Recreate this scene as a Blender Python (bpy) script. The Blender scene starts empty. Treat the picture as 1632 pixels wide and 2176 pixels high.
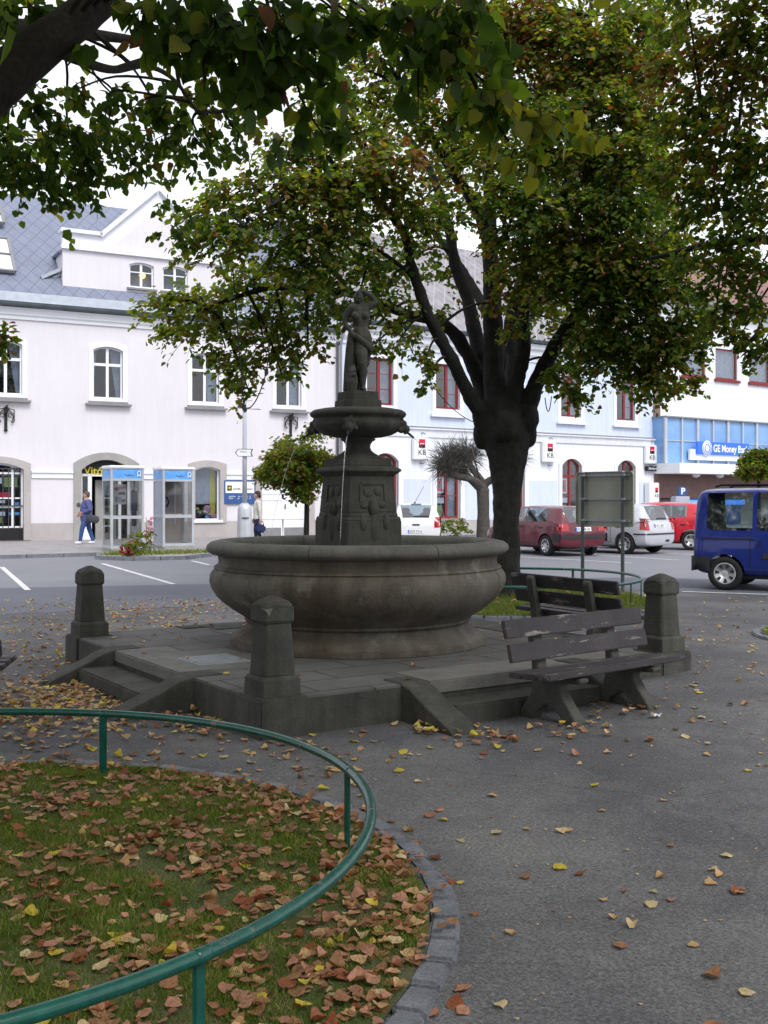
import bpy, bmesh, math, random
import numpy as np
from mathutils import Vector, Matrix, Euler
from mathutils.bvhtree import BVHTree

R = math.radians
rng = np.random.default_rng(11)
random.seed(5)
SC = bpy.context.scene
COL = SC.collection

# ------------------------------------------------------------------ camera, sky, sun, exposure
FP, HX, HY, EYE = 2300.0, 816.0, 1055.0, 1.65      # focal length and horizon in photo pixels, eye height
cd = bpy.data.cameras.new('camera')
cam = bpy.data.objects.new('camera', cd)
COL.objects.link(cam)
cam.location = (0, 0, EYE)
cam.rotation_euler = (R(90), 0, 0)
cd.sensor_width = 36.0
cd.lens = FP / 2176 * 36.0
cd.shift_y = -33 / 2176
cd.clip_end = 2000
cd.clip_start = 0.05
SC.camera = cam

SUN_EL, SUN_AZ = R(50), R(150)                        # behind the camera, to the right
w = bpy.data.worlds.new('World')
SC.world = w
w.use_nodes = True
nt = w.node_tree
nt.nodes.clear()
sky = nt.nodes.new('ShaderNodeTexSky')
sky.sky_type = 'NISHITA'
sky.sun_disc = False
sky.sun_elevation = SUN_EL
sky.sun_rotation = SUN_AZ
sky.air_density = 1.0
sky.dust_density = 2.0
hs = nt.nodes.new('ShaderNodeHueSaturation')
hs.inputs['Saturation'].default_value = 0.22
bg = nt.nodes.new('ShaderNodeBackground')
bg.inputs['Strength'].default_value = 0.15
ow = nt.nodes.new('ShaderNodeOutputWorld')
nt.links.new(sky.outputs[0], hs.inputs['Color'])
cloud_ = nt.nodes.new('ShaderNodeMix')                 # even cloud deck over most of the sky
cloud_.data_type = 'RGBA'
cloud_.inputs[0].default_value = 0.75
cloud_.inputs[7].default_value = (3.05, 3.1, 3.4, 1)
nt.links.new(hs.outputs[0], cloud_.inputs[6])
nt.links.new(cloud_.outputs[2], bg.inputs[0])
nt.links.new(bg.outputs[0], ow.inputs[0])
sd = bpy.data.lights.new('sun', 'SUN')
sd.energy = 0.9
sd.angle = R(24)
sd.color = (1.0, 0.97, 0.93)
so = bpy.data.objects.new('sun', sd)
COL.objects.link(so)
so.rotation_euler = Vector((-math.sin(SUN_AZ) * math.cos(SUN_EL), -math.cos(SUN_AZ) * math.cos(SUN_EL), -math.sin(SUN_EL))).to_track_quat('-Z', 'Y').to_euler()
SC.view_settings.view_transform = 'Standard'
SC.view_settings.look = 'None'
SC.view_settings.gamma = 1.0
SC.view_settings.exposure = 1.3
try:
    SC.cycles.max_bounces = 6
    SC.cycles.transparent_max_bounces = 12
    SC.cycles.use_denoising = True
except Exception:
    pass


def P(px, py, d):
    return Vector(((px - HX) / FP * d, d, EYE - (py - HY) / FP * d))


def sstep(a, b, x):
    t = min(1.0, max(0.0, (x - a) / (b - a)))
    return t * t * (3 - 2 * t)


def gz(x, y):                                            # the square rises a little to the right of the fountain
    return 0.14 * math.exp(-(((x - 3.2) / 1.7) ** 2 + ((y - 10.6) / 1.9) ** 2))


# ------------------------------------------------------------------ mesh helpers
class MB:
    def __init__(s):
        s.v, s.f, s.m, s.sm = [], [], [], []

    def add(s, vs, fs, m=0, smooth=False):
        o = len(s.v)
        s.v.extend([tuple(p) for p in vs])
        for f in fs:
            s.f.append([o + i for i in f])
            s.m.append(m)
            s.sm.append(smooth)
        return s

    def box(s, c, d, rot=None, m=0, bev=0.0):
        x, y, z = d[0] / 2, d[1] / 2, d[2] / 2
        if bev <= 0:
            vs = [Vector((i * x, j * y, k * z)) for k in (-1, 1) for j in (-1, 1) for i in (-1, 1)]
            fs = [(0, 2, 3, 1), (4, 5, 7, 6), (0, 1, 5, 4), (1, 3, 7, 5), (3, 2, 6, 7), (2, 0, 4, 6)]
        else:
            bm = bmesh.new()
            bmesh.ops.create_cube(bm, size=1.0)
            for v in bm.verts:
                v.co = Vector((v.co.x * d[0], v.co.y * d[1], v.co.z * d[2]))
            bmesh.ops.bevel(bm, geom=bm.edges[:], offset=min(bev, min(d) * 0.45), segments=2, affect='EDGES')
            bm.verts.index_update()
            vs = [v.co.copy() for v in bm.verts]
            fs = [[v.index for v in f.verts] for f in bm.faces]
            bm.free()
        if rot is not None:
            if not isinstance(rot, Matrix):
                rot = Euler(rot).to_matrix()
            vs = [rot @ v for v in vs]
        c = Vector(c)
        return s.add([v + c for v in vs], fs, m)

    def box2(s, a, b, m=0, bev=0.0):
        return s.box([(a[i] + b[i]) / 2 for i in range(3)], [abs(b[i] - a[i]) for i in range(3)], None, m, bev)

    def lathe(s, prof, n=48, c=(0, 0, 0), m=0, smooth=True, rot=None, closed=False):
        c = Vector(c)
        vs, fs = [], []
        for r, z in prof:
            for k in range(n):
                a = 2 * math.pi * k / n
                v = Vector((r * math.cos(a), r * math.sin(a), z))
                if rot is not None:
                    v = rot @ v
                vs.append(v + c)
        for i in range(len(prof) - 1):
            for k in range(n):
                k2 = (k + 1) % n
                fs.append((i * n + k, i * n + k2, (i + 1) * n + k2, (i + 1) * n + k))
        if prof[0][0] > 1e-6 and not closed:
            fs.append([k for k in range(n)][::-1])
        if prof[-1][0] > 1e-6 and not closed:
            fs.append([(len(prof) - 1) * n + k for k in range(n)])
        return s.add(vs, fs, m, smooth)

    def tube(s, pts, rad, n=8, m=0, smooth=True, cap=True, loop=False):
        pts = [Vector(p) for p in pts]
        if not hasattr(rad, '__len__'):
            rad = [rad] * len(pts)
        N = len(pts)
        vs, fs = [], []
        ref = None
        for i, p in enumerate(pts):
            if loop:
                t = pts[(i + 1) % N] - pts[i - 1]
            else:
                t = pts[min(i + 1, N - 1)] - pts[max(i - 1, 0)]
            t.normalize()
            if ref is None:
                ref = Vector((0, 0, 1)) if abs(t.z) < 0.9 else Vector((1, 0, 0))
            a = ref - t * ref.dot(t)
            if a.length < 1e-5:
                a = t.orthogonal()
            a.normalize()
            b = t.cross(a)
            ref = a
            for k in range(n):
                th = 2 * math.pi * k / n
                vs.append(p + (a * math.cos(th) + b * math.sin(th)) * rad[i])
        rings = N if loop else N - 1
        for i in range(rings):
            j = (i + 1) % N
            for k in range(n):
                k2 = (k + 1) % n
                fs.append((i * n + k, i * n + k2, j * n + k2, j * n + k))
        if cap and not loop:
            fs.append([k for k in range(n)][::-1])
            fs.append([(N - 1) * n + k for k in range(n)])
        return s.add(vs, fs, m, smooth)

    def prism(s, poly, y0, y1, m=0, fn=None):
        """poly of (s, z), extruded in y from y0 to y1 (local x, y, z)."""
        n = len(poly)
        f = fn or (lambda a, y, b: (a, y, b))
        vs = [f(a, y0, b) for a, b in poly] + [f(a, y1, b) for a, b in poly]
        fs = [list(range(n)), [n + i for i in range(n)][::-1]]
        for i in range(n):
            j = (i + 1) % n
            fs.append((i, n + i, n + j, j))
        return s.add(vs, fs, m)

    def ring(s, outer, inner, y0, y1, m=0, closed=True):
        """frame between two outlines of the same count, thick from y0 to y1."""
        n = len(outer)
        vs = [(a, y0, b) for a, b in outer] + [(a, y0, b) for a, b in inner] + [(a, y1, b) for a, b in outer] + [(a, y1, b) for a, b in inner]
        fs = []
        for i in range(n if closed else n - 1):
            j = (i + 1) % n
            fs.append((i, j, n + j, n + i))
            fs.append((2 * n + i, 3 * n + i, 3 * n + j, 2 * n + j))
            fs.append((i, 2 * n + i, 2 * n + j, j))
            fs.append((n + i, n + j, 3 * n + j, 3 * n + i))
        return s.add(vs, fs, m)

    def sphere(s, c, r, seg=12, rings=8, m=0, scale=(1, 1, 1)):
        prof = [(max(1e-7, math.sin(math.pi * i / rings)) * r, -math.cos(math.pi * i / rings) * r) for i in range(rings + 1)]
        o = len(s.v)
        s.lathe(prof, seg, (0, 0, 0), m, True, None, True)
        for i in range(o, len(s.v)):
            v = s.v[i]
            s.v[i] = (v[0] * scale[0] + c[0], v[1] * scale[1] + c[1], v[2] * scale[2] + c[2])
        return s

    def mesh(s, name):
        me = bpy.data.meshes.new(name)
        me.from_pydata(s.v, [], s.f)
        me.polygons.foreach_set('material_index', s.m)
        me.polygons.foreach_set('use_smooth', s.sm)
        me.update()
        return me

    def build(s, name, mats, parent=None, bevel=0.0, fix=True):
        me = s.mesh(name)
        if fix:
            bm = bmesh.new()
            bm.from_mesh(me)
            bmesh.ops.recalc_face_normals(bm, faces=bm.faces[:])
            bm.to_mesh(me)
            bm.free()
        return link(name, me, mats, parent)


def link(name, me, mats, parent=None):
    if not isinstance(mats, (list, tuple)):
        mats = [mats]
    if len(me.materials) == 0:
        for mt in mats:
            me.materials.append(mt)
    o = bpy.data.objects.new(name, me)
    COL.objects.link(o)
    if parent is not None:
        o.parent = parent
    return o


def thing(name, label, cat, loc=(0, 0, 0), rz=0.0, group=None):
    o = bpy.data.objects.new(name, None)
    o.empty_display_size = 0.2
    COL.objects.link(o)
    o.location = loc
    o.rotation_euler = (0, 0, rz)
    return tag(o, label, cat, group)


def tag(o, label, cat, group=None):
    o['label'] = label
    o['category'] = cat
    if group:
        o['group'] = group
    return o


def kind(o, k):
    o['kind'] = k
    return o


def dup(root, loc=None, rz=None, label=None):
    def cp(o, par):
        c = o.copy()
        COL.objects.link(c)
        if par is not None:
            c.parent = par
        for ch in list(o.children):
            cp(ch, c)
        return c
    r = cp(root, None)
    if loc is not None:
        r.location = loc
    if rz is not None:
        r.rotation_euler = (0, 0, rz)
    if label:
        r['label'] = label
    return r


def evaluated(ob):
    dg = bpy.context.evaluated_depsgraph_get()
    return bpy.data.meshes.new_from_object(ob.evaluated_get(dg))


def sculpt(name, blobs, voxel=0.012, smooth=6, mats=None, parent=None, paint=None, extra=None):
    """One continuous surface grown over overlapping balls: (points, radii) chains; paint(co) gives the face material."""
    mb = MB()
    for ch in blobs:
        pts, rad = ch[0], ch[1]
        sc = ch[2] if len(ch) > 2 else (1, 1, 1)
        pts = [Vector(p) for p in pts]
        if not hasattr(rad, '__len__'):
            rad = [rad] * len(pts)
        if len(pts) == 1:
            mb.sphere(pts[0], rad[0], 14, 10, 0, sc)
        for i in range(len(pts) - 1):
            L = (pts[i + 1] - pts[i]).length
            n = max(1, int(L / (min(rad[i], rad[i + 1]) * 0.35)))
            for k in range(n + 1):
                t = k / n
                mb.sphere(pts[i].lerp(pts[i + 1], t), rad[i] + (rad[i + 1] - rad[i]) * t, 12, 8, 0, sc)
    if extra:
        extra(mb)
    me = mb.mesh(name)
    tmp = bpy.data.objects.new(name, me)
    COL.objects.link(tmp)
    m1 = tmp.modifiers.new('r', 'REMESH')
    m1.mode = 'VOXEL'
    m1.voxel_size = voxel
    m2 = tmp.modifiers.new('s', 'SMOOTH')
    m2.factor = 0.5
    m2.iterations = smooth
    res = evaluated(tmp)
    bpy.data.objects.remove(tmp)
    res.name = name
    res.polygons.foreach_set('use_smooth', [True] * len(res.polygons))
    res.materials.clear()
    if not isinstance(mats, (list, tuple)):
        mats = [mats]
    for mt in mats:
        res.materials.append(mt)
    if paint:
        res.polygons.foreach_set('material_index', [paint(p.center) for p in res.polygons])
    return link(name, res, mats, parent)


# ------------------------------------------------------------------ materials
def mat(name, col, rough=0.8, var=0.25, scale=6.0, col2=None, bump=0.0, bscale=40.0, metal=0.0, spec=0.35, fine=0.0, fscale=120.0,
        coat=0.0, ramp=(0.35, 0.68), emit=None, emits=0.0, streak=0.0, stain=None, sscale=2.0, sramp=(0.55, 0.7)):
    m = bpy.data.materials.new(name)
    m.use_nodes = True
    t = m.node_tree
    b = t.nodes['Principled BSDF']
    b.inputs['Roughness'].default_value = rough
    b.inputs['Metallic'].default_value = metal
    b.inputs['Specular IOR Level'].default_value = spec
    if coat:
        b.inputs['Coat Weight'].default_value = coat
        b.inputs['Coat Roughness'].default_value = 0.05
    tc = t.nodes.new('ShaderNodeTexCoord')
    src = tc.outputs['Object']
    c1 = (*col, 1)
    if col2 is None:
        col2 = tuple(c * (1 - var) for c in col)
    n = t.nodes.new('ShaderNodeTexNoise')
    n.inputs['Scale'].default_value = scale
    n.inputs['Detail'].default_value = 6
    n.inputs['Roughness'].default_value = 0.62
    t.links.new(src, n.inputs['Vector'])
    rp = t.nodes.new('ShaderNodeValToRGB')
    rp.color_ramp.elements[0].position = ramp[0]
    rp.color_ramp.elements[1].position = ramp[1]
    rp.color_ramp.elements[0].color = (*col2, 1)
    rp.color_ramp.elements[1].color = c1
    t.links.new(n.outputs['Fac'], rp.inputs[0])
    out = rp.outputs[0]
    if stain is not None:
        n3 = t.nodes.new('ShaderNodeTexNoise')
        n3.inputs['Scale'].default_value = sscale
        n3.inputs['Detail'].default_value = 8
        n3.inputs['Roughness'].default_value = 0.7
        t.links.new(src, n3.inputs['Vector'])
        r3 = t.nodes.new('ShaderNodeValToRGB')
        r3.color_ramp.elements[0].position = sramp[0]
        r3.color_ramp.elements[1].position = sramp[1]
        t.links.new(n3.outputs['Fac'], r3.inputs[0])
        mx = t.nodes.new('ShaderNodeMix')
        mx.data_type = 'RGBA'
        t.links.new(r3.outputs[0], mx.inputs[0])
        t.links.new(out, mx.inputs[6])
        mx.inputs[7].default_value = (*stain, 1)
        out = mx.outputs[2]
    if streak > 0:                                        # rain streaks: noise drawn out downwards
        mp_ = t.nodes.new('ShaderNodeMapping')
        mp_.inputs['Scale'].default_value = (5.0, 5.0, 0.45)
        t.links.new(src, mp_.inputs[0])
        n4 = t.nodes.new('ShaderNodeTexNoise')
        n4.inputs['Scale'].default_value = 1.0
        n4.inputs['Detail'].default_value = 7
        n4.inputs['Roughness'].default_value = 0.7
        t.links.new(mp_.outputs[0], n4.inputs['Vector'])
        m4 = t.nodes.new('ShaderNodeMapRange')
        m4.inputs[1].default_value = 0.35
        m4.inputs[2].default_value = 0.65
        m4.inputs[3].default_value = 1 - streak
        m4.inputs[4].default_value = 1 + streak
        t.links.new(n4.outputs['Fac'], m4.inputs[0])
        vs_ = t.nodes.new('ShaderNodeVectorMath')
        vs_.operation = 'SCALE'
        t.links.new(out, vs_.inputs[0])
        t.links.new(m4.outputs[0], vs_.inputs['Scale'])
        out = vs_.outputs[0]
    if fine > 0:
        n2 = t.nodes.new('ShaderNodeTexNoise')
        n2.inputs['Scale'].default_value = fscale
        n2.inputs['Detail'].default_value = 3
        t.links.new(src, n2.inputs['Vector'])
        mr = t.nodes.new('ShaderNodeMapRange')
        mr.inputs[1].default_value = 0.3
        mr.inputs[2].default_value = 0.7
        mr.inputs[3].default_value = 1 - fine
        mr.inputs[4].default_value = 1 + fine
        t.links.new(n2.outputs['Fac'], mr.inputs[0])
        mx = t.nodes.new('ShaderNodeVectorMath')
        mx.operation = 'SCALE'
        t.links.new(out, mx.inputs[0])
        t.links.new(mr.outputs[0], mx.inputs['Scale'])
        out = mx.outputs[0]
    t.links.new(out, b.inputs['Base Color'])
    if bump > 0:
        nb = t.nodes.new('ShaderNodeTexNoise')
        nb.inputs['Scale'].default_value = bscale
        nb.inputs['Detail'].default_value = 5
        t.links.new(src, nb.inputs['Vector'])
        bp = t.nodes.new('ShaderNodeBump')
        bp.inputs['Strength'].default_value = bump
        bp.inputs['Distance'].default_value = 0.01
        t.links.new(nb.outputs['Fac'], bp.inputs['Height'])
        t.links.new(bp.outputs[0], b.inputs['Normal'])
    if emit:
        b.inputs['Emission Color'].default_value = (*emit, 1)
        b.inputs['Emission Strength'].default_value = emits
    return m


def glassmat(name, tint=(0.75, 0.82, 0.86), gloss=0.18, rough=0.03):
    m = bpy.data.materials.new(name)
    m.use_nodes = True
    t = m.node_tree
    t.nodes.clear()
    o = t.nodes.new('ShaderNodeOutputMaterial')
    mx = t.nodes.new('ShaderNodeMixShader')
    tr = t.nodes.new('ShaderNodeBsdfTransparent')
    tr.inputs[0].default_value = (*tint, 1)
    gl = t.nodes.new('ShaderNodeBsdfGlossy')
    gl.inputs['Roughness'].default_value = rough
    lw = t.nodes.new('ShaderNodeLayerWeight')
    lw.inputs[0].default_value = 0.35
    ad = t.nodes.new('ShaderNodeMath')
    ad.operation = 'MULTIPLY_ADD'
    ad.use_clamp = True
    ad.inputs[1].default_value = 0.3
    ad.inputs[2].default_value = gloss
    t.links.new(lw.outputs['Facing'], ad.inputs[0])
    t.links.new(ad.outputs[0], mx.inputs[0])
    t.links.new(tr.outputs[0], mx.inputs[1])
    t.links.new(gl.outputs[0], mx.inputs[2])
    t.links.new(mx.outputs[0], o.inputs[0])
    return m


def leafmat(name, col, trans=0.4, tcol=None, rough=0.55):
    m = bpy.data.materials.new(name)
    m.use_nodes = True
    t = m.node_tree
    b = t.nodes['Principled BSDF']
    o = t.nodes['Material Output']
    b.inputs['Roughness'].default_value = rough
    b.inputs['Specular IOR Level'].default_value = 0.3
    tc = t.nodes.new('ShaderNodeTexCoord')
    n = t.nodes.new('ShaderNodeTexNoise')
    n.inputs['Scale'].default_value = 5.0
    n.inputs['Detail'].default_value = 5
    t.links.new(tc.outputs['Object'], n.inputs['Vector'])
    rp = t.nodes.new('ShaderNodeValToRGB')
    rp.color_ramp.elements[0].position = 0.3
    rp.color_ramp.elements[1].position = 0.7
    rp.color_ramp.elements[0].color = (col[0] * 0.6, col[1] * 0.65, col[2] * 0.6, 1)
    rp.color_ramp.elements[1].color = (min(1, col[0] * 1.3), min(1, col[1] * 1.2), col[2] * 1.1, 1)
    t.links.new(n.outputs['Fac'], rp.inputs[0])
    t.links.new(rp.outputs[0], b.inputs['Base Color'])
    if trans > 0:
        tl = t.nodes.new('ShaderNodeBsdfTranslucent')
        tl.inputs[0].default_value = (*(tcol or (col[0] * 1.7, col[1] * 1.7, col[2] * 0.7)), 1)
        mx = t.nodes.new('ShaderNodeMixShader')
        mx.inputs[0].default_value = trans
        t.links.new(b.outputs[0], mx.inputs[1])
        t.links.new(tl.outputs[0], mx.inputs[2])
        t.links.new(mx.outputs[0], o.inputs[0])
    return m


def voromat(name, base, joint, scale, width=0.04, rough=0.8):
    """pattern of slabs: brick texture in object coordinates."""
    m = mat(name, base, rough, 0.25, 3.0, fine=0.12, fscale=60, bump=0.25, bscale=60)
    t = m.node_tree
    b = t.nodes['Principled BSDF']
    old = b.inputs['Base Color'].links[0].from_socket
    tc = t.nodes.new('ShaderNodeTexCoord')
    br = t.nodes.new('ShaderNodeTexBrick')
    br.inputs['Scale'].default_value = scale
    br.inputs['Mortar Size'].default_value = width
    br.inputs['Color1'].default_value = (1, 1, 1, 1)
    br.inputs['Color2'].default_value = (0.86, 0.86, 0.88, 1)
    br.inputs['Mortar'].default_value = (*joint, 1)
    t.links.new(tc.outputs['Object'], br.inputs['Vector'])
    mx = t.nodes.new('ShaderNodeMix')
    mx.data_type = 'RGBA'
    mx.blend_type = 'MULTIPLY'
    mx.inputs[0].default_value = 1.0
    t.links.new(old, mx.inputs[6])
    t.links.new(br.outputs['Color'], mx.inputs[7])
    t.links.new(mx.outputs[2], b.inputs['Base Color'])
    return m


def slatemat(name, col, line, su=2.6, angle=45, lw=0.05, var=0.15):
    """diamond slates: two crossed families of joints across the roof plane (u along eaves, v up the slope = Generated-free UV attribute)."""
    m = mat(name, col, 0.55, var, 2.0, fine=0.06, fscale=30)
    t = m.node_tree
    b = t.nodes['Principled BSDF']
    old = b.inputs['Base Color'].links[0].from_socket
    uv = t.nodes.new('ShaderNodeUVMap')
    sp = t.nodes.new('ShaderNodeSeparateXYZ')
    t.links.new(uv.outputs[0], sp.inputs[0])

    def fam(op):
        a = t.nodes.new('ShaderNodeMath')
        a.operation = op
        t.links.new(sp.outputs[0], a.inputs[0])
        t.links.new(sp.outputs[1], a.inputs[1])
        s_ = t.nodes.new('ShaderNodeMath')
        s_.operation = 'MULTIPLY'
        s_.inputs[1].default_value = su
        t.links.new(a.outputs[0], s_.inputs[0])
        f = t.nodes.new('ShaderNodeMath')
        f.operation = 'FRACT'
        t.links.new(s_.outputs[0], f.inputs[0])
        g = t.nodes.new('ShaderNodeMath')
        g.operation = 'LESS_THAN'
        g.inputs[1].default_value = lw
        t.links.new(f.outputs[0], g.inputs[0])
        return g
    a, c = fam('ADD'), fam('SUBTRACT')
    mxm = t.nodes.new('ShaderNodeMath')
    mxm.operation = 'MAXIMUM'
    t.links.new(a.outputs[0], mxm.inputs[0])
    t.links.new(c.outputs[0], mxm.inputs[1])
    mx = t.nodes.new('ShaderNodeMix')
    mx.data_type = 'RGBA'
    t.links.new(mxm.outputs[0], mx.inputs[0])
    t.links.new(old, mx.inputs[6])
    mx.inputs[7].default_value = (*line, 1)
    t.links.new(mx.outputs[2], b.inputs['Base Color'])
    return m


M = {}
M['asphalt'] = mat('asphalt', (0.115, 0.114, 0.122), 0.85, 0.3, 0.5, col2=(0.075, 0.075, 0.082), bump=0.35, bscale=170, fine=0.3, fscale=60, stain=(0.19, 0.185, 0.183), sscale=0.28, sramp=(0.44, 0.66))
t = M['asphalt'].node_tree                                # gravel grains in the worn surface
b_ = t.nodes['Principled BSDF']
old = b_.inputs['Base Color'].links[0].from_socket
tc = t.nodes.new('ShaderNodeTexCoord')
for sc_, lo_, hi_ in ((150, 0.66, 1.36), (60, 0.9, 1.1)):
    vo = t.nodes.new('ShaderNodeTexVoronoi')
    vo.inputs['Scale'].default_value = sc_
    t.links.new(tc.outputs['Object'], vo.inputs['Vector'])
    sx_ = t.nodes.new('ShaderNodeSeparateColor')
    t.links.new(vo.outputs['Color'], sx_.inputs[0])
    mr = t.nodes.new('ShaderNodeMapRange')
    mr.inputs[3].default_value = lo_
    mr.inputs[4].default_value = hi_
    t.links.new(sx_.outputs[0], mr.inputs[0])
    vm = t.nodes.new('ShaderNodeVectorMath')
    vm.operation = 'SCALE'
    t.links.new(old, vm.inputs[0])
    t.links.new(mr.outputs[0], vm.inputs['Scale'])
    old = vm.outputs[0]
nz = t.nodes.new('ShaderNodeTexNoise')                   # fine cracks
nz.inputs['Scale'].default_value = 1.6
nz.inputs['Detail'].default_value = 6
t.links.new(tc.outputs['Object'], nz.inputs['Vector'])
ad_ = t.nodes.new('ShaderNodeVectorMath')
ad_.operation = 'MULTIPLY_ADD'
ad_.inputs[1].default_value = (0.7, 0.7, 0.0)
t.links.new(nz.outputs['Color'], ad_.inputs[0])
t.links.new(tc.outputs['Object'], ad_.inputs[2])
ve = t.nodes.new('ShaderNodeTexVoronoi')
ve.feature = 'DISTANCE_TO_EDGE'
ve.inputs['Scale'].default_value = 0.42
t.links.new(ad_.outputs[0], ve.inputs['Vector'])
mc = t.nodes.new('ShaderNodeMapRange')
mc.inputs[1].default_value = 0.0
mc.inputs[2].default_value = 0.006
mc.inputs[3].default_value = 0.74
mc.inputs[4].default_value = 1.0
t.links.new(ve.outputs['Distance'], mc.inputs[0])
vm = t.nodes.new('ShaderNodeVectorMath')
vm.operation = 'SCALE'
t.links.new(old, vm.inputs[0])
t.links.new(mc.outputs[0], vm.inputs['Scale'])
old = vm.outputs[0]
t.links.new(old, b_.inputs['Base Color'])
M['road'] = mat('road asphalt', (0.21, 0.215, 0.24), 0.75, 0.18, 0.4, bump=0.2, bscale=80, fine=0.14, fscale=60, stain=(0.15, 0.155, 0.18), sscale=0.2, sramp=(0.5, 0.65))
M['lane'] = mat('dark lane asphalt', (0.115, 0.122, 0.15), 0.7, 0.2, 0.5, bump=0.2, bscale=80, fine=0.14, fscale=60)
M['paving'] = voromat('pavement slabs', (0.36, 0.345, 0.35), (0.75, 0.75, 0.75), 1.2, 0.012)
M['paint'] = mat('road paint', (0.72, 0.72, 0.72), 0.7, 0.3, 5.0, fine=0.15, fscale=40)
M['kerb'] = mat('granite', (0.21, 0.22, 0.25), 0.75, 0.4, 7.0, bump=0.5, bscale=50, fine=0.25, fscale=90)
M['soil'] = mat('soil', (0.13, 0.115, 0.07), 0.95, 0.5, 2.5, col2=(0.06, 0.085, 0.022), bump=0.8, bscale=40, fine=0.3, fscale=60)
M['stone'] = mat('dark sandstone', (0.074, 0.073, 0.064), 0.85, 0.4, 4.0, col2=(0.045, 0.047, 0.040), bump=0.55, bscale=45, fine=0.22, fscale=110, stain=(0.12, 0.112, 0.092), sscale=3.5, sramp=(0.6, 0.78), streak=0.28)
M['basin'] = mat('basin stone', (0.128, 0.120, 0.104), 0.8, 0.4, 1.3, col2=(0.082, 0.062, 0.043), bump=0.5, bscale=45, fine=0.22, fscale=90, stain=(0.235, 0.22, 0.195), sscale=3.5, sramp=(0.57, 0.74), streak=0.3)
M['rimstone'] = mat('rim stone', (0.15, 0.145, 0.13), 0.85, 0.35, 4.0, bump=0.5, bscale=45, fine=0.22, fscale=90, stain=(0.10, 0.10, 0.085), sscale=3.0, sramp=(0.5, 0.7), streak=0.15)
M['slab'] = voromat('platform slabs', (0.15, 0.147, 0.138), (0.35, 0.35, 0.34), 0.62, 0.007)
M['worn'] = mat('worn step stone', (0.19, 0.185, 0.175), 0.85, 0.3, 4.0, bump=0.3, bscale=50, fine=0.15, fscale=80)
M['statue'] = mat('statue stone', (0.088, 0.085, 0.075), 0.8, 0.45, 9.0, col2=(0.045, 0.045, 0.040), bump=0.35, bscale=70, fine=0.15, fscale=150, streak=0.3)
M['water'] = mat('water', (0.05, 0.055, 0.045), 0.06, 0.2, 3.0, bump=0.15, bscale=14, spec=0.6)
M['jet'] = glassmat('water jet', (0.93, 0.94, 0.95), 0.30, 0.12)
M['bark'] = mat('bark', (0.026, 0.026, 0.023), 0.95, 0.5, 5.0, col2=(0.011, 0.011, 0.010), bump=1.0, bscale=22, fine=0.3, fscale=40)
M['barkn'] = mat('wet bark', (0.035, 0.028, 0.022), 0.9, 0.5, 5.0, col2=(0.016, 0.013, 0.011), bump=1.0, bscale=30, fine=0.3, fscale=40)
M['barkg'] = mat('grey bark', (0.085, 0.078, 0.07), 0.95, 0.4, 6.0, bump=0.8, bscale=30, fine=0.2, fscale=60)
# linden bark is ridged: stretch the bump upright
for k in ('bark', 'barkn'):
    t = M[k].node_tree
    for n in [x for x in t.nodes if x.type == 'TEX_NOISE' and abs(x.inputs['Scale'].default_value - (22 if k == 'bark' else 30)) < 0.1]:
        mp = t.nodes.new('ShaderNodeMapping')
        mp.inputs['Scale'].default_value = (1.6, 1.6, 0.16)
        t.links.new(n.inputs['Vector'].links[0].from_socket, mp.inputs[0])
        t.links.new(mp.outputs[0], n.inputs['Vector'])
M['green'] = mat('green enamel', (0.007, 0.105, 0.080), 0.27, 0.35, 18.0, spec=0.6, stain=(0.13, 0.12, 0.11), sscale=8.0, sramp=(0.59, 0.63), fine=0.08, fscale=80)
M['plank'] = mat('weathered brown paint', (0.062, 0.053, 0.058), 0.6, 0.4, 3.0, col2=(0.036, 0.032, 0.035), bump=0.4, bscale=30, stain=(0.26, 0.24, 0.22), sscale=7.0, sramp=(0.592, 0.64))
t = M['plank'].node_tree
for n in [x for x in t.nodes if x.type == 'TEX_NOISE' and abs(x.inputs['Scale'].default_value - 7.0) < 0.01]:
    mp = t.nodes.new('ShaderNodeMapping')
    mp.inputs['Scale'].default_value = (0.4, 2.0, 2.4)
    t.links.new(n.inputs['Vector'].links[0].from_socket, mp.inputs[0])
    t.links.new(mp.outputs[0], n.inputs['Vector'])
M['concrete'] = mat('bench concrete', (0.085, 0.085, 0.078), 0.9, 0.35, 5.0, bump=0.5, bscale=60, fine=0.25, fscale=90)
M['pink'] = mat('pale pink render', (0.71, 0.685, 0.725), 0.9, 0.07, 0.35, bump=0.05, bscale=60, fine=0.025, fscale=20, stain=(0.63, 0.60, 0.62), sscale=0.5, sramp=(0.55, 0.85), streak=0.025)
M['white'] = mat('white paint', (0.80, 0.82, 0.86), 0.75, 0.05, 1.0, fine=0.02, fscale=20)
M['beige'] = mat('beige plinth', (0.45, 0.415, 0.41), 0.9, 0.15, 1.2, fine=0.05, fscale=25)
M['greystone'] = mat('grey stone trim', (0.36, 0.35, 0.335), 0.85, 0.15, 2.0, fine=0.06, fscale=30)
M['sill'] = mat('lead sill', (0.26, 0.26, 0.27), 0.6, 0.2, 3.0)
M['blue'] = mat('pale blue render', (0.60, 0.665, 0.80), 0.9, 0.05, 0.6, fine=0.02, fscale=20, streak=0.05)
M['bwhite'] = mat('white render', (0.76, 0.785, 0.83), 0.9, 0.05, 0.6, fine=0.02, fscale=20, streak=0.06)
M['redframe'] = mat('dark red window paint', (0.24, 0.028, 0.03), 0.5, 0.25, 6.0)
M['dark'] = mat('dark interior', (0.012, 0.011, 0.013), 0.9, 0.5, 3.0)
M['roomred'] = mat('dim red room', (0.12, 0.04, 0.045), 0.9, 0.5, 3.0)
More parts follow.
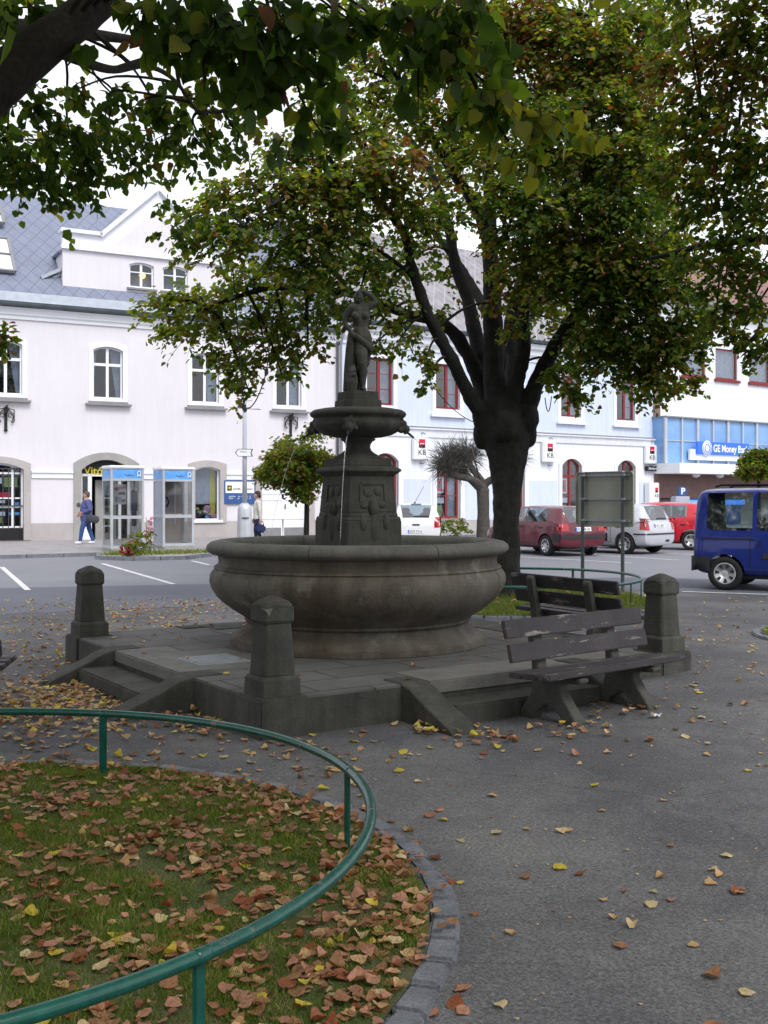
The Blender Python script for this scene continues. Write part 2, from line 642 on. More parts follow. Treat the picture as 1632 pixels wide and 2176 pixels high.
M['curtain'] = mat('net curtain', (0.42, 0.44, 0.50), 0.9, 0.3, 6.0)
M['slate'] = slatemat('slate roof', (0.205, 0.23, 0.31), (0.125, 0.138, 0.185), 1.9, lw=0.075)
M['oldslate'] = slatemat('mossy slate roof', (0.30, 0.285, 0.31), (0.40, 0.38, 0.40), 1.6, lw=0.06, var=0.4)
M['tile'] = mat('red tile roof', (0.27, 0.155, 0.14), 0.85, 0.3, 4.0, fine=0.15, fscale=30)
M['tin'] = mat('zinc', (0.42, 0.46, 0.52), 0.45, 0.2, 3.0, metal=0.3)
M['tindark'] = mat('dark gutter', (0.10, 0.125, 0.14), 0.5, 0.3, 3.0)
M['brown'] = mat('brown cladding', (0.23, 0.14, 0.125), 0.7, 0.15, 3.0)
M['bandblue'] = mat('blue glazed panel', (0.13, 0.30, 0.60), 0.12, 0.35, 0.8, col2=(0.22, 0.40, 0.66), spec=0.6)
M['signblue'] = mat('blue sign', (0.03, 0.12, 0.62), 0.4, 0.05, 3.0, emit=(0.03, 0.12, 0.62), emits=0.25)
M['signwhite'] = mat('sign white', (0.82, 0.83, 0.85), 0.5, 0.03, 3.0)
M['signred'] = mat('sign red', (0.62, 0.02, 0.05), 0.5, 0.05, 3.0)
M['black'] = mat('black paint', (0.015, 0.015, 0.017), 0.5, 0.2, 8.0)
M['inkgrey'] = mat('grey ink', (0.07, 0.075, 0.085), 0.6, 0.1, 8.0)
M['navy'] = mat('navy board', (0.035, 0.10, 0.28), 0.5, 0.1, 3.0)
M['yellow'] = mat('yellow print', (0.60, 0.50, 0.04), 0.5, 0.1, 8.0)
M['alu'] = mat('aluminium', (0.55, 0.58, 0.62), 0.4, 0.12, 4.0, metal=0.35)
M['lamp'] = mat('grey lamp post paint', (0.50, 0.52, 0.58), 0.5, 0.12, 3.0)
M['galv'] = mat('galvanised steel', (0.30, 0.33, 0.36), 0.5, 0.25, 9.0, metal=0.15)
M['signback'] = mat('back of sign', (0.34, 0.345, 0.30), 0.6, 0.12, 2.5)
M['boothblue'] = mat('blue booth band', (0.06, 0.26, 0.72), 0.35, 0.45, 2.5, col2=(0.20, 0.48, 0.85))
M['boothside'] = mat('frosted booth panel', (0.42, 0.45, 0.53), 0.4, 0.1, 3.0)
M['boothbrown'] = mat('booth back panel', (0.42, 0.37, 0.34), 0.6, 0.08, 2.0)
M['rubber'] = mat('tyre rubber', (0.018, 0.018, 0.02), 0.8, 0.3, 9.0)
M['plastic'] = mat('black plastic', (0.03, 0.032, 0.036), 0.6, 0.2, 9.0)
M['hub'] = mat('silver hubcap', (0.55, 0.56, 0.58), 0.35, 0.1, 6.0, metal=0.4)
M['glass'] = glassmat('window glass', (0.80, 0.84, 0.88), 0.045)
M['carglass'] = glassmat('car glass', (0.62, 0.72, 0.74), 0.16)
M['boothglass'] = glassmat('booth glass', (0.86, 0.87, 0.87), 0.04)
M['maroon'] = mat('maroon car paint', (0.115, 0.008, 0.020), 0.28, 0.12, 3.0, coat=0.8)
M['silver'] = mat('silver car paint', (0.56, 0.58, 0.62), 0.3, 0.06, 3.0, metal=0.25, coat=0.6)
M['red'] = mat('red car paint', (0.55, 0.016, 0.03), 0.28, 0.08, 3.0, coat=0.8)
M['vanblue'] = mat('blue van paint', (0.008, 0.022, 0.20), 0.3, 0.2, 3.0, coat=0.6)
M['carwhite'] = mat('white car paint', (0.78, 0.79, 0.81), 0.3, 0.03, 3.0, coat=0.6)
M['taillight'] = mat('red tail light', (0.45, 0.012, 0.02), 0.15, 0.3, 14.0, coat=0.8)
M['seat'] = mat('car seat cloth', (0.07, 0.075, 0.085), 0.9, 0.2, 8.0)
M['skin'] = mat('skin', (0.46, 0.26, 0.19), 0.6, 0.1, 9.0)
M['hair'] = mat('dark hair', (0.035, 0.022, 0.018), 0.6, 0.3, 20.0)
M['hairg'] = mat('greying brown hair', (0.10, 0.075, 0.062), 0.6, 0.3, 20.0)
M['jacketb'] = mat('blue anorak', (0.085, 0.10, 0.25), 0.8, 0.25, 9.0, bump=0.5, bscale=14)
M['jeans'] = mat('jeans', (0.045, 0.10, 0.26), 0.9, 0.3, 9.0, bump=0.3, bscale=20)
M['shoe'] = mat('white trainers', (0.75, 0.76, 0.78), 0.6, 0.1, 9.0)
M['cream'] = mat('cream jacket', (0.62, 0.60, 0.56), 0.85, 0.15, 9.0, bump=0.5, bscale=14)
M['navyc'] = mat('navy cloth', (0.02, 0.03, 0.075), 0.9, 0.3, 9.0)
M['bagc'] = mat('grey bag', (0.055, 0.06, 0.075), 0.7, 0.3, 9.0)
M['bagb'] = mat('blue bag', (0.02, 0.032, 0.11), 0.7, 0.3, 9.0)
M['paper'] = mat('white paper', (0.80, 0.81, 0.82), 0.8, 0.08, 20.0)
M['flower'] = mat('red petals', (0.30, 0.025, 0.02), 0.7, 0.4, 20.0)
M['flowerp'] = mat('pink petals', (0.62, 0.28, 0.34), 0.7, 0.3, 20.0)
M['lime'] = mat('lime poster', (0.38, 0.44, 0.12), 0.7, 0.3, 8.0)
LEAFM = [leafmat('leaf dark green', (0.036, 0.074, 0.016), 0.46, (0.11, 0.21, 0.015)),
         leafmat('leaf green', (0.068, 0.122, 0.017), 0.52, (0.23, 0.36, 0.02)),
         leafmat('leaf olive', (0.130, 0.145, 0.021), 0.52, (0.42, 0.42, 0.025)),
         leafmat('leaf brown olive', (0.125, 0.092, 0.026), 0.45, (0.32, 0.19, 0.03)),
         leafmat('leaf rust', (0.16, 0.060, 0.020), 0.42, (0.36, 0.11, 0.02)),
         leafmat('linden bract', (0.30, 0.22, 0.13), 0.3, (0.4, 0.28, 0.12))]
FALLM = [leafmat('fallen leaf brown', (0.30, 0.15, 0.085), 0.12), leafmat('fallen leaf tan', (0.50, 0.32, 0.17), 0.12),
         leafmat('fallen leaf yellow', (0.56, 0.45, 0.07), 0.15), leafmat('fallen leaf pinkish', (0.42, 0.21, 0.145), 0.12),
         leafmat('fallen leaf pale', (0.54, 0.43, 0.26), 0.12), leafmat('fallen leaf rust', (0.26, 0.085, 0.04), 0.12)]
GRASSM = [leafmat('grass green', (0.135, 0.20, 0.026), 0.35), leafmat('grass dry', (0.30, 0.265, 0.12), 0.25), leafmat('grass dark', (0.085, 0.15, 0.02), 0.35)]


# ================================================================== GROUND
xs = [-300, -120, -50, -24, -16] + [x * 0.5 for x in range(-24, 25)] + [16, 24, 50, 120, 300]
ys = [-150, -50, -20, -10] + [y * 0.5 for y in range(-12, 50)] + [30, 45, 70, 120, 250, 500]
gv = [(x, y, gz(x, y)) for y in ys for x in xs]
nx = len(xs)
gf = [(j * nx + i, j * nx + i + 1, (j + 1) * nx + i + 1, (j + 1) * nx + i) for j in range(len(ys) - 1) for i in range(nx - 1)]
kind(MB().add(gv, gf, 0, True).build('ground', M['asphalt']), 'structure')


def sheet(name, pts, z, m, k='structure'):
    return kind(MB().add([(x, y, z) for x, y in pts], [list(range(len(pts)))]).build(name, m), k)


sheet('lane', [(-60, 8), (-16, 13.3), (-5.3, 15.1), (-2.9, 16.2), (-1.6, 18.4), (0.6, 19.6), (3.4, 19.4), (5.1, 18.75), (6.4, 17.7), (9, 16.4), (60, 8), (60, 19), (10, 20.6), (5, 22), (0, 21.2), (-8, 19.2), (-60, 14)], 0.004, M['lane'])
sheet('road', [(-60, 14), (-8, 19.2), (0, 21.2), (5, 22), (10, 20.6), (60, 19), (90, 90), (-60, 90)], 0.004, M['road'])


def paintline(a, b, wd=0.11):
    a, b = Vector((*a, 0)), Vector((*b, 0))
    n = (b - a).normalized().orthogonal()
    n = Vector((-(b - a).normalized().y, (b - a).normalized().x, 0)) * wd / 2
    return [a + n, a - n, b - n, b + n]


mk = MB()
for a, b in [((-8.9, 25.2), (-6.25, 19.0)), ((-6.9, 26.5), (-3.95, 20.3)), ((-4.9, 27.6), (-4.2, 26.0)), ((5.15, 18.7), (9.5, 16.9)),
             ((3.6, 29.6), (6.1, 26.7)), ((5.9, 30.4), (7.6, 28.0)), ((7.6, 31.8), (9.6, 29.6)), ((1.2, 29.6), (3.4, 27.2))]:
    mk.add([(p.x, p.y, 0.009 if not (a == (5.15, 18.7)) else 0.009) for p in paintline(a, b)], [(0, 1, 2, 3)])
kind(mk.build('road_marking', M['paint']), 'structure')
pv = [(-40, 10.4), (-7.9, 30), (-7.45, 28.3), (-6.4, 27.7), (-5.2, 28.3), (-4.5, 30.6), (-3.4, 35.2), (0.2, 41.3), (15.7, 53.0), (45, 75), (40, 90), (-60, 60)]
kind(MB().prism([(x, y) for x, y in pv], -0.1, 0.09, 0, lambda a, y, b: (a, b, y)).build('pavement', M['paving']), 'structure')
kb = MB()
kp = pv[:9]
for i in range(len(kp) - 1):
    a, b = Vector((*kp[i], 0)), Vector((*kp[i + 1], 0))
    t = (b - a).normalized()
    n = int((b - a).length / 1.0) + 1
    for k in range(n):
        p, q = a.lerp(b, k / n) + t * 0.01, a.lerp(b, (k + 1) / n) - t * 0.01
        c = (p + q) / 2
        kb.box((c.x, c.y, 0.045), ((q - p).length, 0.16, 0.11), (0, 0, math.atan2(t.y, t.x)), 0, 0.01)
kind(kb.build('pavement_kerb', M['kerb']), 'structure')

BEDS = [(-2.12, 4.25), (1.9, 16.9), (6.64, 12.05)]
RB, RK = 2.30, 2.41


def bedz(cx, cy, x, y):
    r = math.hypot(x - cx, y - cy)
    return gz(x, y) + 0.03 + 0.07 * (1 - min(1, r / RB) ** 2)


for cx, cy in BEDS:
    vs, fs = [(cx, cy, bedz(cx, cy, cx, cy))], []
    n, rr = 64, 14
    for i in range(1, rr + 1):
        for k in range(n):
            a = 2 * math.pi * k / n
            r = RB * i / rr
            x, y = cx + r * math.cos(a), cy + r * math.sin(a)
            vs.append((x, y, bedz(cx, cy, x, y)))
    for k in range(n):
        fs.append((0, 1 + k, 1 + (k + 1) % n))
    for i in range(rr - 1):
        for k in range(n):
            fs.append((1 + i * n + k, 1 + (i + 1) * n + k, 1 + (i + 1) * n + (k + 1) % n, 1 + i * n + (k + 1) % n))
    kind(MB().add(vs, fs, 0, True).build('lawn', M['soil']), 'structure')
    ks = MB()
    n = 78
    for k in range(n):
        a = 2 * math.pi * (k + random.uniform(-0.12, 0.12)) / n
        r = (RB + RK) / 2 + random.uniform(-0.012, 0.012)
        x, y = cx + r * math.cos(a), cy + r * math.sin(a)
        ks.box((x, y, gz(x, y) - 0.012), (random.uniform(0.095, 0.118), 2 * math.pi * r / n - random.uniform(0.008, 0.02), 0.09 + random.uniform(-0.006, 0.008)),
               (random.uniform(-0.03, 0.03), random.uniform(-0.03, 0.03), a + random.uniform(-0.04, 0.04)), 0, 0.012)
    kind(ks.build('kerb', M['kerb']), 'structure')

# ================================================================== PLATFORM
TH = R(33.5)
PC = Vector((-0.227, 10.27, 0))
ZP = 0.265
HB = 1.96
E1 = Vector((math.cos(TH), math.sin(TH), 0))
E2 = Vector((-math.sin(TH), math.cos(TH), 0))


def PL(a, b, z=0.0):
    return PC + E1 * a + E2 * b + Vector((0, 0, z))


plat = thing('fountain_platform', 'low square stone platform with steps under the fountain', 'platform', PC, TH)
W2 = HB + 0.17
MB().box2((-W2, -W2, -0.25), (W2, W2, ZP - 0.004), 0, 0.012).build('plinth_wall', M['stone'], plat)
MB().box2((-W2 + 0.01, -W2 + 0.01, ZP - 0.02), (W2 - 0.01, W2 - 0.01, ZP), 0, 0.0).build('slab', M['slab'], plat)
for k in range(4):
    rot = Matrix.Rotation(k * math.pi / 2, 3, 'Z')

    def tr(mb):
        mb.v = [tuple(rot @ Vector(v)) for v in mb.v]
        return mb
    st = MB().box2((-0.74, -W2 - 0.34, -0.25), (0.74, -W2 - 0.002, ZP * 0.52), 0, 0.015)
    tr(st).build('step', M['stone'], plat)
    tp = MB().box2((-0.74, -W2 - 0.012, ZP - 0.1), (0.74, -W2 + 0.5, ZP + 0.006), 0, 0.012)
    tr(tp).build('top_step', M['worn'] if k in (0, 3) else M['stone'], plat)
    for s in (-1, 1):
        prof = [(0.25, -0.25), (0.25, ZP + 0.012), (0.02, ZP + 0.012), (-0.10, ZP - 0.015), (-0.2, ZP - 0.07), (-0.56, 0.05), (-0.64, 0.0), (-0.66, -0.25)]
        x0, x1 = (s * 0.745, s * 0.985)
        mb = MB()
        n = len(prof)
        vs = [(x0, -W2 + a, z) for a, z in prof] + [(x1, -W2 + a, z) for a, z in prof]
        fs = [list(range(n)), [n + i for i in range(n)][::-1]] + [(i, n + i, n + (i + 1) % n, (i + 1) % n) for i in range(n)]
        mb.add(vs, fs)
        ob = tr(mb).build('cheek_wall', M['stone'], plat)
        bv = ob.modifiers.new('b', 'BEVEL')
        bv.width = 0.012
        bv.segments = 2
    cx, cy = HB * (1 if k in (1, 2) else -1), HB * (1 if k in (2, 3) else -1)
    MB().box2((cx - 0.19, cy - 0.19, -0.25), (cx + 0.19, cy + 0.19, ZP + 0.008), 0, 0.015).build('corner_block', M['stone'], plat)
gr = MB()
for i in range(9):
    gr.box((-1.62, -0.45 + i * 0.05, ZP + 0.008), (0.42, 0.026, 0.012))
gr.box((-1.62, -0.25, ZP + 0.003), (0.46, 0.50, 0.008))
gr.build('drain_grate', M['galv'], plat)


def bollard(a, b, label):
    t = thing('stone_bollard', label, 'bollard', PL(a, b, ZP + 0.008), TH, 'stone bollards on the corners of the fountain platform')

    def frus(h0, a0, h1, a1, ch):
        def ringp(h, q):
            c = q * ch
            return [(-q + c, -q, h), (q - c, -q, h), (q, -q + c, h), (q, q - c, h), (q - c, q, h), (-q + c, q, h), (-q, q - c, h), (-q, -q + c, h)]
        vs = ringp(h0, a0) + ringp(h1, a1)
        return vs, [list(range(8))[::-1], list(range(8, 16))] + [(i, (i + 1) % 8, 8 + (i + 1) % 8, 8 + i) for i in range(8)]
    mb = MB()
    mb.add(*frus(0, 0.148, 0.115, 0.145, 0.03))
    mb.add(*frus(0.115, 0.145, 0.14, 0.125, 0.05))
    ob = mb.build('plinth', M['stone'], t)
    mb = MB()
    mb.add(*frus(0.14, 0.124, 0.50, 0.103, 0.16))
    ob = mb.build('shaft', M['stone'], t)
    mb = MB()
    mb.add(*frus(0.50, 0.108, 0.515, 0.117, 0.10))
    mb.add(*frus(0.515, 0.117, 0.61, 0.115, 0.10))
    mb.add(*frus(0.61, 0.115, 0.645, 0.095, 0.16))
    mb.add(*frus(0.645, 0.095, 0.685, 0.02, 0.2))
    for k in range(4):                                    # the low arch on each side of the cap
        pts = [(0.085 * math.cos(math.pi * i / 8), 0.605 + 0.032 * math.sin(math.pi * i / 8)) for i in range(9)]
        m2 = MB().prism(pts, -0.1165, -0.06)
        r2 = Matrix.Rotation(k * math.pi / 2, 3, 'Z')
        mb.add([r2 @ Vector(v) for v in m2.v], m2.f)
    mb.build('cap', M['stone'], t)
    for c in t.children:
        bv = c.modifiers.new('b', 'BEVEL')
        bv.width = 0.007
        bv.segments = 2
        bv.limit_method = 'ANGLE'
    return t


bl = bollard(-HB, -HB, 'nearest stone bollard, with a chipped cap, in front of the fountain basin')
chip = MB().add([(-0.119, -0.119, 0.60), (-0.06, -0.1195, 0.61), (-0.119, -0.05, 0.615), (-0.085, -0.122, 0.555)], [(0, 3, 1), (0, 1, 2), (0, 2, 3), (1, 3, 2)])
chip.build('chipped_patch', M['worn'], bl)
bollard(HB, -HB, 'stone bollard to the right of the front bench, by the asphalt path')
bollard(-HB, HB, 'stone bollard at the left corner of the platform, against the road')

# ================================================================== FOUNTAIN
FC = Vector((-0.25, 10.42, 0))
KF = 10.42 / FP


def Z(py):
    return EYE - (py - HY) * KF


fo = thing('stone_fountain', 'old dark stone fountain with round basin and pedestal bowl', 'fountain', (FC.x, FC.y, ZP), 0)
zb = -ZP


def lath(name, prof, m, seg=96, parent=fo):
    return MB().lathe([(r, z + zb) for r, z in prof], seg).build(name, m, parent)


rim = [(1.22, 1.10), (1.35, 1.105), (1.40, 1.115), (1.435, 1.14), (1.445, 1.165), (1.435, 1.195), (1.40, 1.222), (1.34, 1.235), (1.27, 1.235), (1.225, 1.215), (1.21, 1.18), (1.21, 1.10)]
rm = MB()
for k in range(8):                                        # eight rim stones with thin joints between
    a0, a1 = 2 * math.pi * k / 8 + 0.52, 2 * math.pi * (k + 1) / 8 + 0.515
    n = 14
    vs, fs = [], []
    for i in range(n + 1):
        a = a0 + (a1 - a0) * i / n
        for r, z in rim:
            vs.append((r * math.cos(a), r * math.sin(a), z + zb))
    q = len(rim)
    for i in range(n):
        for j in range(q):
            fs.append((i * q + j, (i + 1) * q + j, (i + 1) * q + (j + 1) % q, i * q + (j + 1) % q))
    fs.append(list(range(q)))
    fs.append([n * q + j for j in range(q)][::-1])
    rm.add(vs, fs, 0, True)
ro = rm.build('basin_rim', M['rimstone'], fo)
ro.modifiers.new('e', 'EDGE_SPLIT').split_angle = R(50)
bas = [(1.10, ZP), (1.225, ZP + 0.005), (1.225, ZP + 0.045), (1.195, ZP + 0.055), (1.185, ZP + 0.085), (1.12, ZP + 0.125), (1.065, ZP + 0.17), (1.045, ZP + 0.205), (1.075, ZP + 0.21), (1.085, ZP + 0.225),
       (1.07, ZP + 0.24), (1.13, 0.55), (1.21, 0.60), (1.29, 0.66), (1.35, 0.72), (1.395, 0.79), (1.415, 0.855), (1.41, 0.915), (1.385, 0.955), (1.365, 0.97), (1.375, 0.985), (1.36, 1.0), (1.335, 1.01), (1.33, 1.05), (1.335, 1.085), (1.345, 1.104),
       (1.23, 1.104), (1.20, 0.9), (1.1, 0.75), (0.6, 0.7)]
bm_ = MB()
for k in range(8):                                        # eight basin stones with thin joints
    a0, a1 = 2 * math.pi * k / 8 + 0.30, 2 * math.pi * (k + 1) / 8 + 0.2988
    n = 14
    vs, fs = [], []
    for i in range(n + 1):
        a = a0 + (a1 - a0) * i / n
        for r, z in bas:
            vs.append((r * math.cos(a), r * math.sin(a), z + zb))
    q = len(bas)
    for i in range(n):
        for j in range(q - 1):
            fs.append((i * q + j, (i + 1) * q + j, (i + 1) * q + j + 1, i * q + j + 1))
    fs.append(list(range(q)))
    fs.append([n * q + j for j in range(q)][::-1])
    bm_.add(vs, fs, 0, True)
bo2 = bm_.build('basin', M['basin'], fo)
bo2.modifiers.new('e', 'EDGE_SPLIT').split_angle = R(50)
wt = lath('water', [(1.205, 1.06), (0.001, 1.061)], M['water'], 64)
pd = thing('pedestal', None, None) if False else None
q2 = Matrix.Rotation(TH, 3, 'Z')


def sq(mb, h0, a0, h1, a1):
    def rg(h, q):
        return [q2 @ Vector(v) for v in [(-q, -q, h + zb), (q, -q, h + zb), (q, q, h + zb), (-q, q, h + zb)]]
    return mb.add(rg(h0, a0) + rg(h1, a1), [(3, 2, 1, 0), (4, 5, 6, 7)] + [(i, (i + 1) % 4, 4 + (i + 1) % 4, 4 + i) for i in range(4)])


def bev(ob, wd=0.008, seg=2):
    b = ob.modifiers.new('b', 'BEVEL')
    b.width = wd
    b.segments = seg
    b.limit_method = 'ANGLE'
    return ob


mb = MB()
sq(mb, 0.8, 0.305, Z(1105), 0.302)
sq(mb, Z(1105), 0.302, Z(1097), 0.290)
sq(mb, Z(1097), 0.280, Z(1088), 0.272)
bev(mb.build('pedestal_base', M['stone'], fo))
mb = MB()
sq(mb, Z(1088), 0.272, Z(1012), 0.247)
die = bev(mb.build('pedestal_die', M['stone'], fo))
mb = MB()
sq(mb, Z(1012), 0.252, Z(1008), 0.27)
sq(mb, Z(1008), 0.27, Z(1003), 0.296)
sq(mb, Z(1003), 0.302, Z(997), 0.302)
sq(mb, Z(997), 0.300, Z(991), 0.25)
sq(mb, Z(991), 0.238, Z(974), 0.233)
bev(mb.build('pedestal_cornice', M['stone'], fo))
# coat of arms: raised frame and carved shields on each face
for k in range(4):
    rt = q2 @ Matrix.Rotation(k * math.pi / 2, 3, 'Z')
    mb = MB()

    def fy(z):
        return -(0.247 + (0.272 - 0.247) * (Z(1012) - z) / (Z(1012) - Z(1088)))
    zt, zm = Z(1030), Z(1066)
    for a, b, c, d in ((-0.135, zt, 0.135, zt + 0.018), (-0.15, zm, -0.125, zt), (0.125, zm, 0.15, zt)):
        mb.add([(a, fy(b) - 0.012, b), (c, fy(b) - 0.012, b), (c, fy(d) - 0.012, d), (a, fy(d) - 0.012, d), (a, fy(b) + 0.02, b), (c, fy(b) + 0.02, b), (c, fy(d) + 0.02, d), (a, fy(d) + 0.02, d)],
               [(0, 1, 2, 3), (0, 4, 5, 1), (1, 5, 6, 2), (2, 6, 7, 3), (3, 7, 4, 0)])
    for c, r, s in (((-0.058, fy(Z(1046)) + 0.006, Z(1046)), 0.05, (1, 0.5, 1.15)), ((0.058, fy(Z(1044)) + 0.006, Z(1044)), 0.05, (1, 0.5, 1.05)),
                    ((0.0, fy(Z(1085)) - 0.004, Z(1080)), 0.062, (0.9, 0.7, 1.3)), ((0.0, -0.285, Z(1120)), 0.062, (0.95, 0.6, 2.4)),
                    ((0.1, fy(Z(1070)) + 0.0, Z(1072)), 0.04, (1.3, 0.5, 0.8)), ((-0.1, fy(Z(1070)) + 0.0, Z(1074)), 0.04, (1.3, 0.5, 0.8)),
                    ((0.13, -0.292, Z(1110)), 0.06, (0.7, 0.5, 1.3)), ((-0.13, -0.292, Z(1110)), 0.06, (0.7, 0.5, 1.3))):
        mb.sphere(c, r, 14, 10, 0, s)
    mb.v = [tuple(rt @ Vector(v) + Vector((0, 0, zb))) for v in mb.v]
    mb.build('coat_of_arms', M['stone'], fo)
u = KF
stem = [(0.235, Z(974)), (0.225, Z(971)), (0.20, Z(968)), (0.16, Z(963)), (0.128, Z(957)), (0.118, Z(951)), (0.122, Z(944)), (0.142, Z(938)), (0.165, Z(936)), (0.170, Z(934)), (0.160, Z(931)), (0.16, Z(929))]
lath('stem', stem, M['stone'], 48)
bowl = [(0.15, Z(931)), (0.24, Z(929)), (0.33, Z(924)), (0.395, Z(916)), (0.425, Z(907)), (0.43, Z(899)), (0.415, Z(893)), (0.415, Z(890)), (0.44, Z(888)), (0.458, Z(885)), (0.466, Z(881)), (0.458, Z(877)), (0.43, Z(873)), (0.36, Z(870)), (0.2, Z(869.5)), (0.001, Z(869.5))]
lath('upper_bowl', bowl, M['stone'], 80)
mb = MB()
sq(mb, Z(871), 0.166, Z(851), 0.164)
sq(mb, Z(851), 0.146, Z(833), 0.143)
bev(mb.build('statue_plinth', M['stone'], fo), 0.006)
for k in range(4):                                        # lion masks with spouts and their jets
    a = R(-99 + 90 * k)
    dv = Vector((math.cos(a), math.sin(a), 0))
    sv = Vector((-dv.y, dv.x, 0))
    up = Vector((0, 0, 1))

    def L(o, s, z):
        return dv * (0.415 + o) + sv * s + up * (Z(906) + zb + z)
    bl_ = [([L(0, 0, 0.0)], 0.062, (1, 1, 1)), ([L(0.03, 0, -0.02), L(0.055, 0, -0.035)], [0.045, 0.036]), ([L(0.03, 0.03, 0.025)], 0.028), ([L(0.03, -0.03, 0.025)], 0.028),
           ([L(0.0, 0.062, 0.03)], 0.022), ([L(0.0, -0.062, 0.03)], 0.022), ([L(0.07, 0, -0.02)], 0.018), ([L(0.04, 0.018, -0.07), L(0.05, -0.018, -0.07)], 0.015),
           ([L(0.0, 0.05, -0.04)], 0.03), ([L(0.0, -0.05, -0.04)], 0.03), ([L(0.0, 0, 0.06)], 0.03)]
    mk_ = sculpt('lion_mask', bl_, 0.009, 2, M['stone'], fo)
    tip = L(0.125, 0, -0.115)
    MB().tube([L(0.04, 0, -0.052), L(0.085, 0, -0.08), tip], [0.011, 0.011, 0.010], 8).build('spout', M['plastic'], mk_)
    v0, g = 0.85, 9.81
    pts = []
    for i in range(15):
        tt = i * 0.034
        p = tip + dv * (v0 * tt) - up * (0.55 * tt + 0.5 * g * tt * tt)
        if p.z + ZP < 1.06:
            break
        pts.append(p)
    MB().tube(pts, [0.0042 * (1 - 0.55 * i / len(pts)) for i in range(len(pts))], 6).build('water_jet', M['jet'], mk_)

# ------------------------------------------------------------------ statue
SB = Vector((FC.x, FC.y, Z(833)))
sk = 0.000564


def S(cx, cy, dep):
    return Vector(((cx - 560) * sk, dep, (1940 - cy) * sk))


body = [
    ([S(578, 325, -0.02)], 0.040, (0.88, 1, 1.18)), ([S(560, 385, -0.035)], 0.022), ([S(585, 420, 0), S(588, 480, 0)], [0.026, 0.03]),
    ([S(470, 500, 0.005), S(590, 500, 0.01), S(710, 490, 0.01)], [0.038, 0.045, 0.04]),
    ([S(545, 560, 0.0), S(560, 640, -0.005), S(590, 760, 0), S(605, 830, 0)], [0.07, 0.072, 0.058, 0.055]),
    ([S(650, 560, 0.0), S(650, 640, 0), S(640, 760, 0), S(620, 830, 0)], [0.062, 0.066, 0.056, 0.056]),
    ([S(590, 900, 0), S(600, 1000, 0.005), S(610, 1080, 0.01)], [0.064, 0.076, 0.08]),
    ([S(650, 900, 0), S(670, 1000, 0.005), S(680, 1090, 0.01)], [0.058, 0.072, 0.074]),
    ([S(495, 655, -0.055)], 0.036), ([S(672, 650, -0.052)], 0.036),
    ([S(440, 515, 0), S(350, 660, 0.01), S(330, 770, 0.005)], [0.040, 0.033, 0.027]),            # hanging arm
    ([S(330, 770, 0.005), S(395, 880, -0.04), S(470, 985, -0.07)], [0.027, 0.023, 0.018]),
    ([S(470, 985, -0.07), S(510, 1020, -0.085)], [0.02, 0.016]), ([S(500, 990, -0.085), S(535, 1035, -0.09)], 0.007), ([S(490, 1010, -0.088), S(520, 1050, -0.092)], 0.007), ([S(510, 980, -0.08), S(545, 1015, -0.088)], 0.007),
    ([S(720, 500, 0), S(790, 450, 0.0), S(848, 400, 0.0)], [0.042, 0.040, 0.032]),                # raised arm
    ([S(848, 400, 0.0), S(800, 310, -0.01), S(720, 260, -0.02)], [0.032, 0.027, 0.021]),
    ([S(720, 262, -0.02), S(640, 222, -0.03), S(580, 222, -0.04)], [0.022, 0.019, 0.013]), ([S(600, 235, -0.05), S(545, 240, -0.05)], 0.007), ([S(600, 222, -0.045), S(535, 225, -0.045)], 0.007),
    ([S(612, 1120, -0.005), S(605, 1280, -0.035), S(618, 1450, -0.045)], [0.078, 0.064, 0.05]),    # standing leg
    ([S(618, 1450, -0.045), S(640, 1580, -0.015), S(640, 1720, -0.005), S(640, 1860, 0.0)], [0.05, 0.048, 0.037, 0.028]),
    ([S(640, 1880, 0.0), S(655, 1905, -0.045), S(662, 1925, -0.085)], [0.03, 0.026, 0.018]),
    ([S(700, 1120, 0.03), S(690, 1300, 0.04), S(650, 1480, 0.06)], [0.07, 0.058, 0.045]),
    ([S(650, 1480, 0.06), S(600, 1680, 0.085), S(580, 1860, 0.085)], [0.045, 0.04, 0.03]),
    ([S(580, 1890, 0.08), S(560, 1910, 0.04)], [0.03, 0.022]),
    ([S(520, 330, -0.01), S(515, 420, 0.01)], [0.022, 0.018]), ([S(630, 330, 0.0), S(640, 420, 0.01)], [0.022, 0.018]), ([S(575, 300, 0.015)], 0.045), ([S(555, 345, -0.062)], 0.008), ([S(565, 275, -0.03)], 0.03),
]
st = sculpt('statue', body, 0.0075, 3, M['statue'])
st.location = SB
st.rotation_euler = (0, 0, R(8))
tag(st, 'dark stone statue of a woman with one arm raised over her head, atop the fountain', 'statue')
